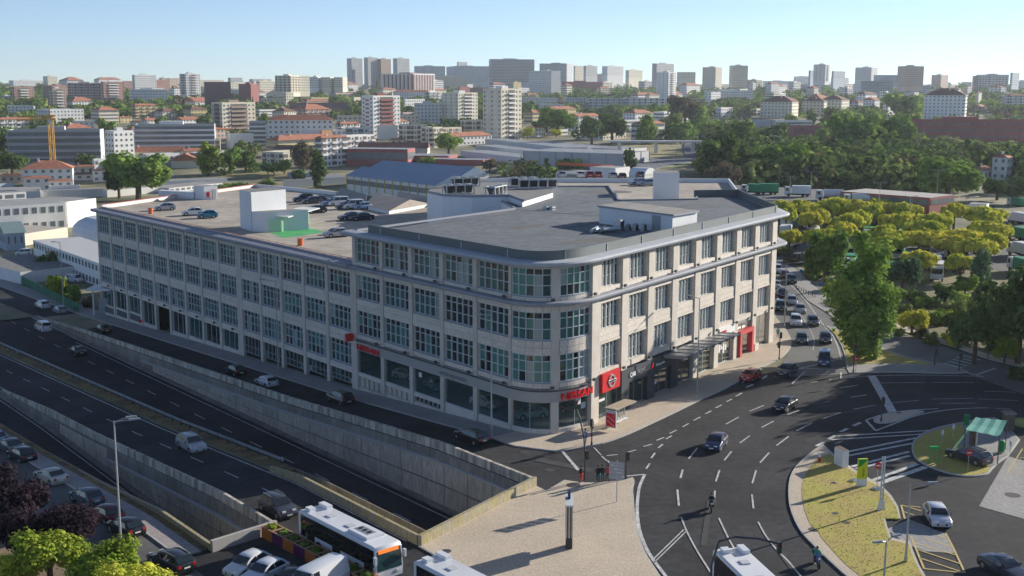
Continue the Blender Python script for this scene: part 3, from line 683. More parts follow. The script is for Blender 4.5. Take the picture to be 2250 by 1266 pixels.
# left shops under bays 1-9
yel=M('yellow wall',(.42,.36,.1),.7,.1,1)
for (u0,u1,k,b) in BAYS[:9]:
    zb=max(zbase(u0),zbase(u1)); zt=.12
    panels2(u0,u1,.12,ZT[3]-WH-.1,1,1,-.03)
    ca=.9 if b<=3 else .45
    if b!=5:
        zc=zb+(1.9 if b<=3 else .5)
        m=MB(); rib(m,u0,u1,-.5,-.1,lambda u:zbase(u)-.4,zc); m.build('plinth',clad,bld)
        if b<=3:
            m=MB()
            for c in range(13): x=lerp(u0+.5,u1-.5,c/12); rib(m,x-.04,x+.04,-.12,-.02,zc-1.5,zc-.35)
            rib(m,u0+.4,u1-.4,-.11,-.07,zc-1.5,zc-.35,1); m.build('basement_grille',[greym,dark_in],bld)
        m=MB(); rib(m,u0,u1,-.45,-.41,zc,zt)
        s_=m.build('shop_window',GL[4] if b%2 else GL[0],bld)
        m=MB()
        for c in (0,.33,.66,1): x=lerp(u0+.05,u1-.05,c); rib(m,x-.04,x+.04,-.42,-.34,zc,zt)
        rib(m,u0,u1,-.42,-.34,zt-.08,zt); m.build('frame',whitem,s_)
    else:
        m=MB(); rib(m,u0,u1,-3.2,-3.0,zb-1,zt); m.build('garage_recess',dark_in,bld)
    if b==9: m=MB(); rib(m,u0+.9,u1-.3,-1.2,-1.1,zb+.6,zt-.1); m.build('inner_wall',yel,bld)
# tile strip below sill line is shared by both wings
# right facade shops
dk=M('dark grey cladding',(.055,.065,.075),.5,.1,.6)
ix=0
for (u0,u1,k,b) in SHOPW[7:]:
    j=b-22; pu=u0-1.25
    zt={0:4.2,1:4.3,2:4.3,3:4.3,4:4.6,5:4.6,6:4.9,7:5.0}[j]
    # interior
    m=MB(); rib(m,u0-.5,u1+.3,-6,-.5,.05,.12); m.build('shop_floor',shopfl,bld)
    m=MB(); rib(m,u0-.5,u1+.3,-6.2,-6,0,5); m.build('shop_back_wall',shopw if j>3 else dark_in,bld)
    m=MB()
    if j in (1,2,3):
        rib(m,u0-1.4,u1+.05,-.3,.38,3.3,5.1); rib(m,u0-1.4,u0+.5,-.3,.38,-.2,3.3); m.build('shopfront',dk,bld)
        zt=3.3; u0+=.5
    elif j in (4,5,6,7):
        rib(m,u0,u1,-.3,.1,zt,5.3); m.build('fascia',clad if j!=6 else greym,bld)
    m=MB(); rib(m,u0,u1,-.32,-.28,.2,zt); s_=m.build('shop_window',showg,bld)
    m=MB(); 
    for c in (0,.5,1): x=lerp(u0+.05,u1-.05,c); rib(m,x-.035,x+.035,-.34,-.24,.2,zt)
    rib(m,u0,u1,-.34,-.24,zt-.1,zt); rib(m,u0,u1,-.4,-.2,-.1,.2); m.build('frame',greym if j<4 else whitem,s_)
# red framed entrance
b6=SHOPW[13]; m=MB(); rib(m,b6[0]+.4,b6[0]+1.05,-.2,.55,0,3.9); rib(m,b6[1]-.55,b6[1]+.1,-.2,.55,0,3.9); rib(m,b6[0]+1.05,b6[1]-.55,-.2,.55,3.3,3.9); m.build('entrance_frame',M('salmon red',(.62,.09,.09),.45,.03,1),bld)
m=MB(); rib(m,SHOPW[14][0]-.9,SHOPW[14][0]+.6,.0,.6,-.1,1.1); m.build('entrance_plinth',clad,bld)
m=MB(); rib(m,SHOPW[12][0],SHOPW[12][1],.1,.4,4.3,5.4); m.build('white_fascia',white,bld)
# glass canopy
c0,c1=ur(16.2),ur(33.2)
m=MB(); sweep(m,c0,c1,[(.3,4.75),(3.4,5.0),(3.4,5.2),(.3,4.95)]); cn_=m.build('canopy',M('canopy glass',(.25,.26,.26),.3,.1,.6),bld)
m=MB()
for k in range(9):
    x=lerp(c0+.1,c1-.1,k/8); sweep(m,x-.06,x+.06,[(.3,4.6),(3.5,4.85),(3.5,5.28),(.3,5.03)])
m.build('canopy_beam',greym,cn_)
# ------------------------------------------------ lettering and emblems
def fonttext(s,size,ext,bold=.0):
    cu=bpy.data.curves.new('lettering','FONT'); cu.body=s; cu.size=size; cu.extrude=ext; cu.offset=bold; cu.align_x='CENTER'; cu.align_y='CENTER'; cu.resolution_u=3
    o=bpy.data.objects.new('tmp',cu); COL.objects.link(o); dg=bpy.context.evaluated_depsgraph_get(); me=bpy.data.meshes.new_from_object(o.evaluated_get(dg)); COL.objects.unlink(o); bpy.data.objects.remove(o); return me
def letters(s,u,d,z,size,mat,parent,width=None,ext=.05,bold=.0,slant=0,name='lettering'):
    me=fonttext(s,size,ext,bold); me.materials.clear(); me.materials.append(mat)
    xs=[v.co.x for v in me.vertices]; w=max(xs)-min(xs); k=(width/w) if width else 1
    for v in me.vertices:
        lx,ly,lz=v.co.x*k,v.co.y,v.co.z; p=P(u+lx,d+lz,z+ly); v.co=Vector((p[0]-parent.location.x,p[1]-parent.location.y,p[2]))
    o=put(name,me,parent); return o
redl=M('red letters',(.78,.012,.02),.35,0)
letters('NISSAN',us(sbay(15))+2.85,.2,4.2,1.1,redl,bld,5.3,.06,.0)
letters('NISSAN',(BAYS[20][0]+BAYS[20][1])/2+.2,.2,4.25,1.15,redl,bld,(BAYS[20][1]-BAYS[20][0])*1.02,.1,.02)
letters('entreposto',us(sbay(17))+8.4,.1,4.3,.9,M('grey letters',(.2,.2,.2),.5,0),bld,5.4,.03,.0)
letters('CAR',ur(7.9),.46,4.2,.75,whitepaint,bld,1.5,.04,.02); letters('PREMIUM',ur(10.6),.46,4.2,.75,M('pale grey letter',(.35,.35,.36),.5,0),bld,3.3,.04)
m=MB(); m.add([P(ur(12.5),.5,3.9),P(ur(13.3),.5,3.9),P(ur(13.3),.5,4.7),P(ur(12.5),.44,3.9),P(ur(13.3),.44,3.9),P(ur(13.3),.44,4.7)],[(0,1,2),(5,4,3),(0,3,4,1),(1,4,5,2),(2,5,3,0)]); m.build('emblem',redl,bld)
letters('Entreposto',ur(15.2),.46,4.15,.5,whitepaint,bld,2.3,.03)
letters('NISSAN',ur(30.4+3.6+.3),.46,4.85,.45,redl,bld,1.9,.03,.01)
# window posters as panels
def panel(name,u0,u1,d,z0,z1,mat,parent=bld,th=.05): m=MB(); rib(m,u0,u1,d-th,d,z0,z1); return m.build(name,mat,parent)
panel('poster',BAYS[20][0]+2.6,BAYS[20][0]+3.4,-.18,2.9,3.7,white); letters('P',BAYS[20][0]+3.0,-.16,3.3,.7,blackp,bld,.4,.01)
panel('poster',BAYS[20][0]+3.5,BAYS[20][0]+4.3,-.18,2.3,3.0,M('blue white',(.45,.55,.62),.5,0))
panel('poster',ur(.9),ur(2.2),-.15,2.2,2.5,white)
panel('poster',ur(6.9+.4),ur(6.9+1.2),-.15,2.3,3.1,white); panel('poster',ur(14.1),ur(15.4),-.15,1.4,1.8,white)
for k in range(5): panel('poster',ur(33.6+k*.7),ur(34.1+k*.7),-.2,1.5+.3*(k%3),2.6+.25*(k%2),whitepaint)
panel('poster',us(sbay(17))+.9,us(sbay(17))+1.5,-.2,2.7,3.3,white)
# red sign box with ring emblem
sg=MB(); rib(sg,ur(.15),ur(4.3),.3,.7,3.55,5.75); sg.build('sign_box',redp,bld)
m=MB(); c=P(ur(2.25),.75,4.65); e=Vector((RU[0],RU[1],0)); n3=Vector((RN[0],RN[1],0)); up=Vector((0,0,1))
for k in range(24):
    a0,a1=k*math.pi/12,(k+1)*math.pi/12; v=[]
    for a in (a0,a1):
        for r in (.55,.78):
            for h in (-.04,.06): v.append(tuple(Vector(c)+e*r*math.cos(a)+up*r*math.sin(a)+n3*h))
    m.add(v,[(0,4,5,1),(2,3,7,6),(1,5,7,3),(0,2,6,4)])
m.build('ring_emblem',M('chrome',(.75,.76,.78),.2,0,metal=.8),bld)
panel('emblem_bar',ur(1.35),ur(3.15),.84,4.5,4.8,M('chrome grey',(.6,.6,.62),.25,0)); letters('NISSAN',ur(2.25),.86,4.65,.26,blackp,bld,1.5,.01,.005)
# small projecting red cube sign on the left wing
sb=us(sbay(15))-.7
m=MB(); m.obox((P(sb,0,0)[0],P(sb,0,0)[1]),Ue,Nn,-.25,.25,.3,1.3,4.9,5.9); m.obox((P(sb,0,0)[0],P(sb,0,0)[1]),Ue,Nn,-.05,.05,-.1,.3,5.3,5.45); m.build('blade_sign',redp,bld)
# floodlights on the facade
def flood(u,z):
    p=P(u,0.02,z); x,y,nx,ny=nrm(u); m=MB(); m.tube((p[0],p[1],z),(p[0]+nx*.55,p[1]+ny*.55,z+.1),.035,n=5); m.obox((p[0],p[1]),(-ny,nx),(nx,ny),-.2,.2,.5,.75,z-.02,z+.28); m.build('floodlight',darkm,bld)
for i,(u0,u1,k,b) in enumerate(BAYS):
    if b>=15: flood(u1-.05,15.3); flood(u1-.05,5.45)
    elif b<=9: flood(u1-.6,.75)
print('building objs',len(bpy.data.objects))
# ---------------------------------------------------------------- vehicles
carglass=M('car glass',(.015,.022,.026),.06,0,spec=.9,coat=.3)
rimm=M('alloy rim',(.45,.46,.47),.3,0,metal=.7)
headl=M('headlamp',(.75,.78,.8),.1,0,spec=.9); taill=M('tail lamp',(.5,.015,.015),.2,0,spec=.8)
platem=M('number plate',(.75,.75,.7),.5,0)
PAINT={}
def paint(col):
    k=tuple(col)
    if k not in PAINT: PAINT[k]=M('car paint',col,.28,0,coat=.6,spec=.5,metal=.15)
    return PAINT[k]
P0=M('car paint slot',(.5,.5,.5),.3,0)
# kind: length,width,height, hood z, belt z, then x of windscreen base, roof front, roof rear, rear glass base, tail deck z   (x forward, 0 = middle)
KIND={'hatch':(4.05,1.74,1.48,.86,.95,.95,.25,-1.25,-1.85,.98),'sedan':(4.5,1.78,1.44,.84,.93,.85,.15,-.95,-1.6,.98),'suv':(4.45,1.85,1.66,1.0,1.08,1.0,.35,-1.6,-2.08,1.08),
'estate':(4.75,1.82,1.48,.84,.93,.95,.25,-1.75,-2.25,.96),'van':(4.4,1.8,1.85,1.02,1.12,1.35,.75,-2.02,-2.15,1.12),'mini':(3.7,1.68,1.44,.88,.96,.85,.3,-1.2,-1.7,.96),'bigvan':(5.6,2.05,2.45,1.15,1.3,2.1,1.35,-2.62,-2.75,1.3)}
WHEEL=None
def wheelmeshes():
    global WHEEL
    if WHEEL: return WHEEL
    t=MB(); t.tube((0,-.1,0),(0,.1,0),.33,n=16); r=MB(); r.tube((0,-.112,0),(0,.112,0),.205,n=10); 
    WHEEL=(t.mesh('tyre',black,smooth=40),r.mesh('rim',rimm)); return WHEEL
def loft(mb,secs,mi=0,cap=True):
    n=len(secs[0]); v=[p for s in secs for p in s]; f=[]
    for i in range(len(secs)-1):
        for j in range(n): k=(j+1)%n; f.append((i*n+j,i*n+k,(i+1)*n+k,(i+1)*n+j))
    if cap: f+=[tuple(range(n-1,-1,-1)),tuple((len(secs)-1)*n+j for j in range(n))]
    mb.add(v,f,mi)
def make_car(kind):
    L,Wd,H,hz,bz,xw,xr,xb,xg,tz=KIND[kind]; h=L/2; w=Wd/2
    root=bpy.data.objects.new('parked_car',None); COL.objects.link(root); root.empty_display_size=.3
    b=MB()
    # side outline (x,z) of the lower body, clockwise from front bottom; lofted across the width with tucked-in edges
    prof=[(h-.08,.22),(h,.42),(h-.03,.62),(h-.22,hz-.09),(xw+.02,bz-.02),(xw-.6,bz),(xg+.35,bz+.01),(xg-.02,tz),(-h+.08,tz-.06),(-h,.7),(-h,.42),(-h+.1,.22)]
    def sec(y,k,dz):
        out=[]
        for x,z in prof:
            cx=x*(1-.03*k)-(.0); out.append((cx,y,z-(dz if z>.75 else 0)+(.03*k if z<.3 else 0)))
        return out
    loft(b,[sec(-w,1.6,.07),sec(-w+.05,.6,.02),sec(-w+.22,.15,0),sec(0,0,-.015),sec(w-.22,.15,0),sec(w-.05,.6,.02),sec(w,1.6,.07)])
    # greenhouse
    def gsec(y,f,dz): return [(xw+.04,y,bz-.06),(lerp(xw,xr,.5)+.02,y*lerp(1,f,.5),lerp(bz,H,.55)),(xr,y*f,H-.06-dz),(xr-.35,y*f,H-dz),(lerp(xr,xb,.55),y*f,H+.005-dz),(xb,y*f,H-.05-dz),(xg,y,tz-.05)]
    yw=w-.05; loft(b,[gsec(-yw,.83,.05),gsec(-yw*.86,.86,.0),gsec(0,1,-.02),gsec(yw*.86,.86,.0),gsec(yw,.83,.05)])
    # wheel arches
    wx=(h-.82,-h+.8)
    for x in wx:
        for s in (-1,1): b.tube((x,s*(w-.2),.33),(x,s*(w+.006),.33),.38,n=14,mi=1)
    b.box(-h+.12,h-.12,-w+.06,w-.06,.17,.26,1)
    b.box(h-.04,h+.012,-.45,.45,.36,.52,1)
    me=b.mesh('body',[P0,black],smooth=38); body=put('body',me,root)
    # windscreen, rear window and side windows
    n=MB(); y0,y1=yw*.9,yw*.79
    def pushx(p,d): return (p[0]+d,p[1],p[2]+.012)
    n.add([pushx(p,.035) for p in [(xw-.02,-y0,bz+.02),(xw-.02,y0,bz+.02),(lerp(xw,xr,.5)+.03,y0*.93,lerp(bz,H,.54)),(xr+.05,y1,H-.1),(xr+.05,-y1,H-.1),(lerp(xw,xr,.5)+.03,-y0*.93,lerp(bz,H,.54))]],[(0,1,2,5),(5,2,3,4)])
    put('windscreen',n.mesh('windscreen',carglass),root)
    if kind!='bigvan':
        n=MB(); n.add([pushx(p,-.035) for p in [(xg+.06,y0*.96,tz+.04),(xg+.06,-y0*.96,tz+.04),(xb-.05,-y1,H-.1),(xb-.05,y1,H-.1)]],[(0,1,2,3)]); put('rear_window',n.mesh('rear_window',carglass),root)
    for s in (-1,1):
        n=MB(); q=lambda x,f:(x,s*(lerp(yw,yw*.83,f)+.022),lerp(bz+.03,H-.12,f))
        a=xw-.18; c=xg+.35 if kind not in('bigvan',) else xw-1.5; m1=lerp(a,c,.47)
        top=lambda x:lerp(x,clamp(x,xb+.12,xr-.06),1)
        n.add([q(a,0),q(m1+.04,0),q(m1+.04,1),q(top(a),1)],[(0,1,2,3) if s<0 else (3,2,1,0)])
        n.add([q(m1-.04,0),q(c,0),q(max(c,xb+.12) if kind!='bigvan' else c,1),q(m1-.04,1)],[(0,1,2,3) if s<0 else (3,2,1,0)])
        put('side_window',n.mesh('side_window',carglass),root)
        n=MB(); n.box(h-.3,h-.06,s*(w-.42)-.17,s*(w-.42)+.17,hz-.27,hz-.13); put('headlight',n.mesh('headlight',headl),root)
        n=MB(); n.box(-h+.0,-h+.14,s*(w-.25)-.13,s*(w-.25)+.12,tz-.3,tz-.08); put('tail_light',n.mesh('tail_light',taill),root)
        n=MB(); n.box(xw-.32,xw-.16,s*(w+.02),s*(w+.17),bz+.02,bz+.15); put('wing_mirror',n.mesh('wing_mirror',blackp),root)
    n=MB(); n.box(h-.02,h+.03,-.26,.26,.4,.51); put('number_plate',n.mesh('number_plate',platem),root)
    n=MB(); n.box(-h-.02,-h+.02,-.26,.26,.55,.67); put('number_plate',n.mesh('number_plate',platem),root)
    tm,rm=wheelmeshes()
    for x in wx:
        for s in (-1,1):
            t=put('wheel',tm,root,(x,s*(w-.1),.33)); put('rim',rm,t)
    if kind in('suv','estate'):
        for s in (-1,1): n=MB(); n.box(xb+.1,xr-.3,s*yw*.74-.02,s*yw*.74+.02,H+.0,H+.05); put('roof_rail',n.mesh('roof_rail',greym),root)
    freeze(root); return root
PROTO={k:make_car(k) for k in KIND}
used=set()
def setpaint(root,mat):
    for c in root.children:
        if c.name.startswith('body'):
            c.material_slots[0].link='OBJECT'; c.material_slots[0].material=mat
def car(kind,pos,head,col,label,group=None,z=None,name=None):
    "pos, head: pixels on the ground of the car's middle and of a point ahead of it"
    a=at(*pos,z=z) if z is not None else at(*pos); b=at(*head,z=z) if z is not None else at(*head)
    return car3(kind,a,math.atan2(b[1]-a[1],b[0]-a[0]),col,label,group,name)
def car3(kind,a,rz,col,label,group=None,name=None,pitch=0):
    proto=PROTO[kind]
    r=proto if kind not in used else copy_tree(proto); first=kind not in used; used.add(kind)
    r.name=name or ({'van':'small_van','bigvan':'delivery_van'}.get(kind,'car'))
    if first: KIDS[r.name]=KIDS.get('',None) or list(r.children); PROTO[kind]=r
    r.location=a; r.rotation_euler=(0,pitch,rz); setpaint(r,paint(col))
    tag(r,label,'van' if 'van' in kind else 'car',group); return r
BLK=(.012,.013,.015); WHT=(.72,.73,.74); SIL=(.42,.44,.46); GRY=(.1,.11,.12); DBL=(.015,.025,.055); RED=(.35,.02,.025); TEAL=(.02,.22,.32); DGR=(.02,.035,.03); CRM=(.5,.47,.38); LBL=(.25,.33,.42)
def stz(s,t,z=None): x,y=xy(s,t); return (x,y,(gz(x,y) if z is None else z)+.03)
HW=math.atan2(-UY,-UX); HE=math.atan2(UY,UX)
Gq='cars waiting in the queue beside the building'
QL=[('suv',(1748,713),(1751,735),WHT,'white off road car leading the left lane of the queue'),('hatch',(1786,713),(1794,735),GRY,'grey car beside the white off road car in the queue'),
('hatch',(1757,686),(1768,705),SIL,'silver grey hatchback just behind the white off road car'),('suv',(1714,681),(1726,703),DGR,'large dark green car by the kerb in the queue'),
('hatch',(1739,667),(1750,685),SIL,'silver hatchback in the middle of the queue by the lamp post'),('hatch',(1718,651),(1730,668),DBL,'dark blue car behind the large dark green one in the queue'),
('hatch',(1696,660),(1706,676),RED,'dark red car half hidden by the building corner'),('sedan',(1702,632),(1714,646),SIL,'silver car at the building edge further up the queue'),
('suv',(1738,621),(1748,635),DBL,'blue van like car on the far side of the queue by the bollards'),('hatch',(1724,610),(1736,624),(.14,.02,.03),'maroon hatchback ahead of the blue car in the far lane'),('suv',(1708,598),(1720,610),WHT,'white car farthest up the queue')]
for k,p,h,c,l in QL: car(k,p,h,c,l,Gq,z=.04)
car('hatch',(1761,752),(1763,775),(.03,.07,.09),'petrol blue hatchback leaving the queue in the left lane',z=.04)
car('hatch',(1813,751),(1817,775),(.03,.035,.05),'dark hatchback leaving the queue in the right lane',z=.04)
car('van',(1811,800),(1808,830),(.03,.05,.11),'dark blue tall van like car crossing the stop line',z=.03)
car('sedan',(1729,822),(1695,842),(.02,.028,.045),'dark blue saloon turning out in the shade behind the red car',z=.03)
car('mini',(1649,835),(1625,846),(.45,.02,.02),'small red car with dark windows in the striped tree shade',z=.03)
car('hatch',(1724,899),(1690,918),(.02,.02,.024),'black hatchback driving alone on the wide avenue near the island',z=.03)
car('hatch',(1573,983),(1548,1010),(.03,.04,.1),'dark blue coupe driving round the bend toward the plaza',z=.03)
car('hatch',(2058,1146),(2075,1172),(.66,.66,.7),'white older hatchback parked by the yellow hatched box',z=.03)
car('estate',(2128,1012),(2085,998),(.05,.05,.055),'dark grey estate car parked under the green sun sail',z=.16)
car('sedan',(2206,1262),(2232,1276),(.02,.03,.06),'dark blue saloon cut off at the bottom right corner',z=.03)
# frontage road (driving away along the building)
for k,s,t,c,l,hd in (('estate',*st(*at(1036,970)[:2]),BLK,'black estate car nearest the corner on the shaded street by the showroom',HW),('hatch',*st(*at(586,848)[:2]),(.55,.6,.63),'pale hatchback on the shaded street above the retaining wall',HW),('hatch',*st(*at(518,823)[:2]),(.02,.03,.03),'black car with bright lamps just behind the pale hatchback',HW),('suv',*st(*at(748,885)[:2]),BLK,'black car in deep shade between the estate car and the pale hatchback',HW),('sedan',*st(*at(226,730)[:2]),(.02,.04,.03),'dark green taxi near the garage entrance at the far end',HW),('hatch',*st(*at(132,688)[:2]),(.3,.34,.38),'bluish grey hatchback at the head of the shaded street',HW),('suv',*st(*at(94,677)[:2]),WHT,'white hatchback in sun at the far left of the street',HW)):
    car3(k,stz(s,t),hd,c,l)
car3('van',stz(*st(*at(95,727)[:2])),HW,WHT,'small white van on the underpass road at the far left')
q=at(170,779,z=-6.1); car3('sedan',(q[0],q[1],-6.05),HW,(.015,.03,.025),'dark taxi low in the shaded underpass')
q=at(421,988); car3('suv',(q[0],q[1],q[2]+.03),HE,(.42,.42,.42),'silver off road car driving alone down the slip road')
q=at(611,1128); car3('suv',(q[0],q[1],q[2]+.03),HE,(.045,.05,.055),'dark grey off road car behind the front bus')
# parking strip
LOT=[('hatch',(-14,972),LBL,'pale blue car cut by the left edge of the photograph'),('sedan',(22,990),(.09,.1,.12),'grey saloon first whole car of the parking strip'),('hatch',(48,1010),BLK,'black hatchback beside the grey saloon in the parking strip'),('sedan',(113,1058),CRM,'cream saloon parked alone beside the pink footpath'),('hatch',(191,1104),(.09,.11,.13),'slate grey hatchback above the purple tree'),('hatch',(234,1142),(.1,.012,.018),'dark red small car behind the lamp post'),('hatch',(277,1172),BLK,'black car with red tail lamps beside the lamp post'),('estate',(377,1246),(.015,.02,.02),'black estate car at the end of the parking strip')]
for k,p,c,l in LOT:
    q=at(*p); r=car3(k,(q[0],q[1],q[2]+.03),HW+RAD(8),c,l,'cars in the parking strip')
q=at(545,1256); d=at(505,1275); hd=math.atan2(d[1]-q[1],d[0]-q[0])
car3('hatch',(q[0],q[1],.03),hd,WHT,'white hatchback left of its twin by the pale wall')
q=at(583,1273); car3('hatch',(q[0],q[1],.03),hd,(.68,.7,.74),'white hatchback in front, right of its twin')
q=at(640,1292); car3('sedan',(q[0],q[1],.03),hd,BLK,'black saloon between the white hatchback and the white van')
q=at(697,1308); car3('bigvan',(q[0],q[1],.03),hd,WHT,'large white delivery van beside the row of planters')
# roof deck
Gr='cars on the roof deck'
for k,p,a,c,l in (('hatch',(363,462),0,SIL,'silver electric hatchback alone on the roof deck'),('hatch',(424,473),-4,WHT,'white hatchback with dark roof on the roof deck'),('mini',(456,479),-4,TEAL,'turquoise small car on the roof deck'),('hatch',(738,521),12,SIL,'silver hatchback beside the green painted stair exit'),
 ('sedan',(770,483),12,(.03,.05,.1),'blue saloon behind another on the roof deck'),('sedan',(794,484),12,(.02,.03,.06),'dark blue saloon in front of another on the roof deck'),('hatch',(694,468),8,(.03,.04,.05),'dark hatchback beside the stair exit railing'),('suv',(667,443),0,(.02,.025,.03),'black car at the back parapet of the roof deck'),('sedan',(699,445),5,DBL,'dark blue estate at the back parapet of the roof deck'),('hatch',(727,452),10,LBL,'pale blue hatchback in the back row of the roof deck'),('van',(742,452),10,WHT,'white people carrier in the back row of the roof deck'),('hatch',(760,459),10,(.05,.06,.07),'dark hatchback between the white vans on the roof deck'),('van',(775,459),12,WHT,'white panel van in the back row of the roof deck'),('mini',(795,460),12,(.3,.45,.6),'pale blue small car at the end of the back row'),('hatch',(686,447),5,GRY,'grey hatchback between two dark cars on the roof deck')):
    q=at(*p,z=15.03); car3(k,q,RAD(180+20+a),c,l,Gr)
# ---------------------------------------------------------------- buses
busw=M('bus white',(.7,.71,.73),.35,.02,1); busb=M('bus glass',(.012,.014,.016),.08,0,spec=.8); ledm=M('orange display',(.25,.05,.01),.4,0,emit=(1,.25,.04,.6))
busg=M('bus windscreen',(.02,.07,.07),.05,0,spec=.9)
def make_bus():
    L,w,H=11.4,1.27,3.0; h=L/2
    r=bpy.data.objects.new('city_bus',None); COL.objects.link(r)
    b=MB(); prof=[(h-.02,.3),(h+.05,1.1),(h-.12,2.7),(h-.3,H-.06),(h-.5,H),(-h+.2,H),(-h,H-.1),(-h,.35)]
    loft(b,[[(x,y,z-(.1 if z>2.6 and abs(y)>w-.05 else 0)) for x,z in prof] for y in (-w,-w+.12,0,w-.12,w)]); body=put('body',b.mesh('body',[busw],smooth=30),r)
    for s in (-1,1):
        n=MB(); n.box(-h+.35,h-.25,min(s*w,s*(w+.015)),max(s*w,s*(w+.015)),1.35,2.72); n.box(-h+.35,-h+1.2,min(s*w,s*(w+.016)),max(s*w,s*(w+.016)),.9,2.72)
        put('side_window',n.mesh('side_window',busb),r)
        for x in (h-1.0,.1,-h+1.9) :
            n=MB(); n.box(x-.6,x+.6,min(s*w,s*(w+.02)),max(s*w,s*(w+.02)),.32,2.6) if (s<0 or x>5) else n.box(x-.02,x+.02,min(s*w,s*(w+.02)),max(s*w,s*(w+.02)),1.35,2.7)
            put('door',n.mesh('door',busb),r)
        for k in range(7):
            x=-h+1.5+k*1.42; n=MB(); n.box(x-.03,x+.03,min(s*w,s*(w+.022)),max(s*w,s*(w+.022)),1.4,2.65); put('window_pillar',n.mesh('window_pillar',blackp),r)
        n=MB(); n.box(h-.02,h+.25,s*(w+.12)-.1,s*(w+.12)+.1,1.75,2.35); put('wing_mirror',n.mesh('wing_mirror',busw),r)
        n=MB(); n.box(h-.02,h+.06,s*.85-.22,s*.85+.22,.65,.85); put('headlight',n.mesh('headlight',headl),r)
    n=MB(); n.add([(h+.065,-w+.1,1.05),(h+.065,w-.1,1.05),(h-.085,w-.12,2.62),(h-.085,-w+.12,2.62)],[(0,1,2,3)]); put('windscreen',n.mesh('windscreen',busg),r)
    n=MB(); n.add([(h-.06,-w+.3,2.4),(h-.06,w-.3,2.4),(h-.09,w-.32,2.7),(h-.09,-w+.32,2.7)],[(0,1,2,3)]); put('display',n.mesh('display',ledm),r)
    n=MB(); n.box(-h-.02,-h,-w+.15,w-.15,1.3,2.7); put('rear_window',n.mesh('rear_window',busb),r)
    n=MB(); n.box(1.2,3.9,-.85,.85,H,H+.24); ac=put('air_conditioner',n.mesh('air_conditioner',busw),r)
    n=MB(); n.box(1.5,3.4,-.42,.42,H+.24,H+.26); g_=put('grille',n.mesh('grille',greym),ac)
    for k in range(3):
        n=MB(); n.tube((1.85+k*.6,0,H+.26),(1.85+k*.6,0,H+.3),.2,n=12); put('fan',n.mesh('fan',blackp),ac)
    for x in (-2.6,.3):
        n=MB(); n.box(x-.35,x+.35,-.35,.35,H,H+.08); put('roof_hatch',n.mesh('roof_hatch',M('hatch grey',(.55,.56,.58),.5,0)),r)
    for (a0,a1,b0,b1) in ((-h+.3,-h+1.6,.55,1.1),(-h+.5,-h+1.2,-.9,-.3)):
        n=MB(); n.box(a0,a1,b0,b1,H,H+.28); put('roof_pod',n.mesh('roof_pod',busw),r)
    for x in (h-2.6,-h+3.1):
        for s in (-1,1):
            n=MB(); n.tube((x,s*(w-.25),.48),(x,s*(w+.012),.48),.58,n=16); put('wheel_arch',n.mesh('wheel_arch',black),r)
            n=MB(); n.tube((0,-.14,0),(0,.14,0),.46,n=16); t=put('wheel',n.mesh('wheel',black),r,(x,s*(w-.11),.46)); n=MB(); n.tube((0,-.15,0),(0,.15,0),.25,n=10); put('rim',n.mesh('rim',greym),t)
    n=MB(); n.box(-h+.6,h-.5,-w-.03,-w-.01,.3,.34); put('skirt',n.mesh('skirt',darkm),r)
    return freeze(r)
bus=make_bus(); Bg='white city buses'
a=at(664.2,1125.5,z=3.); b=at(831,1210.7,z=3.); c=at(877.9,1185.8,z=3.)
dv=Vector((b[0]-a[0],b[1]-a[1])); hd=math.atan2(dv.y,dv.x); fc=Vector(((b[0]+c[0])/2,(b[1]+c[1])/2)); cc=fc-dv.normalized()*5.7
bus.location=(cc.x,cc.y,.03); bus.rotation_euler=(0,0,hd); tag(bus,'white city bus with orange display stopped beside the coloured planters','bus',Bg)
b2=copy_tree(bus); a2=at(907,1233,z=3.); cc=Vector(a2[:2])+dv.normalized()*5.7+Vector((-dv.normalized().y,dv.normalized().x))*1.27; b2.location=(cc.x,cc.y,.03); b2.rotation_euler=(0,0,hd-RAD(1)); tag(b2,'white city bus cut off at the bottom beside the cobbled plaza','bus',Bg)
b3=copy_tree(bus); a3=at(1568,1206,z=3.); e3=at(1628,1196,z=3.); d3=Vector(at(1700,1262,z=3.)[:2])-Vector(e3[:2]); d3.normalize(); mid=(Vector(a3[:2])+Vector(e3[:2]))/2; cc=mid+d3*5.9; b3.location=(cc.x,cc.y,.03); b3.rotation_euler=(0,0,math.atan2(d3.y,d3.x)); tag(b3,'white city bus leaving at the bottom of the curved avenue','bus',Bg)
# ---------------------------------------------------------------- background city
def tri(c,f=1.): return tuple(v*f for v in c)
CW={'white':(.78,.77,.74),'cream':(.72,.66,.52),'beige':(.64,.58,.47),'brick':(.42,.24,.19),'brown':(.38,.28,.22),'grey':(.42,.43,.44),'purple':(.2,.09,.1),'bluegrey':(.4,.46,.52),'pink':(.6,.45,.38),'orange':(.5,.25,.12),'yellow':(.6,.5,.25),'dark':(.1,.1,.1),'red':(.32,.1,.09),'palegrey':(.64,.64,.63)}
CM={k:M('render '+k,v,.85,.07,.08,rand=.04) for k,v in CW.items()}
winm=M('far window',(.14,.16,.17),.25,.15,.3,spec=.6); balcm=M('balcony recess shade',(.17,.15,.14),.9,.2,.3)  # balcm: shade of the balcony openings put into the colour of flat panels
tile=M('red roof tiles',(.42,.17,.1),.9,.2,.5,fine=3); tiled=M('brown roof tiles',(.2,.1,.075),.9,.2,.5,fine=3)
flatroof=M('flat roof',(.3,.29,.28),.9,.15,.2)
LAND=[]
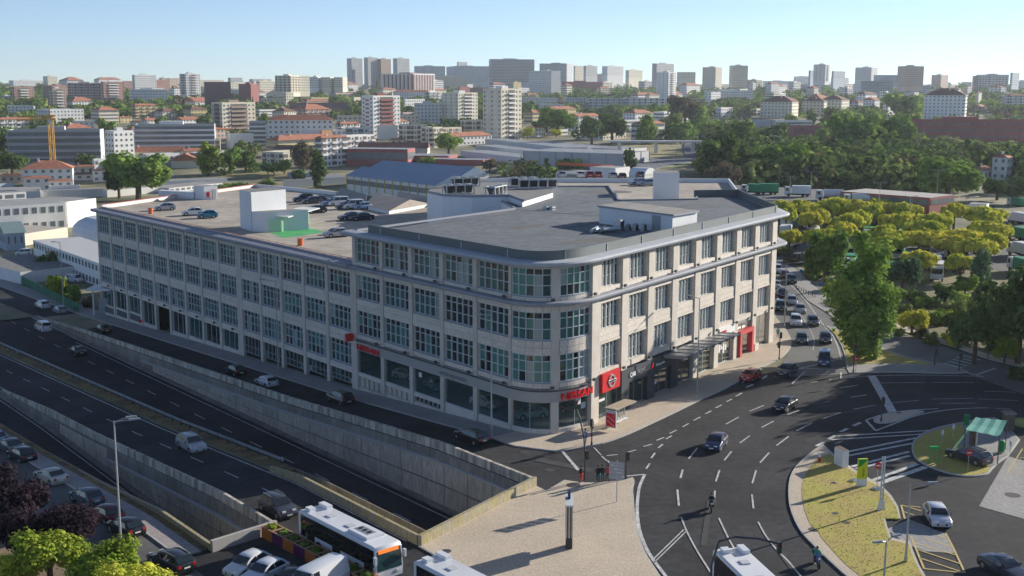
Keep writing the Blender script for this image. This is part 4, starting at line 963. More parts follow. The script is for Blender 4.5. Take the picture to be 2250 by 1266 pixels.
def building(name,label,cat,x0,xc,x1,yt,yb,col,style='grid',col2=None,roof='flat',D=None,phi=None,group=None,ex=6,fh=3.0,base=None,cr=None,depth=None):
    if cr: 
        k=2.9605; ox=(0,740,1490)[cr-1]; x0,xc,x1=[ox+v/k for v in (x0,xc,x1)]; yt,yb=100+yt/k,100+yb/k
    r=ray(xc,yb)
    if D: kk=D/r[1]; C0=(r[0]*kk,D,CAMZ+r[2]*kk)
    else: C0=at(xc,yb)
    D=C0[1]; H=(yb-yt)/FPX*D*1.02; a=max(xc-x0,.5); b=max(x1-xc,.5)
    ph=RAD(phi) if phi is not None else clamp(math.atan2(a,b),RAD(50),RAD(72))
    LR=b*D/FPX/math.cos(ph); LL=a*D/FPX/math.sin(ph)
    if depth: 
        if a<b: LL=depth
        else: LR=depth
    eR=(math.cos(ph),math.sin(ph)); eL=(-math.sin(ph),math.cos(ph))
    root=thing(name,label,cat,(C0[0],C0[1],C0[2]),0,group)
    z0=C0[2]; z1=z0+H; zb=z0-ex
    if D>1900: zb-=30
    P2=lambda u,v:(C0[0]+eR[0]*u+eL[0]*v,C0[1]+eR[1]*u+eL[1]*v)
    m=MB(); pts=[P2(0,0),P2(LR,0),P2(LR,LL),P2(0,LL)]
    m.prism(pts,zb,z1,0,1 if roof=='flat' else 0); m.build('wall',[CM[col],flatroof],root)
    c2=CM[col2] if col2 else CM[col]
    W_=MB(); B_=MB(); A_=MB()
    ns=max(1,int(round(H/fh))); fhh=H/ns
    for (o,e,n,L,side) in ((C0,eR,(-eL[0],-eL[1]),LR,'R'),(C0,eL,(-eR[0],-eR[1]),LL,'L')):
        if L<3: continue
        nc=max(1,int(round(L/3.4))); cw=L/nc; stl=style
        if style=='tower': stl='balc' if side=='R' else 'gridn'
        if style=='blankR': stl='none' if side=='R' else 'grid'
        if style=='blankL': stl='none' if side=='L' else 'grid'
        for i in range(ns):
            zb_=z0+i*fhh
            if stl=='band': W_.obox(o,e,n,.4,L-.4,0,.08,zb_+fhh*.38,zb_+fhh*.82); continue
            if stl=='slab': W_.obox(o,e,n,.3,L-.3,0,.08,zb_+fhh*.3,zb_+fhh*.9); B_.obox(o,e,n,0,L,0,1.1,zb_-.1,zb_+fhh*.33); continue
            if stl=='none': continue
            for j in range(nc):
                u=j*cw
                if stl=='balc' and nc>2 and (nc//3<=j<nc-nc//3):
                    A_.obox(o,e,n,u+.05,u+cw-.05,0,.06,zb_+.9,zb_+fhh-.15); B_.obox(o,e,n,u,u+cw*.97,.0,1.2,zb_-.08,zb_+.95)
                elif stl=='balcall':
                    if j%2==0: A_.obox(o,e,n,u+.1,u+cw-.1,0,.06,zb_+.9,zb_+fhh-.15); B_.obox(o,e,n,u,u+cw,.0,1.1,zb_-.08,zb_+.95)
                    else: W_.obox(o,e,n,u+cw*.3,u+cw*.7,0,.07,zb_+fhh*.35,zb_+fhh*.8)
                elif stl=='gridn': 
                    if j%2==0 or nc<3: W_.obox(o,e,n,u+cw*.32,u+cw*.68,0,.07,zb_+fhh*.35,zb_+fhh*.75)
                    if j%2==1: B_.obox(o,e,n,u+cw*.1,u+cw*.9,0,.5,zb_+.05,zb_+fhh*.35)
                else: W_.obox(o,e,n,u+cw*.3,u+cw*.7,0,.07,zb_+fhh*.36,zb_+fhh*.78)
    if W_.f: W_.build('windows',winm,root,kind='stuff')
    if A_.f: A_.build('balcony_shade_panels',balcm,root,kind='stuff')
    if B_.f: B_.build('balconies',c2,root,kind='stuff')
    if roof=='flat':
        m=MB()
        w_=.3
        for A,B in ((0,1),(1,2),(2,3),(3,0)): quadwall(m,pts[A],pts[B],w_,z1,z1+.9,0,1)
        m.build('parapet',CM[col],root)
        if LR>6 and LL>6 and H>14:
            m=MB(); m.obox(C0,eR,eL,LR*.3,LR*.6,LL*.3,LL*.65,z1,z1+2.6); m.build('roof_house',c2,root)
            m=MB(); m.tube((*P2(LR*.4,LL*.4),z1+2),(*P2(LR*.4,LL*.4),z1+5.5),.12,n=4); m.build('antenna',darkm,root)
    elif roof in('hip','gable','hipd'):
        o_=.6; q=[P2(-o_,-o_),P2(LR+o_,-o_),P2(LR+o_,LL+o_),P2(-o_,LL+o_)]; rh=min(LR,LL)*.24; m=MB(); i_=min(LR,LL)*.5*(1 if roof!='gable' else .0)
        if LR>=LL: t0,t1=P2(i_-o_,LL/2),P2(LR-i_+o_,LL/2)
        else: t0,t1=P2(LR/2,i_-o_),P2(LR/2,LL-i_+o_)
        v=[(*p,z1) for p in q]+[(*t0,z1+rh),(*t1,z1+rh)]
        f=[(0,1,5,4),(1,2,5),(2,3,4,5),(3,0,4)] if LR>=LL else [(0,1,4),(1,2,5,4),(2,3,5),(3,0,4,5)]
        m.add(v,f+[(3,2,1,0)]); m.build('roof',tiled if roof=='hipd' else tile,root)
        m=MB(); m.obox(C0,eR,eL,LR*.3,LR*.3+.7,LL*.4,LL*.4+.7,z1,z1+rh+1); m.build('chimney',CM[col],root)
    LAND.append((xc,(yt+yb)/2,label)); BG.append((x0-2,x1+2,yt,yb,D))
    return root
BG=[]
def S(cr,rows):
    for r in rows:
        lab,cat,x0,xc,x1,yt,yb,col,st_=r[:9]; kw=dict(r[9]) if len(r)>9 else {}
        nm=kw.pop('n','apartment_block' if cat=='apartment block' else cat.replace(' ','_'))
        building(nm,lab,cat,x0,xc,x1,yt,yb,col,st_,cr=cr,**kw)
AB='apartment block'; TW='tower block'; HO='house'
S(1,[
('brick tower with white strips at the far left skyline',TW,75,100,185,280,395,'brick','tower',dict(col2='white')),
('pale cluster of high flats on the horizon at the far left',AB,45,90,228,232,275,'palegrey','grid',dict(D=2900)),
('dark brick block behind trees left of the long pink slab',AB,255,345,432,268,355,'brick','grid',dict(D=1500)),
('grey and brick tower standing left of the long pink slab',TW,300,350,410,292,435,'brown','tower',dict(col2='palegrey')),
('long pinkish slab of flats with white balconies on the left skyline',AB,432,445,655,255,355,'pink','balcall',dict(col2='cream',phi=20,D=1420)),
('brick tower at the right end of the long pink slab',TW,655,680,770,247,390,'brick','tower',dict(col2='white')),
('slim pale grey tower above the white terrace on the left',TW,858,880,982,200,295,'palegrey','grid',dict(D=1600)),
('white stepped block of flats below the slim pale grey tower',AB,790,860,1067,296,402,'white','grid',dict(phi=22)),
('small brick block left of the slim pale grey tower',AB,798,805,860,236,280,'brick','grid',dict(D=1900)),
('brick block between the two slim grey towers',AB,985,1010,1080,228,276,'brick','grid',dict(D=1900)),
('small terracotta block left of the second grey tower',AB,1088,1100,1155,218,270,'pink','grid',dict(D=2000)),
('second slim grey tower with dark window column',TW,1160,1215,1285,195,320,'palegrey','balc',dict(D=1450)),
('dark purple brick block of flats on the ridge',AB,1325,1335,1490,248,375,'purple','grid',dict(phi=20,D=1350)),
('reddish tower with white side right of the purple block',TW,1550,1635,1668,262,378,'red','grid',dict(D=1350)),
('cream block behind the purple block',AB,1490,1495,1562,247,305,'cream','grid',dict(D=1700)),
('cream block of flats between reddish tower and cream slabs',AB,1665,1690,1765,238,310,'cream','grid',dict(D=1600)),
('large cream corner block left of the cream slabs',AB,1785,1890,1932,205,302,'cream','balcall',dict(D=1500)),
('cream slab right of the large cream corner block',AB,1932,1940,2002,206,302,'cream','grid',dict(D=1520)),
('white and cream slab second in the row on the ridge',AB,2010,2070,2085,212,280,'white','grid',dict(D=1650)),
('cream slab third in the row on the ridge',AB,2085,2150,2170,214,276,'cream','grid',dict(D=1650)),
('cream slab last in the row before the grey twin towers',AB,2170,2230,2252,214,276,'cream','grid',dict(D=1650)),
('grey horizon block between purple block and cream slabs',AB,1480,1500,1560,214,250,'grey','grid',dict(D=2600)),
('low beige horizon block beside the slim grey tower',AB,1285,1300,1420,228,262,'beige','grid',dict(D=2400)),
('grey horizon block above the big cream corner block',AB,1620,1640,1740,222,250,'grey','grid',dict(D=2700)),
('beige tower with brown balconies standing in front of the long office',TW,1365,1452,1622,388,600,'cream','balc',dict(col2='brown')),
('white podium building at the foot of the beige tower',AB,1450,1500,1637,590,672,'white','none',dict(phi=25)),
('long office building with stacked white bands left of the beige tower','office block',860,882,1372,530,690,'grey','slab',dict(col2='white',phi=12,depth=18)),
('banded office wing right of the beige tower','office block',1622,1626,1728,508,645,'grey','slab',dict(col2='white',phi=12,depth=18)),
('long pale terrace of flats with red roof right of the beige tower',AB,1738,1745,2155,492,645,'palegrey','grid',dict(roof='hip',phi=10,depth=14)),
('orange rendered house end beside the white warehouse wall',HO,2088,2095,2152,565,655,'orange','none'),
('blank white building below the pale terrace','warehouse',1968,1975,2092,558,655,'white','none',dict(phi=15)),
('white flats beside the orange house end',AB,2150,2160,2250,560,640,'white','grid',dict(phi=20)),
('cream hip roofed villa left of its gabled neighbour on the slope',HO,985,1060,1132,432,475,'cream','grid',dict(roof='hipd')),
('yellow gabled villa on the slope left of the beige tower',HO,1180,1245,1322,420,482,'yellow','grid',dict(roof='hipd')),
('cream villa with chimneys right of the beige tower',HO,1760,1850,1912,432,492,'cream','grid',dict(roof='hipd')),
('white house with low gable left of the banded office roof',HO,910,960,1005,490,530,'white','grid',dict(roof='gable')),
('white house with low gable above the banded office',HO,1130,1190,1272,486,520,'white','grid',dict(roof='gable')),
('small yellow house end among trees above the banded office',HO,765,785,838,470,505,'yellow','grid',dict(roof='gable')),
('brown roofed row of cottages above the banded office',HO,835,845,920,500,525,'cream','none',dict(roof='hipd',phi=15)),
('long red and grey school like block on the slope at right',AB,1860,1890,2250,382,442,'red','band',dict(col2='white',phi=12,roof='flat',depth=14)),
('low beige building on the slope below the reddish tower',AB,1680,1700,1850,350,385,'cream','grid',dict(phi=20)),
('low grey villas with terrace below the big cream block',AB,1675,1690,1935,308,350,'palegrey','band',dict(phi=15)),
('white and pink terraced flats at the left edge',AB,35,50,205,398,450,'white','grid',dict(phi=15)),
('unfinished white building behind the crane',AB,468,480,602,502,570,'palegrey','grid',dict(phi=20)),
('low white shed beside the unfinished white building','warehouse',600,610,655,560,600,'white','none'),
('white chapel like block with punched windows',AB,668,748,842,572,745,'white','grid'),
('low white annex left of the chapel like block',AB,618,625,670,620,700,'white','grid'),
('beige low block with brown bays in front of the banded office',AB,1088,1095,1415,622,685,'beige','balcall',dict(col2='brown',phi=12,depth=12)),
('long red tiled hall roof behind the big green tree','warehouse',745,760,1165,695,722,'cream','none',dict(roof='gable',phi=10,depth=12)),
('white hall with red gabled roof below the beige tower','warehouse',1160,1205,1300,690,722,'white','grid',dict(roof='gable',phi=35)),
('low hall with long red tiled roof left of the light green tree','warehouse',1105,1115,1295,752,800,'cream','none',dict(roof='gable',phi=12,depth=18)),
('large white house with broad red roof in the old quarter',HO,128,150,442,808,925,'white','grid',dict(roof='hip',phi=18,depth=14)),
('white house with hipped red roof and small turret',HO,298,320,452,888,980,'white','grid',dict(roof='hip',phi=25)),
('white house with red roof nearest the lower left wall',HO,135,160,310,868,950,'white','grid',dict(roof='hip',phi=25)),
('white house with small red roof beside the green tree',HO,592,605,692,818,890,'white','grid',dict(roof='hip',phi=20)),
('cream house with red roof in the old quarter',HO,445,462,600,792,850,'cream','grid',dict(roof='hip',phi=20)),
('dark roofed row house in the old quarter',HO,420,432,590,842,880,'white','grid',dict(roof='hipd',phi=15)),
('grey roofed row house at the left edge',HO,-10,5,135,850,900,'pink','grid',dict(roof='hipd',phi=15)),
('white tower house with roof terrace in the old quarter',HO,600,615,672,752,830,'white','grid'),
('white roofed yard buildings behind the left roof','warehouse',300,320,500,930,990,'white','grid',dict(phi=20)),
('mint green workshop at the left edge','warehouse',-20,-5,62,915,960,'bluegrey','none'),
])
S(2,[
('leftmost of the three grey horizon towers',TW,65,100,160,95,262,'grey','grid',dict(D=2500)),
('middle grey horizon tower, widest of the three',TW,177,205,262,90,264,'grey','grid',dict(D=2500)),
('narrow right half of the middle horizon tower',TW,262,290,347,99,264,'brown','grid',dict(D=2520)),
('rightmost of the three grey horizon towers',TW,366,395,466,95,262,'grey','grid',dict(D=2500)),
('red and white chequered slab below the horizon towers',AB,283,498,622,192,292,'white','balcall',dict(col2='red',D=1700)),
('blue grey horizon slab left of the domed block',AB,500,515,700,142,238,'bluegrey','grid',dict(D=2600,phi=15)),
('blue grey horizon slab with stepped roof at the centre',AB,700,770,990,142,240,'bluegrey','grid',dict(D=2650,phi=15)),
('small tower block above the central horizon slab',TW,782,790,845,112,160,'grey','grid',dict(D=2700)),
('widest glassy horizon block with framed roof',AB,990,1005,1282,99,238,'bluegrey','slab',dict(col2='grey',D=2500,phi=15)),
('broad grey tower with blank dark end at the centre right',TW,1255,1395,1456,176,340,'palegrey','blankR',dict(phi=40)),
('grey horizon slab behind the broad grey tower',AB,1322,1495,1540,126,240,'grey','grid',dict(D=2300)),
('pale horizon slab right of the broad grey tower',AB,1540,1550,1605,140,235,'beige','grid',dict(D=2400)),
('low grey horizon slab right of the pale one',AB,1605,1620,1700,138,200,'grey','grid',dict(D=2600)),
('terracotta cube of flats among trees on the ridge',AB,1683,1735,1788,190,258,'red','grid',dict(col2='pink')),
('faint terraced hill block on the horizon',AB,1728,1760,1875,140,195,'palegrey','grid',dict(D=3000)),
('cream villas on the horizon right of the faint terraced block',AB,1880,1900,2000,165,210,'cream','grid',dict(D=2500)),
('grey roof block behind the white tower on the ridge',TW,2053,2080,2212,125,215,'grey','grid',dict(D=2200)),
('white tower on the ridge with dark window columns',TW,2083,2155,2213,186,350,'white','tower'),
('brown and grey block of flats below the horizon slabs',AB,640,655,845,208,295,'beige','grid',dict(phi=18)),
('long ochre block of flats with red roofline',AB,820,835,1158,222,270,'brown','grid',dict(phi=10,depth=14)),
('long dark red brick block right of the broad grey tower',AB,1460,1475,1722,242,298,'red','grid',dict(phi=10,depth=14)),
('white tower with red balconies and blue shaded side',TW,158,240,396,345,602,'white','tower',dict(col2='red')),
('white podium wing at the foot of the red balcony tower',AB,258,270,392,532,612,'white','none',dict(phi=20)),
('shorter of the twin white towers with brown balconies',TW,682,790,912,322,520,'cream','tower',dict(col2='white')),
('taller of the twin white towers with brown balconies',TW,950,1070,1202,302,622,'cream','tower',dict(col2='white')),
('low terraced wing below the shorter twin tower',AB,800,850,1020,498,585,'beige','balcall',dict(phi=25)),
('grey and cream block between red balcony tower and twin towers',AB,500,520,682,388,520,'palegrey','grid',dict(phi=18)),
('beige low flats beside the red balcony tower',AB,395,405,532,462,530,'beige','grid',dict(phi=18)),
('cream stepped flats at the foot of the red balcony tower',AB,400,480,582,528,650,'cream','balcall'),
('yellowish cream flats with balconies near the school',AB,550,625,685,545,668,'cream','balcall'),
('pale low flats right of the yellowish cream ones',AB,665,690,805,545,600,'beige','balcall'),
('small white block behind the beige low flats',AB,435,445,562,358,435,'white','grid'),
('white house with red roof above the shorter twin tower',HO,335,375,602,305,362,'white','grid',dict(roof='hip',phi=15,depth=12)),
('long beige crenellated flats left of the red balcony tower',AB,0,10,162,468,565,'beige','grid',dict(phi=12,depth=12)),
('bluish white flats with dark balconies left of the red balcony tower',AB,55,70,205,548,655,'palegrey','balcall',dict(col2='grey',phi=18)),
('small cream hut at the left of the red balcony tower',HO,105,112,150,342,375,'cream','none'),
('low white block right of the taller twin tower',AB,1203,1215,1308,345,388,'palegrey','grid',dict(phi=15)),
('white flats behind trees right of the taller twin tower',AB,1312,1325,1440,348,395,'white','grid',dict(phi=15)),
('white low wing in front of the white flats',AB,1312,1325,1475,388,432,'white','grid',dict(phi=18)),
('long pale apartments row in the centre right valley',AB,1620,1640,1870,352,422,'palegrey','balcall',dict(phi=12,depth=12)),
('long pale apartments row right of the first one',AB,1870,1885,2150,350,420,'white','balcall',dict(phi=12,depth=12)),
('white flats between trees above the long pale rows',AB,1480,1495,1620,345,395,'palegrey','grid',dict(phi=15)),
('white house with red hipped roof in the park at right',HO,1868,1940,2072,445,535,'white','grid',dict(roof='hip')),
('white gabled house half hidden by park trees',HO,1508,1575,1722,468,555,'white','grid',dict(roof='gable')),
('red brick flats above the twin towers',AB,790,800,860,272,312,'red','grid'),
('long red brick flats behind the taller twin tower',AB,860,870,1050,280,320,'red','band',dict(phi=10,depth=12)),
('small yellow flats right of the long ochre block',AB,1130,1150,1200,245,295,'yellow','grid'),
('red tiled pavilion near the cream stepped flats',HO,338,352,460,615,650,'cream','grid',dict(roof='hip',phi=20)),
('red brick houses at the far left of the centre',AB,0,8,70,375,430,'red','grid',dict(phi=15)),
])
S(3,[
('left one of the twin beige towers on the right ridge',TW,165,240,294,152,305,'beige','grid'),
('right one of the twin beige towers on the right ridge',TW,335,350,458,142,302,'beige','grid',dict(phi=25)),
('white podium in front of the twin beige towers',AB,175,195,497,302,378,'white','grid',dict(phi=12,depth=14)),
('small cream block at the left of the twin beige towers',AB,0,15,115,178,215,'cream','grid',dict(phi=15,D=2300)),
('grey white tower alone on the right horizon',TW,890,955,1001,132,232,'palegrey','tower',dict(D=1900)),
('low block attached left of the lone grey tower',AB,850,860,890,168,205,'bluegrey','grid',dict(D=1950)),
('low blue grey block right of the lone grey tower',AB,1000,1010,1122,172,215,'bluegrey','grid',dict(D=2100)),
('grey stepped tower in the middle of the right horizon',TW,1170,1255,1320,150,225,'palegrey','grid',dict(D=2000)),
('pinkish gridded tower with red roof parapet on the right horizon',TW,1445,1470,1608,145,268,'pink','grid',dict(phi=20,D=1700)),
('blue grey block between stepped tower and pinkish tower',AB,1300,1320,1445,198,245,'bluegrey','grid',dict(D=1900,phi=12)),
('grey window wall block below the stepped tower',AB,1200,1210,1405,238,305,'grey','grid',dict(phi=12,D=1450)),
('low blue white block below the pinkish tower',AB,1465,1480,1658,268,325,'bluegrey','band',dict(phi=12)),
('white and pink block right of the pinkish tower',AB,1658,1705,1788,200,300,'pink','grid',dict(col2='white')),
('pink end block of the grey row at the right edge',AB,1912,1920,1978,205,300,'pink','grid'),
('grey row of flats at the right edge skyline',AB,1978,2020,2165,198,302,'palegrey','balcall',dict(phi=20)),
('pale flats cut off at the right edge skyline',AB,2160,2170,2260,185,262,'bluegrey','grid',dict(D=1900)),
('long low white terrace on the right ridge',AB,540,560,760,235,272,'white','grid',dict(phi=10,depth=12)),
('low grey villa with roof terrace on the right ridge',HO,762,775,858,205,258,'palegrey','grid',dict(phi=15)),
('grey low block above the yellow houses',AB,740,760,900,258,298,'grey','grid',dict(phi=12)),
('grey block with white side below the lone grey tower',AB,1005,1060,1130,215,280,'bluegrey','grid'),
('cream house block leftmost of the red roofed row',HO,555,738,813,372,475,'cream','grid',dict(roof='hipd',phi=62)),
('tan house block second of the red roofed row',HO,820,945,985,368,462,'beige','grid',dict(roof='hipd',phi=62)),
('cream house block third of the red roofed row',HO,945,1060,1142,358,452,'cream','grid',dict(roof='hipd')),
('white gabled block fourth of the red roofed row',HO,1165,1215,1330,322,418,'white','grid',dict(roof='hipd')),
('white gabled house below the fourth block of the row',HO,1215,1275,1328,358,428,'white','grid',dict(roof='gable')),
('brick red roofed flats behind the large round tree',AB,1480,1500,1625,345,440,'red','grid',dict(roof='hipd',phi=20)),
('big blue white block with dark roof above the long red school',AB,1630,1860,1937,332,505,'white','grid',dict(roof='hipd',phi=66)),
('cream narrow house behind the big blue white block',HO,1935,1950,1987,312,405,'cream','none',dict(roof='gable')),
('white and blue flats cut off at the right edge',AB,2138,2150,2260,330,435,'white','balcall',dict(roof='hip',phi=15)),
('long low white canopy building among the trees','warehouse',488,500,638,495,552,'bluegrey','none',dict(phi=12)),
('long low white workshop with flat roof among the trees','warehouse',638,650,878,498,548,'white','band',dict(phi=10,depth=14)),
('long dark red brick building behind the trees','school',630,640,948,535,612,'red','grid',dict(phi=8,depth=14,n='school')),
('very long red brick building with white windows at right','school',1500,1540,2280,500,662,'red','grid',dict(phi=6,depth=16,fh=3.6,n='school')),
('small white house with brown roof beside the big right tree',HO,1915,1990,2110,815,880,'white','grid',dict(roof='hip')),
('small white house with red roof at the right edge',HO,2060,2130,2205,735,880,'white','grid',dict(roof='hip')),
])
# ---------------------------------------------------------------- things on the roof
def pbox(name,C,L,R,z,h,mats,parent=None,zL=None,zR=None,mb=None,over=0):
    "upright block from three surveyed corner pixels: nearest corner C, then the corners to its left and right"
    c=at(*C,z=z); l=at(*L,z=zL if zL is not None else z); r=at(*R,z=zR if zR is not None else z)
    m=mb or MB(); pts=[c[:2],r[:2],(l[0]+r[0]-c[0],l[1]+r[1]-c[1]),l[:2]]
    m.prism(pts,z-.02,z+h,0,1 if isinstance(mats,list) and len(mats)>1 else 0)
    if mb is None: return m.build(name,mats,parent),pts
    return m,pts
whitew=M('white wall',(.7,.71,.72),.7,.05,.3,stretch=(1,1,.3)); roofg=M('small roof felt',(.2,.2,.19),.9,.15,.6)
sh,pts=pbox('stair_tower',(554,509),(528.7,501.4),(627.7,416.2),15,6.4,[whitew,roofg],bld,zR=21.4)
m=MB(); m.tube((*pts[0],15.1),(*pts[0],21.2),.06,n=6); m.build('downpipe',greym,sh)
m,p2=pbox('',(586,511),(554,509),(677,461),15,3.3,[whitew,roofg],zR=18.3,mb=MB()); st2=m.build('stair_house',[whitew,roofg],bld)
greeng_=glassmat('green glass',(.45,.75,.5),.25,.15); cyanm=M('canopy white',(.6,.62,.58),.5,.03,1)
g0,g1,g2_=at(588,512,z=15),at(619,510,z=15),at(680,492,z=15)
m=MB(); quadwall(m,g0,g1,.06,15.02,17.2); m.build('glass_screen',greeng_,st2); m=MB(); quadwall(m,g1,g2_,.06,15.02,17.2); m.build('glass_screen',greeng_,st2)
d=Vector((g2_[0]-g1[0],g2_[1]-g1[1])); e=d.normalized(); nn=Vector((e.y,-e.x))
m=MB(); m.add([(g1[0]+nn.x*1.2,g1[1]+nn.y*1.2,17.5),(g2_[0]+nn.x*1.2+e.x*2,g2_[1]+nn.y*1.2+e.y*2,17.6),(g2_[0]-nn.x*2.2+e.x*2,g2_[1]-nn.y*2.2+e.y*2,17.75),(g1[0]-nn.x*2.2,g1[1]-nn.y*2.2,17.7),(g1[0]+nn.x*1.2,g1[1]+nn.y*1.2,17.35),(g2_[0]+nn.x*1.2+e.x*2,g2_[1]+nn.y*1.2+e.y*2,17.45),(g2_[0]-nn.x*2.2+e.x*2,g2_[1]-nn.y*2.2+e.y*2,17.6),(g1[0]-nn.x*2.2,g1[1]-nn.y*2.2,17.55)],[(0,1,2,3),(7,6,5,4),(0,4,5,1),(1,5,6,2),(2,6,7,3),(3,7,4,0)]); m.build('canopy',cyanm,st2)
m=MB(); m.add([at(594,512.5,z=15.03),at(625,523,z=15.03),at(713,510.5,z=15.03),at(676,499,z=15.03)],[(0,1,2,3)]); m.build('green_floor_paint',M('green floor paint',(.08,.42,.14),.7,.15,.4),bld)
st3,_=pbox('stair_house',(449,439.5),(426,437.5),(479,437.5),15,2.8,[whitew,roofg],bld)
m=MB(); a=at(455,434,z=15.8); b=at(462,434,z=15.8); quadwall(m,(a[0],a[1]-.5),(b[0],b[1]-.5),.3,15.9,16.9); m.build('hose_cabinet',redp,st3)
m=MB(); a=at(468,438.6,z=15); b=at(476,438,z=15); quadwall(m,(a[0],a[1]-.2),(b[0],b[1]-.2),.3,15.05,17.1); m.build('door',greym,st3)
pbox('deck_shed',(426,438),(348,434),(432,436),15,1.5,[whitew,whitew],bld)
ph,ps=pbox('penthouse',(1477,513),(1316,490.5),(1531,503),19.5,2.25,[whitew,roofg],bld)
m=MB(); c=Vector(((ps[0][0]+ps[2][0])/2,(ps[0][1]+ps[2][1])/2)); m.prism([tuple(c+(Vector(p)-c)*1.04) for p in ps],21.75,22.0,0,1); m.build('roof_slab',[cornm,M('sandy roof',(.3,.28,.25),.9,.15,.6)],ph)
m=MB(); e=(Vector(ps[3])-Vector(ps[0])).normalized(); q=Vector(ps[0])+e*2.2; quadwall(m,(q.x,q.y),(q.x+e.x*1.6,q.y+e.y*1.6),.08,19.55,21.6,0,1); m.build('door',greym,ph)
r1=at(1437,427,z=19.5); r2=at(1492,427,z=19.5); m=MB(); m.prism([r1[:2],r2[:2],(r2[0]+.5,r2[1]+6),(r1[0]+.5,r1[1]+6)],18,23.3,0,1); m.build('lift_tower',[whitew,roofg],bld)
m=MB(); m.prism([(18.1,197.6),(31.2,199.6),(41,207),(47,255),(-5,255),(-5,226.2),(18.6,225.9)],16.8,18.02,0,1); m.build('rear_deck',[whitew,roofp],bld)
m=MB()
for A,B in (((-5,255),(47,255)),((41,207),(47,255))): quadwall(m,A,B,.3,18,18.9)
m.build('deck_parapet',white,bld)
pl=[at(*p,z=20.3)[:2] for p in ((938,424),(972,432),(1038,434.5),(1118,433),(1148,444),(1215,424),(1210,400),(1010,401),(948,412))]
m=MB(); m.prism(pl,15,20.3,0,1); pb=m.build('plant_block',[whitew,roofg],bld)
m=MB()
for A,B in zip(pl[:5],pl[1:5]): quadwall(m,A,B,.3,20.3,20.75,0,1)
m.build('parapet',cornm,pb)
# pitched pink grey roofs behind the deck
def sawroof(px,label,z,h):
    a=[at(*p,z=z) for p in px]; m=MB(); m.prism([p[:2] for p in a],z-6,z,0,0)
    ridge0=((a[0][0]+a[3][0])/2,(a[0][1]+a[3][1])/2,z+h); ridge1=((a[1][0]+a[2][0])/2,(a[1][1]+a[2][1])/2,z+h)
    r=thing('workshop_roof_building',label,'workshop',(a[0][0],a[0][1],z-6)); m.build('wall',whitew,r)
    m=MB(); v=[(p[0],p[1],z+.02) for p in a]+[ridge0,ridge1]; m.add(v,[(0,1,5,4),(1,2,5),(2,3,4,5),(3,0,4)]); m.build('roof',M('sandy roof sheet',(.34,.3,.26),.85,.12,.4),r)
sawroof([(737,432),(805,452),(805,430),(760,417)],'low workshop with sandy sloping roof behind the parked cars on the deck',15.6,1.2)
sawroof([(800,452),(855,464),(945,448),(850,428)],'workshop with wide sandy hipped roof left of the white plant block',15.6,1.5)
sawroof([(870,440),(940,452),(960,440),(880,424)],'blue grey roofed workshop beside the white plant block',15.4,1.1)
def chiller(px,py,rz,n,label):
    q=at(px,py,z=20.3); L=2.2*n; r=thing('air_chiller',label,'air conditioner',(q[0],q[1],20.3),rz,'rooftop chillers'); 
    f=MB()
    for i in range(n+1):
        x=-L/2+i*2.2
        for y in (-1.1,1.1): f.box(x-.09,x+.09,y-.09,y+.09,0,2.3)
    for z0,z1 in ((0,.2),(2.1,2.35)):
        for y in (-1.1,1.1): f.box(-L/2,L/2,y-.08,y+.08,z0,z1)
        for x in (-L/2,L/2): f.box(x-.08,x+.08,-1.1,1.1,z0,z1)
    put('frame',f.mesh('frame',whitem),r)
    for i in range(n):
        x=-L/2+i*2.2+1.1
        m=MB(); m.hexa([(x-.9,-.25,.4),(x+.9,-.25,.4),(x+.9,.25,.4),(x-.9,.25,.4),(x-.9,-.95,2.1),(x+.9,-.95,2.1),(x+.9,.95,2.1),(x-.9,.95,2.1)]); put('coil',m.mesh('coil',darkm),r)
        m=MB(); m.tube((x,0,2.3),(x,0,2.5),.7,n=12); put('fan',m.mesh('fan',greym),r)
    r.scale=(.78,.78,.72)
for a in ((1007,427,.5,3,'white framed rooftop chiller with three dark panels at the plant corner'),(1022,410,.5,3,'white chiller standing behind the corner chiller'),(1090,430,1.2,3,'narrow white chiller at the middle of the plant roof'),(1150,410,.25,3,'long white chiller behind the row at the right of the plant'),(1182,414,.15,4,'white chiller with four slanted coils at the right of the plant')): chiller(*a)
def unit(px,py,z,sx,sy,sz,label,name='air_conditioner',cat='air conditioner'):
    q=at(px,py,z=z); r=thing(name,label,cat,(q[0],q[1],z),.98); m=MB(); m.box(-sx/2,sx/2,-sy/2,sy/2,0,sz); put('casing',m.mesh('casing',steel),r)
    m=MB(); m.box(-sx/2+.1,sx/2-.1,-sy/2-.03,-sy/2,.12,sz-.15); put('grille',m.mesh('grille',darkm),r); m=MB(); m.tube((0,0,sz),(0,0,sz+.08),min(sx,sy)*.35,n=10); put('fan',m.mesh('fan',greym),r)
unit(1360,508,19.5,1.1,1.0,1.5,'tallest grey fan unit beside the white penthouse'); unit(1396,507,19.5,.9,.5,.9,'small fan unit right of the tallest one'); unit(1414,508,19.5,.9,.5,.9,'last small fan unit along the penthouse wall')
unit(1380,506,19.5,.7,.5,.8,'small fan unit between the tallest and the last'); unit(1201,461,19.5,1,.7,.5,'left box of the pair alone on the roof'); unit(1213,461,19.5,1,.7,.5,'right box of the pair alone on the roof')
q=at(1312,512,z=19.5); dt=thing('air_duct','bundle of silver air ducts lying on the roof by the penthouse','air duct',(q[0],q[1],19.5))
for k in range(4):
    m=MB(); m.tube((k*.5-.8,-.8+k*.15,.35+.1*(k%2)),(k*.9+.4,2.6-k*.5,.45),.28,n=8); put('pipe',m.mesh('pipe',steel),dt)
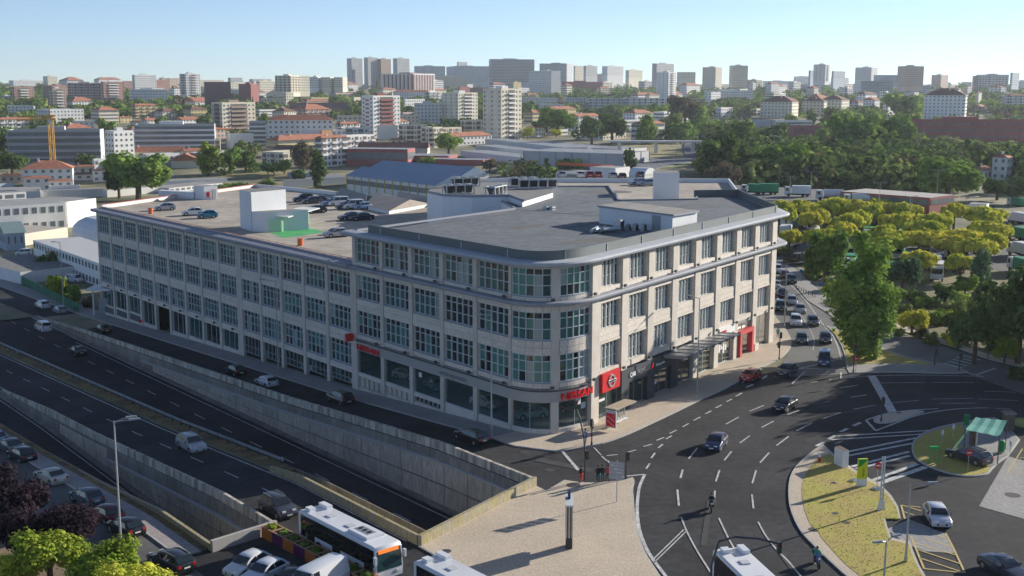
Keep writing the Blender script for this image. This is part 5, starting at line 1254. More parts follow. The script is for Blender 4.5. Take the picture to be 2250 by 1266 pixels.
for (x,y,lab) in ((331,470,'orange bin near the left end of the deck edge'),(660,540,'orange bin near the right end of the deck edge')):
    q=at(x,y,z=15); r=thing('bin',lab,'bin',(q[0],q[1],15)); m=MB(); m.tube((0,0,0),(0,0,1.0),.42,n=10); put('body',m.mesh('body',M('orange plastic',(.55,.12,.03),.5,.05,1)),r); m=MB(); m.tube((0,0,1.0),(0,0,1.08),.46,n=10); put('lid',m.mesh('lid',M('orange lid',(.5,.1,.03),.5,.05,1)),r)
for k,(p,c,l) in enumerate([((1235,390),SIL,'silver car first in the rear deck row'),((1276,390),WHT,'white car second in the rear deck row'),((1296,390),RED,'red car third in the rear deck row'),((1314,390),RED,'second red car beside the first in the rear deck row'),((1347,392),SIL,'silver hatchback left of the dark car on the rear deck'),((1367,394),BLK,'dark car near the white lift tower'),((1406,390),GRY,'grey car in the back of the rear deck'),((1403,406),SIL,'silver saloon in front on the rear deck'),((1422,408),LBL,'bluish saloon touching the white lift tower')]):
    q=at(*p,z=18.05); car3('hatch' if k<7 else 'sedan',q,RAD(90 if k<7 else 200),c,l,'cars on the rear deck')
# ---------------------------------------------------------------- low buildings in the middle distance
def block(name,label,cat,A,B,depth,h,col,style='grid',roof='flat',rm=None,z=None,fh=3.2,ex=4,step=3.4,grp=None):
    a=at(*A) if z is None else at(*A,z=z); b=at(*B) if z is None else at(*B,z=z); e=Vector((b[0]-a[0],b[1]-a[1])); L=e.length; e.normalize(); n=Vector((e.y,-e.x)); zb=min(a[2],b[2]) if z is None else z
    r=thing(name,label,cat,(a[0],a[1],zb),0,grp); m=MB(); P2=lambda u,v:(a[0]+e.x*u-n.x*v,a[1]+e.y*u-n.y*v); pts=[P2(0,0),P2(L,0),P2(L,depth),P2(0,depth)]
    m.prism(pts,zb-ex,zb+h,0,1); m.build('wall',[CM[col] if isinstance(col,str) else col,rm or flatroof],r)
    W_=MB(); ns=max(1,round(h/fh))
    for (o,ee,nn,LL) in ((a,e,n,L),(P2(0,depth),-1*Vector((-n.x,-n.y)),-1*e,depth),(P2(L,0),Vector((-n.x,-n.y)),e,depth)):
        for i in range(ns):
            z0=zb+i*h/ns; hh=h/ns
            if style=='band': W_.obox(o,ee,nn,.6,LL-.6,0,.06,z0+hh*.4,z0+hh*.8)
            elif style=='grid':
                k=max(1,int(LL/step))
                for j in range(k): W_.obox(o,ee,nn,j*LL/k+.6,(j+1)*LL/k-.6,0,.06,z0+hh*.4,z0+hh*.8)
            elif style=='pil':
                k=max(1,int(LL/step))
                for j in range(k+1): W_.obox(o,ee,nn,j*LL/k-.12,j*LL/k+.12,0,.25,z0,z0+hh)
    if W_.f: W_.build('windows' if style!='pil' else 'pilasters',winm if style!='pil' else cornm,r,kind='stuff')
    if roof in('gable','shed'):
        z1=zb+h; rh=depth*.22; q=[P2(-.5,-.5),P2(L+.5,-.5),P2(L+.5,depth+.5),P2(-.5,depth+.5)]; t0,t1=P2(-.5,depth/2),P2(L+.5,depth/2); m=MB(); m.add([(*p,z1) for p in q]+[(*t0,z1+rh),(*t1,z1+rh)],[(0,1,5,4),(1,2,5),(2,3,4,5),(3,0,4),(3,2,1,0)]); m.build('roof',rm or tile,r)
    elif roof=='barrel':
        z1=zb+h; m=MB(); K=8; v=[]
        for i in range(K+1):
            t=math.pi*i/K; vv=depth/2-depth/2*math.cos(t); zz=z1+depth*.3*math.sin(t); v+=[(*P2(-.2,vv),zz),(*P2(L+.2,vv),zz)]
        m.add(v,[(2*i,2*i+1,2*i+3,2*i+2) for i in range(K)]+[tuple(range(0,2*K+2,2)),tuple(range(1,2*K+3,2))[::-1]]); m.build('roof',rm or whitew,r)
    D_=a[1]; LAND.append(((A[0]+B[0])/2,(A[1]+B[1])/2,label)); BG.append((min(A[0],B[0])-2,max(A[0],B[0])+2,min(A[1],B[1])-h*FPX/D_,max(A[1],B[1]),D_)); return r
bluer=M('blue metal roof',(.2,.29,.4),.5,.06,.3); greyr=M('grey sheet roof',(.27,.29,.31),.7,.15,.15,stretch=(1,1,1))
whp=M('warehouse white',(.66,.67,.66),.7,.06,.3); ypil=M('yellow steel',(.55,.38,.06),.5,.05,1)
wh=block('warehouse','white warehouse with blue roof and yellow columns behind the roof deck','warehouse',(763,426),(957,444),16,7.8,whp,'none','gable',bluer)
a=at(763,426);b=at(957,444);e=Vector((b[0]-a[0],b[1]-a[1]));L=e.length;e.normalize();n=(e.y,-e.x); zb=min(a[2],b[2])
for k in range(12): m=MB(); m.obox(a,e,n,k*L/11-.15,k*L/11+.15,0,.3,zb,zb+7.8); m.build('column',ypil,wh)
for k in range(11): m=MB(); m.obox(a,e,n,k*L/11+.25,(k+1)*L/11-.25,0,.08,zb+4.3,zb+6.3); m.build('window',winm,wh)
wh2=block('warehouse','second blue roofed warehouse behind the first','warehouse',(812,404),(1012,416),16,7,whp,'none','gable',bluer)
block('warehouse','small white flat hall right of the blue roofs','warehouse',(1003,412),(1043,416),10,4,whp,'none')
block('school','dark red brick school with high glazed band','school',(762,364),(896,366),16,9,'red','band',rm=greyr,fh=9)
block('school','lower red brick school wing with grey roof','school',(896,360),(986,358),20,4.5,'red','none',rm=greyr)
block('school','long low red and white wing right of the school','school',(940,366),(1062,364),12,4,'red','none',rm=greyr)
block('workshop','red tiled hipped hall behind the school','workshop',(786,340),(935,341),14,4,'beige','none','gable',tiled)
block('factory','long grey corrugated shed with white ribs behind the yard','factory',(1150,369),(1369,368),30,8.5,'grey','pil',rm=greyr,step=9)
for i,(A,B,dp,h,lab) in enumerate([((1012,344),(1150,362),16,5,'nearest long grey roof of the industrial rows'),((1045,330),(1180,348),14,5,'second long grey roof of the industrial rows'),((1066,318),(1240,343),14,6.5,'third long pale roof with dark ridge strip'),((1150,322),(1300,338),18,4.5,'low wide grey roof behind the ribbed shed'),((1190,334),(1368,337),26,4.5,'pale roof strip along the ribbed shed')]): block('factory',lab+' in the middle','factory',A,B,dp,h*.7,'palegrey','none','flat',greyr)
block('shop','low white roadside shop with orange red roof band','shop',(1222,396),(1295,396),16,3.6,'white','band'); 
r=block('shop','low white shop annex with orange red band and antennas','shop',(1296,396),(1352,396),12,5.6,'white','none')
a=at(1226,392);b=at(1350,392); m=MB(); quadwall(m,(a[0],a[1]+10),(b[0],b[1]+10),.5,a[2]+5.2,a[2]+6.3); m.build('fascia',M('orange red fascia',(.6,.09,.03),.5,.03,1),r)
block('restaurant','pale rounded hall beside the roadside shop','hall',(1382,396),(1416,396),9,2.5,'palegrey','none','barrel')
unb=building('construction_site','unfinished concrete block with open floors beside the tower crane','building site',12,20,209,292,364,'grey','slab',col2='grey',phi=12,depth=16,fh=3.2)
q=at(117,372); cr=thing('tower_crane','yellow tower crane over the unfinished concrete block','crane',q); cy=M('crane yellow',(.55,.3,.04),.5,.05,1); D=q[1]; ht=(372-250)/FPX*D; m=MB()
for i in range(int(ht/3)):
    for sx,sy in ((-1,-1),(1,-1),(1,1),(-1,1)): m.tube((q[0]+sx,q[1]+sy,q[2]+i*3),(q[0]+(sx if i%2 else -sx),q[1]+sy,q[2]+i*3+3),.2,n=4,caps=False); m.tube((q[0]+sx,q[1]+sy,q[2]+i*3),(q[0]+sx,q[1]+sy,q[2]+i*3+3),.28,n=4,caps=False)
m.build('mast',cy,cr); m=MB(); zt=q[2]+ht-3; jl=(117-48)/FPX*D
for z_ in (0,1.6): m.tube((q[0]+3,q[1],zt+z_),(q[0]-jl,q[1],zt+z_-.6),.55,n=4)
for k in range(int(jl/2)): m.tube((q[0]-k*2,q[1],zt),(q[0]-k*2-1,q[1],zt+1.5),.15,n=4)
m.build('jib',cy,cr); m=MB(); m.tube((q[0],q[1],zt),(q[0],q[1],zt+7),.5,.2,n=5); m.build('cat_head',cy,cr); m=MB(); m.box(q[0]-.8,q[0]+.8,q[1]-1.6,q[1]-.2,zt-2.4,zt-.2); m.build('cab',whitem,cr)
# left works
block('factory','long white factory with band of windows left of the roof deck','factory',(-30,524),(146,510),22,9.5,'white','grid',rm=M('factory roof',(.3,.31,.3),.85,.12,.2),fh=4.6,step=2.6)
block('factory','blank white block joining the long factory','factory',(150,500),(214,490),18,8.5,'white','none')
block('warehouse','white barrel roofed shed against the main building','warehouse',(160,540),(222,556),14,4.2,'white','none','barrel')
block('office','low white office with long pale roof next to the gate','office block',(76,580),(226,632),12,6.3,'white','grid',rm=M('pale roof sheet',(.5,.5,.49),.6,.06,.3),fh=3.1,step=2.4)
block('glass_hall','glazed gable hall with teal frames by the white van','hall',(14,552),(56,549),12,5.0,'bluegrey','grid','gable',M('teal roof',(.2,.28,.28),.5,.05,1),step=1.4,fh=5)
block('warehouse','flat sandy roof canopy behind the glazed hall','warehouse',(56,540),(150,524),16,3.5,'beige','none',rm=M('sand roof',(.42,.39,.33),.9,.1,.3))
block('shed','low shed with wide grey roof at the left edge of the street','shed',(-60,600),(46,625),14,3.4,'white','none',rm=roofg)
block('house','white house beside the gate hidden behind shrubs','house',(-40,470),(60,462),12,7,'white','grid')
block('warehouse','flat roofed works with roof tanks behind the factory','warehouse',(-30,452),(90,448),24,5,'palegrey','none')
block('warehouse','white walled yard below the old quarter','warehouse',(70,440),(228,432),4,3.5,'white','none')
block('warehouse','second white yard wall behind the deck','warehouse',(236,434),(345,424),3,3,'white','none')
block('greenhouse','long low frames with white covers beyond the deck','greenhouse',(372,425),(490,410),14,2.2,'palegrey','grid',step=3)
block('greenhouse','second row of white covers beyond the deck','greenhouse',(362,408),(500,400),8,2.0,'white','none')
block('sports_wall','long pale wall of the sports field','wall',(625,413),(760,404),1,3.6,'palegrey','none'); block('hut','pale blue low hall by the sports field','hall',(640,392),(690,390),8,2.4,'bluegrey','none')
block('house','cream house left of the tall dark tree','house',(600,344),(640,346),10,4.5,'cream','grid','gable',tiled)
car('van',(52,561),(30,562),WHT,'white van in front of the glazed hall'); car('van',(165,620),(185,622),WHT,'white people carrier under the low office wall')
# filler houses of the valley
CLEAR=[(1380,322,1545,420),(745,352,1060,440),(1040,310,1400,372),(0,385,235,600),(590,372,760,402),(770,318,985,362),(1215,362,1470,410),(1640,420,2250,640),(1560,182,1660,205),(230,430,520,640),(380,386,640,440)]
def ok(x,y,D,hpx,wpx):
    for (a,b,c,d) in CLEAR:
        if a<x<c and b<y<d: return False
    for (a,c,yt,yb,Db) in BG:
        if a-wpx*.4<x<c+wpx*.4:
            if Db>=D-5 and y-hpx<yb-(.3 if yb-yt>45 else .55)*(yb-yt): 
                if y<yb+60: return False
            if Db<D and D<Db+25 and a<x<c: return False
    return True
def nearest(x,y):
    b=min(LAND,key=lambda l:(l[0]-x)**2+(2*(l[1]-y))**2); dx,dy=x-b[0],y-b[1]
    side='left of' if dx<-18 else 'right of' if dx>18 else ('in front of' if dy>0 else 'behind')
    w=b[2].split(); return side+' the '+' '.join(w[:5])
FIL=[]; FS={}; LASTB=[None]
rs=random.Random(5); k=0; t=0
HC=['white','white','cream','palegrey','beige','palegrey','white','yellow','pink']
while k<85 and t<4000:
    t+=1; x=rs.uniform(0,2250); y=rs.uniform(206,330) if k<68 else rs.uniform(300,372)
    if x>1500 and y>262: continue
    if x<215 and y>330: continue
    q=at(x,y); D=q[1]; w=rs.uniform(14,38); h=rs.choice([6,9,9,12,12,15]); wp,hp=w/D*FPX,h/D*FPX
    if D>2600: continue
    if not ok(x,y,D,hp,wp*1.3): continue
    if any(abs(x-o[0])<(wp+o[2])*.55 and abs(y-o[1])<hp*1.0 for o in FIL): continue
    FIL.append((x,y,wp)); k+=1; c=rs.choice(HC); rf=rs.choice(['flat','flat','hip','hip','gable']) if h<13 else rs.choice(['flat','hip'])
    nmx=nearest(x,y-hp/2); lab=f"{ {'palegrey':'pale grey'}.get(c,c)} {'flat' if rf=='flat' else 'red'} roofed {'low house' if h<10 else 'block of flats'} {nmx}"
    LASTB[0]=building('house' if h<10 else 'apartment_block',lab,'house' if h<10 else 'apartment block',x-wp*.35,x-wp*.1 if rs.random()<.5 else x+wp*.1,x+wp*.65,y-hp,y,c,rs.choice(['grid','grid','balcall','band']),roof=rf,group='houses of the valley'); LAND.pop(); FS.setdefault(lab,[]).append(bpy.data.objects[-1] if 0 else LASTB[0])
rs=random.Random(77); k=0; t=0; R2=[]
while k<70 and t<3000:
    t+=1; x=rs.uniform(-10,2250); y=rs.uniform(190,226); D=interp(y,[(188,2650),(205,1950),(226,1350)]); wp=rs.uniform(16,52); hp=rs.uniform(9,24)
    if any(abs(x-a)<(wp+w_)*.5 and abs(y-b)<9 for a,b,w_ in R2): continue
    if any(a-4<x<c+4 and yt<y-hp*.4<yb and Db>D for (a,c,yt,yb,Db) in BG if yb-yt>26): continue
    R2.append((x,y,wp)); k+=1; c=rs.choice(['white','white','cream','palegrey','white','beige'])
    lab=f"{ {'palegrey':'pale grey'}.get(c,c)} distant {'low' if hp<15 else 'taller'} block {nearest(x,y-hp/2)}"
    o_=building('apartment_block',lab,'apartment block',x-wp*.4,x+wp*rs.choice([-.1,.1]),x+wp*.6,y-hp,y,c,rs.choice(['grid','balcall','grid','band']),D=D,group='pale blocks along the ridge',ex=30,roof=rs.choice(['flat','flat','hip'])); LAND.pop(); FS.setdefault(lab,[]).append(o_)
ORDS='nearest second third fourth fifth sixth seventh eighth ninth tenth'.split()
for lab,l in FS.items():
    if len(l)>1:
        for j,o in enumerate(sorted(l,key=lambda o:o.location.x)): o['label']=('leftmost' if j==0 else ORDS[min(j,9)]+' from left')+' '+lab
print('filler',k,t)
# viaduct and open ground at the right of centre
def flatpoly(name,px,mat,dz=.25):
    m=MB(); pts=[]
    for i in range(len(px)):
        a,b=px[i],px[(i+1)%len(px)]
        for j in range(4): q=at(lerp(a[0],b[0],j/4),lerp(a[1],b[1],j/4)); pts.append((q[0],q[1]))
    xs=[p[0] for p in pts]; c=(sum(xs)/len(xs),sum(p[1] for p in pts)/len(pts)); zc=max(gz(*p) for p in pts)
    m.prism(pts,lambda x,y:gz(x,y)-2,lambda x,y:gz(x,y)+dz,bottom=False); struct(name,m,mat)
field=M('dry field',(.34,.26,.13),.95,.15,.05,col2=(.24,.23,.09),fine=.5); roadf=M('far road',(.13,.135,.15),.85,.1,.05)
flatpoly('dry_field',[(1385,352),(1400,328),(1535,322),(1525,348)],field); flatpoly('dry_field',[(1420,372),(1440,358),(1520,354),(1512,366)],greeng,.2)
flatpoly('dry_field',[(1340,322),(1360,300),(1500,296),(1540,312),(1380,325)],field,.3)
flatpoly('far_road',[(1395,400),(1400,352),(1420,350),(1520,350),(1528,356),(1440,372),(1440,404)],roadf,.5); flatpoly('far_road',[(1500,330),(1512,300),(1545,268),(1560,272),(1530,320),(1528,350),(1508,350)],roadf,.6)
flatpoly('dry_field',[(470,385),(500,377),(640,374),(650,384),(560,392)],field,.2); flatpoly('sports_field',[(650,392),(690,386),(750,384),(752,402),(640,406)],M('grey court',(.2,.22,.24),.9,.1,.1),.25)
flatpoly('far_road',[(1020,392),(1200,384),(1390,384),(1392,402),(1200,402)],roadf,.4)
vd=thing('viaduct','long thin grey viaduct on slim piers in the right middle distance','bridge',at(1450,340)); q0,q1=at(1340,338),at(1555,338); zt=q0[2]+7.2; m=MB(); quadwall(m,q0,q1,5,zt-1,zt); m.build('deck',CM['palegrey'],vd)
for k in (.0,.38,.76): m=MB(); x,y=lerp(q0[0],q1[0],k+.1),q0[1]+2; m.box(x-.9,x+.9,y-.9,y+.9,q0[2]-1,zt-1); m.build('pier',CM['palegrey'],vd)
# ---------------------------------------------------------------- trees
LF={'dark':leafmat('dark leaves',(0.065,0.117,0.036),(0.156,0.227,0.065)),'mid':leafmat('green leaves',(0.130,0.221,0.046),(0.286,0.403,0.085)),'bright':leafmat('bright leaves',(.17,.26,.03),(.33,.4,.06),.12),
'yellow':leafmat('yellow green leaves',(0.414,0.460,0.057),(0.713,0.667,0.103),.12),'purple':leafmat('plum leaves',(.022,.017,.026),(.06,.04,.052),.15),'brown':leafmat('brownish leaves',(0.112,0.100,0.062),(0.225,0.188,0.112)),'blue':leafmat('blue green leaves',(0.084,0.156,0.084),(0.192,0.288,0.144)),'olive':leafmat('olive leaves',(0.182,0.234,0.078),(0.338,0.390,0.130)),'fresh':leafmat('fresh leaves',(0.138,0.253,0.046),(0.322,0.437,0.092),.05)}
def crown_lobes(kind,rs):
    L=[]
    if kind=='round':
        L.append((0,0,.0,.72))
        for i in range(16):
            a=rs.uniform(0,6.28); z=rs.uniform(-.55,.62); r=math.sqrt(max(0,1-z*z))*rs.uniform(.5,.74); L.append((r*math.cos(a),r*math.sin(a),z,rs.uniform(.3,.5)))
    elif kind=='tall':
        for i in range(17):
            z=-.92+i*.112; w=.52*math.sin(math.pi*clamp((z+1.15)/2.2))**.7; a=rs.uniform(0,6.28); L.append((w*math.cos(a)*rs.uniform(.3,1.15),w*math.sin(a)*rs.uniform(.3,1.15),z,rs.uniform(.2,.44)*(.6+w)))
    elif kind=='umbrella':
        for i in range(20):
            a=rs.uniform(0,6.28); r=math.sqrt(rs.random())*.78; L.append((r*math.cos(a),r*math.sin(a),.4-.75*r*r+rs.uniform(-.2,.12),rs.uniform(.26,.4)))
    elif kind=='cone':
        for i in range(16):
            z=-1+i*.125; w=.55*(1-(z+1)/2)**.8; a=rs.uniform(0,6.28); L.append((w*.6*math.cos(a),w*.6*math.sin(a),z,max(.1,w*.7)))
    return L
def crown_mesh(name,kind,n,size,R,Hc,seed,leaf):
    "leaf clumps scattered over the shells of the lobes; R half width, Hc half height"
    rs=random.Random(seed); L=crown_lobes(kind,rs); wts=[l[3]**2 for l in L]; v=[];f=[]
    for k in range(n):
        lx,ly,lz,lr=rs.choices(L,wts)[0]
        while True:
            d=Vector((rs.gauss(0,1),rs.gauss(0,1),rs.gauss(0,1)))
            if d.length>.01: break
        d.normalize(); rr=lr*(rs.random()**.35)*rs.uniform(.82,1.14)
        if mnoise.noise(Vector((lx*3+d.x*2.2,ly*3+d.y*2.2,lz*3+d.z*2.2+seed)))<-.3: rr*=.7
        p=Vector(((lx+d.x*rr)*R,(ly+d.y*rr)*R,(lz+d.z*rr)*Hc))
        nn=(d+Vector((rs.uniform(-.8,.8),rs.uniform(-.8,.8),rs.uniform(-.2,.9)))).normalized(); t=nn.orthogonal().normalized(); t=(Matrix.Rotation(rs.uniform(0,6.28),3,nn)@t); b=nn.cross(t); s=size*rs.uniform(.55,1.25)
        o=len(v); v+=[tuple(p-t*s*.5-b*s*.3),tuple(p+t*s*.1-b*s*.55),tuple(p+t*s*.55+b*s*.1+nn*s*.12),tuple(p-t*s*.1+b*s*.5)]; f.append((o,o+1,o+2,o+3))
    me=bpy.data.meshes.new(name); me.from_pydata(v,[],f); me.materials.append(leaf); me.update(); return me
def trunk_mesh(kind,R,zc,Hc,seed):
    rs=random.Random(seed); m=MB(); tr=.035*R*1.6+.12
    top=zc+Hc*(.35 if kind!='umbrella' else -.1)
    pts=[(0,0,-.4,tr*1.25),(rs.uniform(-.1,.1),rs.uniform(-.1,.1),zc-Hc*.6,tr),(rs.uniform(-.3,.3),rs.uniform(-.3,.3),top,tr*.35)]
    for a,b in zip(pts,pts[1:]): m.tube(a[:3],b[:3],a[3],b[3],7,caps=False)
    for i in range(6):
        a=rs.uniform(0,6.28); q=pts[1]; e=(q[0]+R*.55*math.cos(a),q[1]+R*.55*math.sin(a),zc+Hc*rs.uniform(-.3,.35)); m.tube((q[0],q[1],q[2]+rs.uniform(-.1,.5)*Hc*.4),e,tr*.5,tr*.12,5,caps=False)
    return m.mesh('trunk',wood)
# kind -> half width, half crown height, crown centre height, total height
SH={'round':(5,4.4,6.2,10.6),'tall':(5,8.3,9.2,17.5),'umbrella':(4.5,2.6,4.3,6.3),'cone':(3,6,7,13),'bush':(2.5,1.6,1.3,2.9)}
MESH={}
def crown_of(kind,leaf,lod):
    k=(kind,leaf,lod)
    if k not in MESH:
        R,Hc,zc,H=SH[kind]; n={'near':7800 if kind!='tall' else 6800,'mid':3400,'far':900}[lod]; s={'near':.48,'mid':.78,'far':1.5}[lod]*(R/5)**.5
        if kind=='bush': n=n//4
        var=[crown_mesh('crown','round' if kind=='bush' else kind,n,s,R,Hc,11+i*7+hash(kind)%1*0+len(kind),LF[leaf]) for i in range(2 if lod!='near' else 1)]
        MESH[k]=[(c,trunk_mesh(kind,R,zc,Hc,5+i)) for i,c in enumerate(var)]
    return random.choice(MESH[k])
TREES=[]
def tree(kind,leaf,x,yb,yt,w,label,group=None,lod=None,z=None,name=None):
    q=at(x,yb) if z is None else at(x,yb,z=z); D=q[1]; lod=lod or ('mid' if w>44 and 190<D<900 else None); hgt=(yb-yt)/FPX*D*1.03; wid=w/FPX*D
    return tree3(kind,leaf,q,hgt,wid,label,group,lod,name)
def tree3(kind,leaf,q,hgt,wid,label,group=None,lod=None,name=None):
    D=math.hypot(q[0],q[1]); lod=lod or ('near' if D<190 else 'mid' if D<480 else 'far')
    R,Hc,zc,H=SH[kind]; c,t=crown_of(kind,leaf,lod); sx=wid/(2*R)*(1.0 if kind!='tall' else 1.25); sz=hgt/H
    r=thing(name or ('shrub' if kind=='bush' else 'cypress_tree' if kind=='cone' else 'tree'),label,'shrub' if kind=='bush' else 'tree',(q[0],q[1],q[2]-.05),random.uniform(0,6.28),group)
    r.scale=(sx,sx,sz); put('trunk',t,r); put('crown',c,r,(0,0,zc)); TREES.append((q[0],q[1],q[2],wid,hgt)); return r
T=tree
LEAFN0={'dark':'dark','mid':'green','olive':'olive','brown':'brownish','bright':'bright'}
ORD='first second third fourth fifth sixth seventh eighth ninth tenth eleventh twelfth thirteenth fourteenth fifteenth sixteenth seventeenth eighteenth nineteenth twentieth twenty-first twenty-second twenty-third twenty-fourth twenty-fifth twenty-sixth twenty-seventh'.split()
T('round','bright',112,1285,1138,165,'bright green young tree left of the lamp post at the bottom left')
T('round','yellow',12,1300,1198,120,'yellow green tree cut off at the bottom left corner')
T('round','bright',236,1310,1168,160,'bright green tree right behind the tall lamp post at the bottom left')
T('round','yellow',300,1345,1216,170,'yellowing green tree lowest in the photograph at the bottom left')
T('round','purple',30,1195,1003,165,'dark plum leaved tree at the left edge above the others')
T('round','purple',158,1225,1078,160,'plum leaved tree beside the dark red parked car')
T('round','purple',50,1240,1086,130,'plum leaved tree behind the bright green young tree')
T('tall','fresh',1893,784,506,164,'tallest leafy green tree standing on the wedge shaped grass island')
T('tall','fresh',1921,791,600,120,'shorter twin trunk tree beside the tallest tree on the wedge island')
T('round','mid',1812,640,500,98,'round green tree left behind the tallest tree by the depot fence')
T('round','blue',1980,645,556,78,'bluish dark round tree between depot and lawn')
T('tall','blue',2152,645,548,52,'slim bluish poplar beside the depot parking lane')
T('round','dark',2140,800,640,112,'dark round tree by the footpath at the right')
T('round','dark',2236,800,625,140,'largest dark tree at the right edge above the avenue')
T('round','dark',2180,740,610,120,'dark tree behind the two dark trees at the right edge')
T('round','bright',2206,805,716,54,'small bright green tree in front of the dark trees at right')
T('round','yellow',2003,735,672,66,'small golden tree on the bank beside the tallest tree')
T('bush','yellow',2100,758,708,66,'golden green shrub on the bank by the dark trees')
T('bush','olive',2045,757,727,40,'small olive shrub left of the golden green shrub')
T('bush','mid',2060,712,680,60,'leafy green shrub on the bank above the golden one')
T('bush','olive',2095,690,655,55,'olive shrub behind the leafy green shrub on the bank')
T('bush','mid',2155,700,655,60,'green shrub left of the dark trees on the upper bank')
T('bush','dark',2240,835,800,60,'low dark shrub at the right edge beside the avenue')
for i,(x,yt,w) in enumerate([(800,0,120),(700,42,135),(1010,-2,150),(850,75,150),(925,62,110),(1105,92,200),(1195,68,140),(1065,150,190),(720,190,150),(1250,25,150),(1415,82,225),(1490,20,185),(1640,92,250),(1720,75,120),(1790,25,155),(1600,140,260),(1345,170,220),(1340,215,230),(2005,45,280),(1600,195,300),(2000,145,300),(1870,190,320),(2030,220,200),(1560,335,230),(1830,355,180),(930,195,250),(1940,255,250),(1760,235,240)]):
    x=1490+x/2.96; yt=440+yt/2.96; w=w/2.96
    T('umbrella','yellow',x,yt+54+w*.12,yt-2,w*1.15,f"{ORD[i] if i<27 else 'last'} yellow green flat topped tree over the lorry depot, counting from the back left",'flat topped trees of the lorry depot',lod='mid')
for i,(k,l,x,yb,yt,w,lab) in enumerate([
('round','mid',305,440,332,146,'big round green tree behind the back parapet of the roof deck'),('round','dark',262,436,350,70,'dark side of the big tree pair at the left of the roof deck'),('tall','bright',458,386,314,66,'light green tree in front of the beige tower'),('round','mid',505,382,322,60,'green tree right of the light green one'),('round','dark',540,380,330,50,'dark tree third from the light green one'),
('round','dark',28,384,332,68,'dark tree in front of the unfinished concrete block'),('bush','dark',188,366,337,46,'dark shrub under the tower crane'),('round','brown',668,385,308,62,'dark brownish tree left of the lone tall one'),('tall','dark',699,414,331,40,'lone tall dark tree before the sports field'),('round','mid',602,386,356,26,'small round tree left of two on the lawn'),('round','mid',625,384,349,34,'small round tree right of two on the lawn'),('bush','dark',656,394,372,32,'clipped round shrub beside the sports field'),
('round','mid',986,338,291,62,'green tree beside the long industrial roofs'),('round','mid',1225,298,237,92,'broad green tree in the park below the twin towers'),('round','dark',1300,318,252,62,'dark green tree in the middle of the park'),('round','dark',1345,314,246,66,'dark green tree next to the middle park tree'),('tall','mid',1420,318,255,50,'slim green tree left of the white park house'),('round','olive',1470,310,246,58,'pale green tree right of the white park house'),('round','brown',1505,284,208,76,'brownish green broad tree near the viaduct'),('round','yellow',1160,306,280,28,'small yellow green tree right of the twin tower foot'),('round','yellow',1222,302,283,26,'second small yellow green tree right of the twin tower foot'),
('round','mid',1724,418,314,118,'large bright round tree behind the lorry terrace'),('round','mid',1878,350,247,128,'huge green tree in the middle of the right woodland'),('round','mid',1976,342,252,80,'green tree right of the huge woodland tree'),('round','mid',1984,264,206,92,'round green tree before the red roofed flats'),('round','mid',2081,446,340,130,'large green tree beside the wall of the depot at right'),
('tall','dark',1560,420,318,58,'dark cypress like tree left of the brown tree'),('tall','dark',1600,420,300,64,'tall dark tree behind the brown tree'),('tall','dark',1632,412,320,54,'dark tree right of the brown tree'),('round','brown',1590,428,352,88,'bare brown tree by the roof edge'),('round','mid',1620,340,264,74,'green tree in front of the white podium'),('round','dark',1700,330,268,60,'dark tree before the white canopy building'),
('round','dark',1830,384,330,72,'dark tree below the huge woodland tree'),('round','olive',2030,352,300,60,'olive tree in front of the long brick school at left'),('round','olive',2090,348,296,70,'olive tree in front of the long brick school at centre'),('round','olive',2165,386,306,66,'olive tree beside the small white houses'),('round','dark',2240,384,316,66,'dark tree at the right edge by the small houses'),('round','dark',1790,420,358,60,'dark tree right of the large bright round tree'),('round','brown',1900,404,362,50,'brownish tree on the slope above the lorries'),('round','dark',1860,420,372,70,'dark tree on the slope above the tankers'),('round','dark',1980,420,366,80,'dark tree on the slope above the brick shed'),('round','dark',2190,440,392,70,'dark hedge tree behind the right parking lane'),('round','dark',2235,448,394,60,'dark hedge tree at the right edge behind the lane'),
('bush','dark',1207,368,348,30,'round shrub at the left of the long grey shed'),('bush','mid',1240,370,348,34,'green shrub before the long grey shed'),('bush','mid',1270,370,350,30,'second green shrub before the long grey shed'),('bush','dark',1385,368,330,34,'dark shrub at the end of the long grey shed'),('bush','mid',938,366,345,46,'green shrub in front of the red school'),('round','brown',1075,378,348,38,'reddish brown tree by the industrial yard'),('cone','dark',1145,375,340,9,'thin cypress before the long grey shed'),('bush','mid',520,422,400,80,'spreading green shrub behind the deck parapet'),('bush','olive',582,416,394,60,'olive shrub right of the spreading one behind the deck'),
('cone','dark',1694,330,268,9,'thin cypress before the dark red brick building'),('cone','dark',556,246,215,12,'cypress left of the reddish tower'),('cone','dark',828,204,170,10,'slim cypress under the horizon towers'),
('bush','olive',100,600,556,70,'grey green shrub behind the green street fence'),('bush','mid',60,615,585,44,'green shrub at the left end of the street fence'),('bush','bright',130,650,605,64,'bright green shrub behind the middle of the street fence'),('bush','mid',160,668,628,44,'green shrub at the right end of the street fence'),('bush','brown',194,676,650,28,'orange flowered shrub beside the gate post')]):
    T(k,l,x,yb,yt,w,lab)
rq=random.Random(33)
for i in range(7):
    x=1712+ (i%8)*54+rq.uniform(-14,14); y=498+(i//8)*42+rq.uniform(-8,8)
    if (x>2000 and y>560) or (x<1850 and y>560): continue
    T('umbrella','yellow',x,y,y-58,rq.uniform(72,95),f"{ORD[i]} lower golden green tree filling the rows of the depot",'lower trees of the lorry depot',lod='mid')
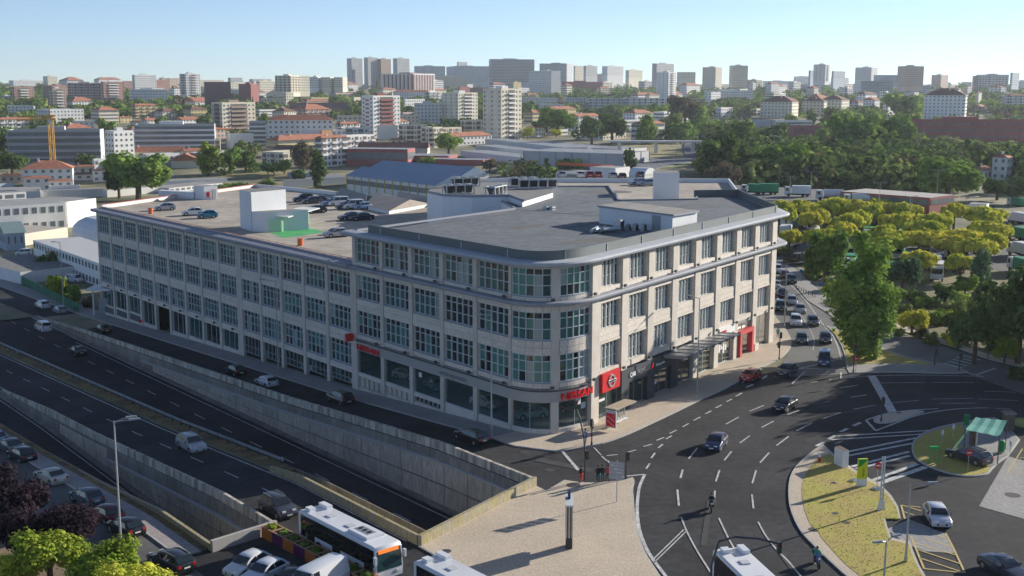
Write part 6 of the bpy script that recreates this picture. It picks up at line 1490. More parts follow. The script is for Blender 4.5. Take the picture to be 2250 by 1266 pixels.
for i,(k,l,x,yb,w,h_) in enumerate((('round','mid',1965,668,50,46),('bush','dark',2010,660,44,26),('bush','mid',2030,675,60,30),('bush','olive',1985,690,40,24),('round','dark',2075,668,52,48),('bush','mid',2105,672,56,34),('bush','bright',2075,700,50,22),('bush','olive',2130,718,44,26),('round','mid',2120,655,56,52),('bush','brown',2020,742,44,22),('bush','olive',1975,738,30,20),('bush','mid',2140,745,40,26),('round','dark',2095,740,60,64),('bush','olive',1720,560,50,20),('bush','brown',1745,580,50,18),('bush','olive',1790,612,60,24),('bush','mid',1835,640,60,26))):
    T(k,l,x,yb,yb-h_,w,f"{ORD[i]} {LEAFN0.get(l,l)} {'shrub' if k=='bush' else 'small tree'} of the garden bank behind the tallest tree",'shrubs of the garden bank')
# planted masses: individual trees out to about 900 m, one joined wood beyond
LEAFN={'dark':'dark green','mid':'green','olive':'olive green','brown':'brownish','blue':'bluish green','yellow':'yellow green'}
rs=random.Random(21); cnt=0; tries=0; seen={}
while cnt<185 and tries<9000:
    tries+=1; x=rs.uniform(-30,2280); y=247+157*rs.random()**.9
    if x<215 and y>330: continue
    q=at(x,y); D=q[1]
    if D>1050: continue
    w=rs.uniform(8,14); h=w*rs.uniform(.75,1.1); wp,hp=w/D*FPX,h/D*FPX
    if not ok(x,y,D,hp,wp): continue
    if any((q[0]-t[0])**2+(q[1]-t[1])**2<(.42*(w+t[3])*.8)**2 for t in TREES): continue
    lf=rs.choices(['dark','mid','olive','brown','blue','bright'],[5,4,2,.7,1.5,.5])[0]; kd=rs.choices(['round','tall','cone'],[8,1.4,.5])[0]
    if kd=='tall': h*=1.35
    if kd=='cone': w*=.4; h*=1.2; lf='dark'
    nmx=nearest(x,y-hp/2); key=(lf,kd,nmx); lab=f"{LEAFN.get(lf,'bright green')} {'slim ' if kd!='round' else ''}tree {nmx}"; 
    seen.setdefault(lab,[]).append(tree3(kd,lf,q,h,w,lab,'trees of the city behind the building',lod='far')); cnt+=1
for lab,l in seen.items():
    if len(l)>1:
        for k,o in enumerate(sorted(l,key=lambda o:o.location.y)): o['label']=('nearest ' if k==0 else ORD[k]+' nearest ')+lab
for i,(x,y,h_,w_) in enumerate(((2290,790,15,13),(2360,800,17,14),(2330,850,14,12),(2420,860,16,14),(2400,740,16,14),(2480,820,17,14))):
    q=at(x,y,z=0); tree3('round','dark',q,h_,w_,'dark tree beyond the right edge shading the avenue','trees beyond the right edge',lod='mid')
print('trees',cnt,tries)
def wood(name,n,dmin,dmax,label,seed,ymin,ymax,xmin=-60):
    rs=random.Random(seed); V=[];F=[];MI=[]; k=0; t=0
    base=[(Vector((rs.gauss(0,1),rs.gauss(0,1),rs.gauss(0,1))).normalized()) for _ in range(90)]
    while k<n and t<n*40:
        t+=1; x=rs.uniform(xmin,2310); y=rs.uniform(ymin,ymax)
        if x<215 and y>335: continue
        q=at(x,y); D=q[1]
        if not dmin<D<dmax: continue
        w=rs.uniform(9,17); h=w*rs.uniform(.6,.9); 
        if not ok(x,y,D,h/D*FPX,w/D*FPX): continue
        k+=1; mi=rs.choices([0,1,2,3],[5,3,1.5,.6])[0]; nq=34 if D>1600 else 60 if D>900 else 200; sz=w*(.24 if D>900 else .14)
        for _ in range(nq):
            d=rs.choice(base); rr=rs.uniform(.75,1.05)*(1+.25*mnoise.noise(d*2+Vector((k*3.1,0,0)))); p=Vector((q[0]+d.x*w*.5*rr,q[1]+d.y*w*.5*rr,q[2]+h*.5+d.z*h*.5*rr))
            nn=(d+Vector((rs.uniform(-.5,.5),rs.uniform(-.5,.5),rs.uniform(-.2,.6)))).normalized(); a=nn.orthogonal().normalized(); b=nn.cross(a); s=sz*rs.uniform(.6,1.3)*.5; o=len(V)
            V+=[tuple(p-a*s-b*s*.6),tuple(p+a*s*.4-b*s),tuple(p+a*s+b*s*.5),tuple(p-a*s*.4+b*s)]; F.append((o,o+1,o+2,o+3)); MI.append(mi)
    me=bpy.data.meshes.new(name); me.from_pydata(V,[],F)
    for l in ('dark','mid','olive','brown'): me.materials.append(LF[l])
    me.polygons.foreach_set('material_index',MI); o=put(name,me); tag(o,label,'woodland',kind='stuff'); print(name,k,t)
wood('valley_woodland',430,380,900,'mixed trees and thickets between the roads and sheds of the valley',9,250,400)
CLEAR[:]=[c for c in CLEAR if c[1]!=420]
wood('slope_woodland',130,300,900,'dark thicket on the slope above the lorry terrace',19,385,428,1660)
wood('far_woodland',2300,820,1700,'wooded slopes between the far apartment blocks',3,205,262)
wood('horizon_woodland',1300,1600,3600,'faint belt of trees along the horizon ridge',4,183,226)
# ---------------------------------------------------------------- street furniture
def heightpx(q,x,yt): r=ray(x,yt); return CAMZ+r[2]*(q[1]/r[1])-q[2]
def lamp(x,yb,xt,yt,label,arms=((1.6,0),),z=None,two=False,az=0,group='street lamps'):
    q=at(x,yb) if z is None else at(x,yb,z=z); h=heightpx(q,xt,yt); r=thing('street_lamp',label,'street lamp',(q[0],q[1],q[2]),az,group)
    m=MB(); m.tube((0,0,0),(0,0,h),.11,.055,8); m.tube((0,0,0),(0,0,.5),.16,n=8); put('pole',m.mesh('pole',steel),r)
    for (L,dy) in arms:
        m=MB(); m.tube((0,0,h-.1),(L,dy,h+.12),.045,n=6); a=put('arm',m.mesh('arm',steel),r)
        s=1 if L>=0 else -1; m=MB(); m.hexa([(L-.1*s,dy-.16,h+.05),(L+.75*s,dy-.12,h+.1),(L+.75*s,dy+.12,h+.1),(L-.1*s,dy+.16,h+.05),(L-.1*s,dy-.12,h+.2),(L+.7*s,dy-.08,h+.22),(L+.7*s,dy+.08,h+.22),(L-.1*s,dy+.12,h+.2)]); put('lamp_head',m.mesh('lamp_head',greym),a)
    return r
lamp(269,1252,246,925,'tall galvanised twin head lamp post at the lower left',((1.0,.25),(1.2,-.5)),az=.35)
lamp(1531.6,867,1540,655,'tall thin lamp post on the pavement before the glass canopy',((1.3,0),),az=2.4); lamp(1723,720,1728,578,'lamp post at the end of the building beside the queue',((2,0),),z=.13,az=0)
lamp(1080,961,1081,691,'pale lamp post in front of the showroom corner bays',((-1.2,0),),az=.4); lamp(612,817,605,616,'thin lamp post standing before the middle of the left facade',((-1.6,0),),az=.1); lamp(140.5,678,134,532,'pale lamp post by the green street fence at the left',((-1,0),),az=.6)
lamp(1990,1234,1997,1064,'lamp post with drooping head beside the yellow hatched box',((1.5,0),),z=.13,az=0); lamp(1941,1300,1945,1188,'twin floodlight post at the bottom of the grass island',((.9,.3),(-.7,-.2)),z=.13,az=.4)
for (x,yb,xt,yt,lab) in ((2056,470,2060,375,'tallest lamp mast left of the depot lane'),(1929,500,1931,402,'lamp mast in the middle of the lorry depot'),(1779,470,1779,378,'lamp mast before the white tankers'),(1735,440,1735,388,'short lamp mast left of the white tankers'),(1995,530,1995,432,'lamp mast with double head in the depot'),(2122,470,2124,436,'small lamp mast beside the white container'),(1314,352,1314,282,'lamp mast in the park left of the viaduct'),(1364,338,1364,296,'second lamp mast in the park left of the viaduct'),(1425,392,1421,350,'mast behind the roadside shop'),(1480,360,1481,322,'mast in the dry field by the viaduct')):
    lamp(x,yb,xt,yt,lab,((1.2,0),(-1.2,0)),group='masts of the depot and park')
redl_=M('signal lens',(.2,.02,.02),.2,0); lens=[redl_,M('amber lens',(.2,.1,.01),.2,0),M('green lens',(.01,.12,.05),.2,0)]
def sig_head(par,x,y,z,rz,first=True):
    m=MB(); m.box(-.15,.15,-.12,.12,.1,.95); h=put('signal_head',m.mesh('signal_head',darkm),par,(x,y,z),(0,0,rz))
    for k in range(3): m=MB(); m.tube((0,-.12,.8-k*.27),(0,-.16,.8-k*.27),.09,n=8); put('lens',m.mesh('lens',lens[k]),h)
    return h
def signal(x,yb,xt,yt,label,rz=0,z=.13,extra=None):
    q=at(x,yb,z=z); h=max(2.4,heightpx(q,xt,yt)); r=thing('traffic_light',label,'traffic light',(q[0],q[1],z),rz,'traffic lights'); m=MB(); m.tube((0,0,0),(0,0,h),.07,n=8); m.tube((0,0,0),(0,0,.35),.12,n=8); put('pole',m.mesh('pole',darkm),r); sig_head(r,.16,0,h-1.0,0)
    if extra: sig_head(r,-.16,0,extra,1.5)
    return r
signal(1375,1052,1374,993,'traffic light at the far corner of the cobbled plaza',.3); signal(1300,978,1297,925,'traffic light on the pavement tip beside the bus shelter',1.2,extra=2.0); signal(1712,790,1711,730,'black traffic light before the red framed entrance',.6,extra=1.6)
signal(1936,926,1939,872,'traffic light on the small pointed traffic island',.2); signal(2053,803,2055,772,'left traffic light of the zebra crossing',.4,z=.04); signal(2107,816,2111,776,'right traffic light of the zebra crossing',.2,z=.04); signal(2170,795,2172,772,'traffic light on the far footpath before the dark trees',.2); signal(1875,818,1874,757,'traffic light under the tallest tree',.4)
# curved mast beside the waiting people
q=at(1285,1056,z=.13); r=thing('traffic_mast','tall leaning mast with traffic lights beside the person in red trousers','traffic light',(q[0],q[1],.13)); h=heightpx(q,1262,895); m=MB(); P_=[(0,0,0),(0,0,h*.35),(-.15,0,h*.6),(-.55,0,h*.85),(-.95,0,h)]
for a,b in zip(P_,P_[1:]): m.tube(a,b,.085,.07,8)
put('pole',m.mesh('pole',darkm),r); sig_head(r,-.95,.0,h-.3,.2); sig_head(r,.2,0,h*.28,.2)
# arm over the third bus
r=thing('traffic_mast','black mast arm reaching over the third bus with one signal','traffic light',at(1560,1340,z=.13)); q=at(1560,1340,z=.13); e=at(1712,1205,z=6.2); Z=[(0,0,0),(0,0,3.5),(.6,.4,5.2)]; ex,ey=e[0]-q[0],e[1]-q[1]; Z+=[(ex*.35,ey*.35,6.1),(ex*.7,ey*.7,6.4),(ex,ey,6.4)]; m=MB()
for a,b in zip(Z,Z[1:]): m.tube(a,b,.09,.08,8)
put('pole',m.mesh('pole',darkm),r); sig_head(r,ex,ey,5.6,.3)
# signs
signw=M('sign back',(.33,.34,.36),.5,.05,1); bluem=M('sign blue',(.02,.15,.5),.4,0)
q=at(1355,1103,z=.13); r=thing('direction_sign','grey backed direction sign with five boards on the plaza','street sign',(q[0],q[1],.13),0); h=heightpx(q,1350,1012); m=MB(); m.tube((0,0,0),(0,0,h),.05,n=6); put('pole',m.mesh('pole',steel),r)
for k in range(5): m=MB(); m.hexa([(-.75,.05,h-.42-k*.34),(.62,-.35,h-.42-k*.34),(.62,-.31,h-.42-k*.34),(-.75,.09,h-.42-k*.34),(-.75,.05,h-.12-k*.34),(.62,-.35,h-.12-k*.34),(.62,-.31,h-.12-k*.34),(-.75,.09,h-.12-k*.34)]); put('board',m.mesh('board',signw),r)
def roundsign(x,yb,xt,yt,label,mat,bar=False,z=.05):
    q=at(x,yb,z=z); r=thing('road_sign',label,'road sign',(q[0],q[1],z),.0); h=heightpx(q,xt,yt); m=MB(); m.tube((0,0,0),(0,0,h),.035,n=6); put('pole',m.mesh('pole',steel),r); m=MB(); m.tube((0,-.05,h-.3),(0,-.09,h-.3),.34,n=16); d=put('disc',m.mesh('disc',mat),r)
    if bar: m=MB(); m.box(-.22,.22,-.11,-.092,h-.36,h-.24); put('bar',m.mesh('bar',whitepaint),d)
roundsign(1880,818,1881,783,'red no entry sign at the corner of the wedge island',redp,True,.13); roundsign(2126,1040,2126,988,'red no entry sign in front of the parked estate car',redp,True); roundsign(1927,1071,1929,1016,'red no entry sign beside the green and yellow totem',redp,True); roundsign(1759,622,1759,592,'first blue round sign by the queue',bluem); roundsign(1803,650,1803,622,'second blue round sign by the queue',bluem); roundsign(310,727,309,702,'small red sign before the left facade',redp,z=gz(*at(310,727)[:2]))
for i in range(8): 
    q=at(1750+i*5.2+ (i>5)*4,636+i*2.6,z=.05); r=thing('bollard',f"{'first second third fourth fifth sixth seventh eighth'.split()[i]} low dark bollard from the far end beside the queue",'bollard',(q[0],q[1],.05),0,'bollards beside the queue'); m=MB(); m.tube((0,0,0),(0,0,.85),.08,n=7); put('post',m.mesh('post',darkm),r)
# totem, pylon, box, hydrant
q=at(1893,1068,z=.13); h=heightpx(q,1897,1008); r=thing('totem_sign','green and yellow totem sign on the grass island','totem sign',(q[0],q[1],.13),.15); m=MB(); m.box(-.48,.48,-.12,.12,0,h*.27); put('base',m.mesh('base',white),r); m=MB(); m.box(-.48,.48,-.12,.12,h*.27,h); put('panel',m.mesh('panel',M('sign yellow',(.6,.65,.02),.4,0)),r)
m=MB(); m.add([(-.46,-.125,h*.98),(-.46,-.125,h*.7),(-.1,-.125,h*.78),(.25,-.125,h*.9),(.46,-.125,h*.98)],[(0,1,2,3,4)]); put('green_corner',m.mesh('green_corner',M('sign green',(.0,.3,.05),.4,0)),r)
m=MB()
for k in range(8): m.box(-.02,.1+.05*(k%3),-.13,-.122,h*.35+k*.11,h*.35+k*.11+.06)
put('vertical_marks',m.mesh('vertical_marks',M('dark green mark',(.02,.12,.02),.5,0)),r)
q=at(1936,1120,z=.13); h=heightpx(q,1941,1003); r=thing('pylon','slim white metal pylon with heavy foot on the grass island','pylon',(q[0],q[1],.13),.4); m=MB(); m.hexa([(-.42,-.12,0),(.42,-.12,0),(.42,.12,0),(-.42,.12,0),(-.2,-.1,.9),(.2,-.1,.9),(.2,.1,.9),(-.2,.1,.9)]); put('foot',m.mesh('foot',white),r)
m=MB(); m.box(-.17,-.1,-.07,.07,.9,h); m.box(.1,.17,-.07,.07,.9,h); 
for k in range(9): m.box(-.1,.1,-.05,.05,1.0+k*(h-1.2)/9,1.06+k*(h-1.2)/9)
put('mast',m.mesh('mast',whitem),r)
pb_=thing('utility_box','white rendered utility cabinet with brown top at the tip of the grass island','cabinet',at(1848,1025,z=.14)); bx,_=pbox('body',(1851,1029),(1832,1018),(1864,1026),.14,1.75,[white,M('brown top',(.12,.09,.08),.9,.1,1)],pb_)
q=at(1800,1014,z=.14); r=thing('hydrant','small white and red marker post on the cobbled edge','marker post',(q[0],q[1],.14)); m=MB(); m.tube((0,0,0),(0,0,.5),.14,n=8); put('base',m.mesh('base',redp),r); m=MB(); m.tube((0,0,.5),(0,0,1.0),.16,n=8); put('cap',m.mesh('cap',white),r)
# service bay with green sail
r=thing('sun_sail','green fabric sun sail on posts over the car washing bay','canopy',at(2160,960,z=.13)); sailm=M('sail cloth',(.08,.33,.26),.7,.05,1); r0=r.location
zt=3.1; c4=[at(*p,z=z_) for p,z_ in (((2121,945),3.0),((2144,918),3.3),((2213,925),3.3),((2196,960),3.0))]; m=MB(); N=6; v=[]
for i in range(N+1):
    for j in range(3):
        u,w_=i/N,j/2; a=Vector(c4[0]).lerp(Vector(c4[3]),u); b=Vector(c4[1]).lerp(Vector(c4[2]),u); p=a.lerp(b,w_); v.append((p.x,p.y,p.z+(.07 if i%2==0 else 0)-.1*(j==1)))
m.add(v,[(i*3+j,(i+1)*3+j,(i+1)*3+j+1,i*3+j+1) for i in range(N) for j in range(2)]); m.build('cloth',sailm,r)
m=MB(); a=c4[0]; b=c4[1]; m.add([a,b,(b[0]-1.6,b[1]-1,1.2),(a[0]-1.9,a[1]-.6,.3)],[(0,1,2,3)]); m.build('side_cloth',M('dark sail cloth',(.04,.2,.13),.7,.05,1),r)
for c in c4: m=MB(); m.tube((c[0],c[1],.1),(c[0],c[1],c[2]+.2),.06,n=6); m.build('post',darkm,r)
q=at(2138,978,z=.13); v_=thing('vacuum_station','brown and white vacuum station under the green sail','vacuum cleaner',(q[0],q[1],.13)); m=MB(); m.box(-.35,.1,-.3,.3,0,2.2); put('cabinet',m.mesh('cabinet',M('brown cabinet',(.16,.1,.07),.6,.1,1)),v_); m=MB(); m.tube((.3,-.1,0),(.3,-.1,1.7),.1,n=8); put('nozzle_post',m.mesh('nozzle_post',white),v_)
def bin_(x,y,lab,h=1.1):
    q=at(x,y,z=.13); r=thing('bin',lab,'bin',(q[0],q[1],.13)); gm=M('green plastic',(.01,.25,.08),.45,.03,1); m=MB(); m.tube((0,0,.1),(0,0,h),.3,.33,10); put('body',m.mesh('body',gm),r); m=MB(); m.ball((0,0,h),.34,8,4,sz=.5); put('lid',m.mesh('lid',gm),r)
bin_(2200,995,'green rubbish bin at the edge of the washing bay',1.2); bin_(2123,934,'green bin behind the hanging side of the sail',1.1)
q=at(2214,945,z=.13); r=thing('stone_pillar','brown stone pillar beside the green sail','pillar',(q[0],q[1],.13)); m=MB(); m.box(-.55,.55,-.5,.5,0,1.9); put('shaft',m.mesh('shaft',M('brown stone',(.14,.11,.08),.9,.2,2)),r); m=MB(); m.box(-.65,.65,-.6,.6,1.9,2.15); put('cap',m.mesh('cap',conc),r)
q=at(2050,1018,z=.15); r=thing('rack','bright green metal frame standing on the washing bay lawn','frame',(q[0],q[1],.15)); gm=M('bright green metal',(.02,.45,.08),.4,0)
for x in (-.4,.4): m=MB(); m.box(x-.05,x+.05,-.05,.05,0,1.7); put('upright',m.mesh('upright',gm),r)
m=MB(); m.box(-.45,.45,-.12,.12,1.55,1.8); put('top',m.mesh('top',gm),r)
for (x,y,l) in ((2070,975,'white feather post left of the washing bay'),(2094,962,'white feather post right of the washing bay'),(2219,1000,'white feather post at the bay corner')):
    q=at(x,y-2,z=.15); r=thing('marker_post',l,'marker post',(q[0],q[1],.15)); m=MB(); m.tube((0,0,0),(0,0,1.0),.04,n=6); put('pole',m.mesh('pole',steel),r); m=MB(); m.ball((0,0,1.15),.16,8,5,sz=2.2); put('head',m.mesh('head',white),r)
# billboard seen from its edge
q=at(1250,1202,z=.13); r=thing('billboard','metal double sided billboard seen edge on in the middle of the plaza','billboard',(q[0],q[1],.13),RAD(88)); h=heightpx(q,1249,1095); m=MB(); m.box(-.45,.45,-.28,.28,0,1.35); put('foot',m.mesh('foot',darkm),r)
chrome=M('brushed metal',(.5,.51,.5),.3,.05,.8,metal=.7); m=MB(); 
for y in (-.3,-.05,.2): m.box(-1.35,1.35,y,y+.12,1.3,h-.2)
put('panel',m.mesh('panel',chrome),r); m=MB(); m.box(-1.25,1.25,-.18,.2,1.45,h-.35); put('core',m.mesh('core',M('olive side',(.12,.11,.07),.4,.1,1)),r); m=MB(); m.box(-1.4,1.4,-.34,.34,h-.25,h-.12); put('cap',m.mesh('cap',M('pale metal cap',(.6,.62,.62),.4,.03,1)),r)
m=MB(); m.box(.1,.8,-.1,.12,h-.1,h+.45); put('top_plate',m.mesh('top_plate',M('navy plate',(.02,.03,.09),.4,0)),r)
# bus shelter
q=at(1368,935,z=.14); e=at(1390,925,z=.14); rz=math.atan2(e[1]-q[1],e[0]-q[0]); r=thing('bus_shelter','bus shelter with sandy flat roof and red poster panel','bus shelter',(q[0],q[1],.14),rz)
m=MB(); m.box(-2.3,2.3,-.5,1.1,2.35,2.47); put('roof',m.mesh('roof',M('shelter roof',(.4,.34,.24),.7,.1,1)),r)
for x in (-2.0,-.7,.7,2.0): m=MB(); m.box(x-.04,x+.04,.9,.98,0,2.35); put('post',m.mesh('post',greym),r)
m=MB(); m.box(-2,2,.93,.95,.3,2.2); put('back_glass',m.mesh('back_glass',showg),r); m=MB(); m.box(-1.2,1.8,.3,.7,.42,.5); 
put('bench',m.mesh('bench',white),r)
for k in range(5): m=MB(); m.box(-1.1+k*.6,-1.0+k*.6,.62,.68,.5,.85); put('seat_rest',m.mesh('seat_rest',white),r)
m=MB(); m.box(-2.55,-2.4,-.6,.75,.35,2.3); pz=put('poster_panel',m.mesh('poster_panel',whitem),r); m=MB(); m.box(-2.59,-2.56,-.5,.65,.45,2.0); put('red_poster',m.mesh('red_poster',redp),pz)
m=MB()
for k in range(9): m.box(-2.61,-2.595,-.4+.25*(k%4),-.25+.25*(k%4),.6+k*.14,.68+k*.14)
put('poster_marks',m.mesh('poster_marks',whitepaint),pz)
# planters
om=M('orange planks',(.6,.17,.03),.7,.08,2); pmz=M('purple planks',(.13,.015,.09),.7,.08,2); soil=M('soil',(.04,.03,.02),.95,.2,3)
pa=at(600,1183,z=.03); pbb=at(802,1290,z=.03); dv2=Vector((pbb[0]-pa[0],pbb[1]-pa[1])); n8=9; st_=dv2/(n8-1); rz=math.atan2(dv2.y,dv2.x)
for k in range(n8):
    c=Vector(pa[:2])+st_*k; mat=(om if k%2==0 else pmz); o='first second third fourth fifth sixth seventh eighth last'.split()[k]
    r=thing('planter',f"{o} {'orange' if k%2==0 else 'purple'} plank planter counted from the end wall",'planter',(c.x,c.y,.03),rz,'coloured planters beside the bus')
    L=st_.length*.48
    for s in range(7): x=-L+.02+s*2*L/7; 
    for (x0,x1,y0,y1,nm) in ((-L,L,-.62,-.56,'side'),(-L,L,.56,.62,'side'),(-L,-L+.06,-.56,.56,'end'),(L-.06,L,-.56,.56,'end')):
        m=MB()
        if nm=='side':
            for s in range(8): m.box(lerp(x0,x1,s/8)+.01,lerp(x0,x1,(s+1)/8)-.01,y0,y1,0,1.0)
        else: m.box(x0,x1,y0,y1,0,1.0)
        o2=put('planks',m.mesh('planks',mat),r); o2['kind']='stuff'
    m=MB(); 
    for (x0,x1,y0,y1) in ((-L,L,-.66,-.54),(-L,L,.54,.66),(-L,-L+.1,-.54,.54),(L-.1,L,-.54,.54)): m.box(x0,x1,y0,y1,1.0,1.05)
    put('rim',m.mesh('rim',M('tan rim',(.4,.25,.15),.7,.1,1)),r); m=MB(); m.box(-L+.06,L-.06,-.56,.56,.05,.85); put('soil',m.mesh('soil',soil),r)
    me=crown_mesh('plants','round',[420,200,120,110,130,200,320,420,300][k],.16,.5,.32,k+3,LF['bright' if k in(0,6,7) else 'mid']); pl_=put('plants',me,r,(0,0,1.02))
# fences
fg=M('green mesh fence',(.02,.16,.08),.5,.05,1); a=at(36,618);b=at(178,690); e=Vector((b[0]-a[0],b[1]-a[1])); L=e.length; e.normalize(); r=thing('mesh_fence','green mesh fence above the left street pavement','fence',(a[0],a[1],a[2]))
for k in range(int(L/3)):
    m=MB(); p0=Vector(a[:2])+e*k*3; p1=Vector(a[:2])+e*(k*3+2.9); z_=gz(p0.x,p0.y); quadwall(m,p0,p1,.05,z_+.1,z_+1.9); m.build('panel',fg,r); m=MB(); m.box(p0.x-.05,p0.x+.05,p0.y-.05,p0.y+.05,z_-.2,z_+2.05); m.build('post',fg,r)
r=thing('gate_canopy','flat canopy on a white post over the gate at the far end of the building','canopy',at(207,695)); q=at(207,695); m=MB(); m.box(q[0]-1.2,q[0]+4.5,q[1]-.5,q[1]+5,q[2]+5.0,q[2]+5.4); m.build('roof',white,r); m=MB(); m.tube((q[0],q[1],q[2]),(q[0],q[1],q[2]+5),.16,n=8); m.build('post',white,r); m=MB(); m.box(q[0]+.6,q[0]+3.0,q[1]+1,q[1]+1.2,q[2],q[2]+3.4); m.build('gate_leaf',greym,r)
r=thing('wire_fence','long thin wire fence on posts behind the far footpath','fence',at(1955,770,z=.1)); fp=[at(x,y,z=.1) for x,y in ((1880,672),(1925,700),(1975,715),(2040,736),(2100,752),(2166,776),(2250,799),(2330,820))]
for A,B in zip(fp,fp[1:]):
    n_=max(1,int(math.dist(A[:2],B[:2])/3))
    for k in range(n_): p=Vector(A).lerp(Vector(B),k/n_); m=MB(); m.tube((p.x,p.y,0),(p.x,p.y,1.7),.045,n=5); m.build('post',darkm,r)
    m=MB()
    for z_ in (.5,1.0,1.6): m.tube((A[0],A[1],z_),(B[0],B[1],z_),.018,n=4)
    w=m.build('wires',darkm,r); w['kind']='stuff'
# ---------------------------------------------------------------- lorry depot
tz=5.3; tp=[at(1585,470,z=0),at(1965,500,z=0),at(2010,505,z=0)]; r=thing('depot_wall','high pale concrete wall below the white tankers','retaining wall',(tp[0][0],tp[0][1],0)); m=MB()
pts=[tp[0][:2],tp[1][:2],(tp[1][0]+18,tp[1][1]+46),(tp[0][0]+5,tp[0][1]+50)]; m.prism(pts,-1,tz,0,1); m.build('wall',[M('pale concrete wall',(.4,.4,.38),.9,.1,.15,stretch=(1,1,.3)),asphalt_old],r)
dcm=[M('lorry white',(.66,.67,.67),.5,.06,1),M('lorry green',(.02,.24,.1),.5,.1,1),M('lorry chassis',(.04,.04,.045),.7,0)]
def lorry_meshes(kind):
    L=8.; d={}
    m=MB(); m.hexa([(L/2-2,-1.2,.7),(L/2,-1.2,.7),(L/2,1.2,.7),(L/2-2,1.2,.7),(L/2-1.9,-1.15,3.0),(L/2-.25,-1.15,3.0),(L/2-.25,1.15,3.0),(L/2-1.9,1.15,3.0)]); d['cab']=m.mesh('cab',dcm[0])
    m=MB(); m.box(L/2-.16,L/2-.05,-1.05,1.05,1.7,2.7); m.box(L/2-1.3,L/2-.5,-1.2,1.2,1.8,2.7); d['windscreen']=m.mesh('windscreen',carglass)
    m=MB(); m.box(-L/2,L/2-.2,-.45,.45,.5,.95); d['chassis']=m.mesh('chassis',dcm[2])
    m=MB()
    if kind=='tank': m.tube((-L/2+.1,0,2.1),(L/2-2.4,0,2.1),1.2,n=12)
    elif kind=='garbage': m.hexa([(-L/2,-1.2,.9),(L/2-2.3,-1.2,1),(L/2-2.3,1.2,1),(-L/2,1.2,.9),(-L/2+.7,-1.2,3.2),(L/2-2.3,-1.2,3.3),(L/2-2.3,1.2,3.3),(-L/2+.7,1.2,3.2)])
    else: m.box(-L/2,L/2-2.3,-1.25,1.25,1,3.4)
    d['load_body']=m.mesh('load_body',dcm[1] if kind in('garbage','gbox') else dcm[0],smooth=35)
    m=MB(); m.tube((0,-.15,0),(0,.15,0),.5,n=10); d['wheel']=m.mesh('wheel',black); return d
LM={}
def lorry(kind,q,rz,label,group=None):
    if kind not in LM: LM[kind]=lorry_meshes(kind)
    d=LM[kind]; r=thing('lorry',label,'lorry',q,rz,group)
    for k in ('cab','windscreen','chassis','load_body'): put(k,d[k],r)
    for x in (2.7,-1.6,-2.9):
        for y in (-1.05,1.05): put('wheel',d['wheel'],r,(x,y,.5))
for k,x,y,l in (('gbox',1682,427,'green container lorry on the terrace left of the tankers'),('box',1752,432,'white box lorry first of the three on the depot wall'),('tank',1822,440,'white tanker lorry, middle of three on the depot wall'),('tank',1884,450,'white tanker lorry, right of three on the depot wall'),('garbage',1656,427,'second green lorry half hidden behind the roof corner')):
    q=at(x,y,z=tz); lorry(k,(q[0],q[1],tz),RAD(180-12),l)
block('shed','low brick shed with pale flat roof behind the tankers','shed',(1845,446),(2042,462),14,3.4,'red','band',rm=M('pale shed roof',(.42,.39,.35),.9,.1,.3),z=tz)
block('container','white container with green stripe by the lamp mast','container',(2128,472),(2166,474),5,3.4,'white','none')
rs=random.Random(12); dl=[]
words_=['among','behind','beside','under','in front of','left of','right of']
for i in range(7):
    for j in range(8):
        x=1712+j*58+i*9+rs.uniform(-8,8); y=478+i*23+rs.uniform(-4,4)
        if x>2120 or (x<1790 and y>560) or (1700<x<1850 and y>600) or y>625: continue
        q=at(x,y,z=.05); k=rs.choices(['garbage','box','gbox','tank'],[4,3,2,1])[0]; rw='front back second third fourth fifth sixth'.split()
        lorry(k,q,RAD(rs.choice([70,250])+rs.uniform(-4,4)),f"{ {'garbage':'green refuse','box':'white box','gbox':'green container','tank':'white tanker'}[k]} lorry under flat topped trees, row {ORD[i]} from back, {ORD[j]} from left",'lorries parked under the flat topped trees')
for i in range(5):
    q=at(2246-i*3,600-i*36,z=.05); k=['garbage','box','gbox','box','garbage','garbage','box','gbox','garbage'][i]; lorry(k,q,RAD(100),f"{['lowest','second','third','fourth','fifth','sixth','seventh','eighth','farthest'][i]} lorry of the column at the right edge",'lorries in the column at the right edge')
# cars shown inside the showroom
for (x,y,k,c,l,a) in ((1068,893,'hatch',WHT,'white car with red stripe inside the showroom window',-40),(1165,918,'hatch',(.25,.4,.4),'pale green car inside the rounded showroom window',200),(1212,906,'hatch',RED,'red car inside the rounded showroom window',10),(1255,893,'suv',BLK,'dark car inside the last showroom window',30),(958,855,'hatch',(.2,.4,.4),'pale turquoise car inside the third showroom window',-60),(893,832,'mini',(.5,.52,.45),'pale car inside the second showroom window',-30)):
    q=at(x,y,z=.57); car3(k,q,RAD(a),c,l,'cars on show inside')
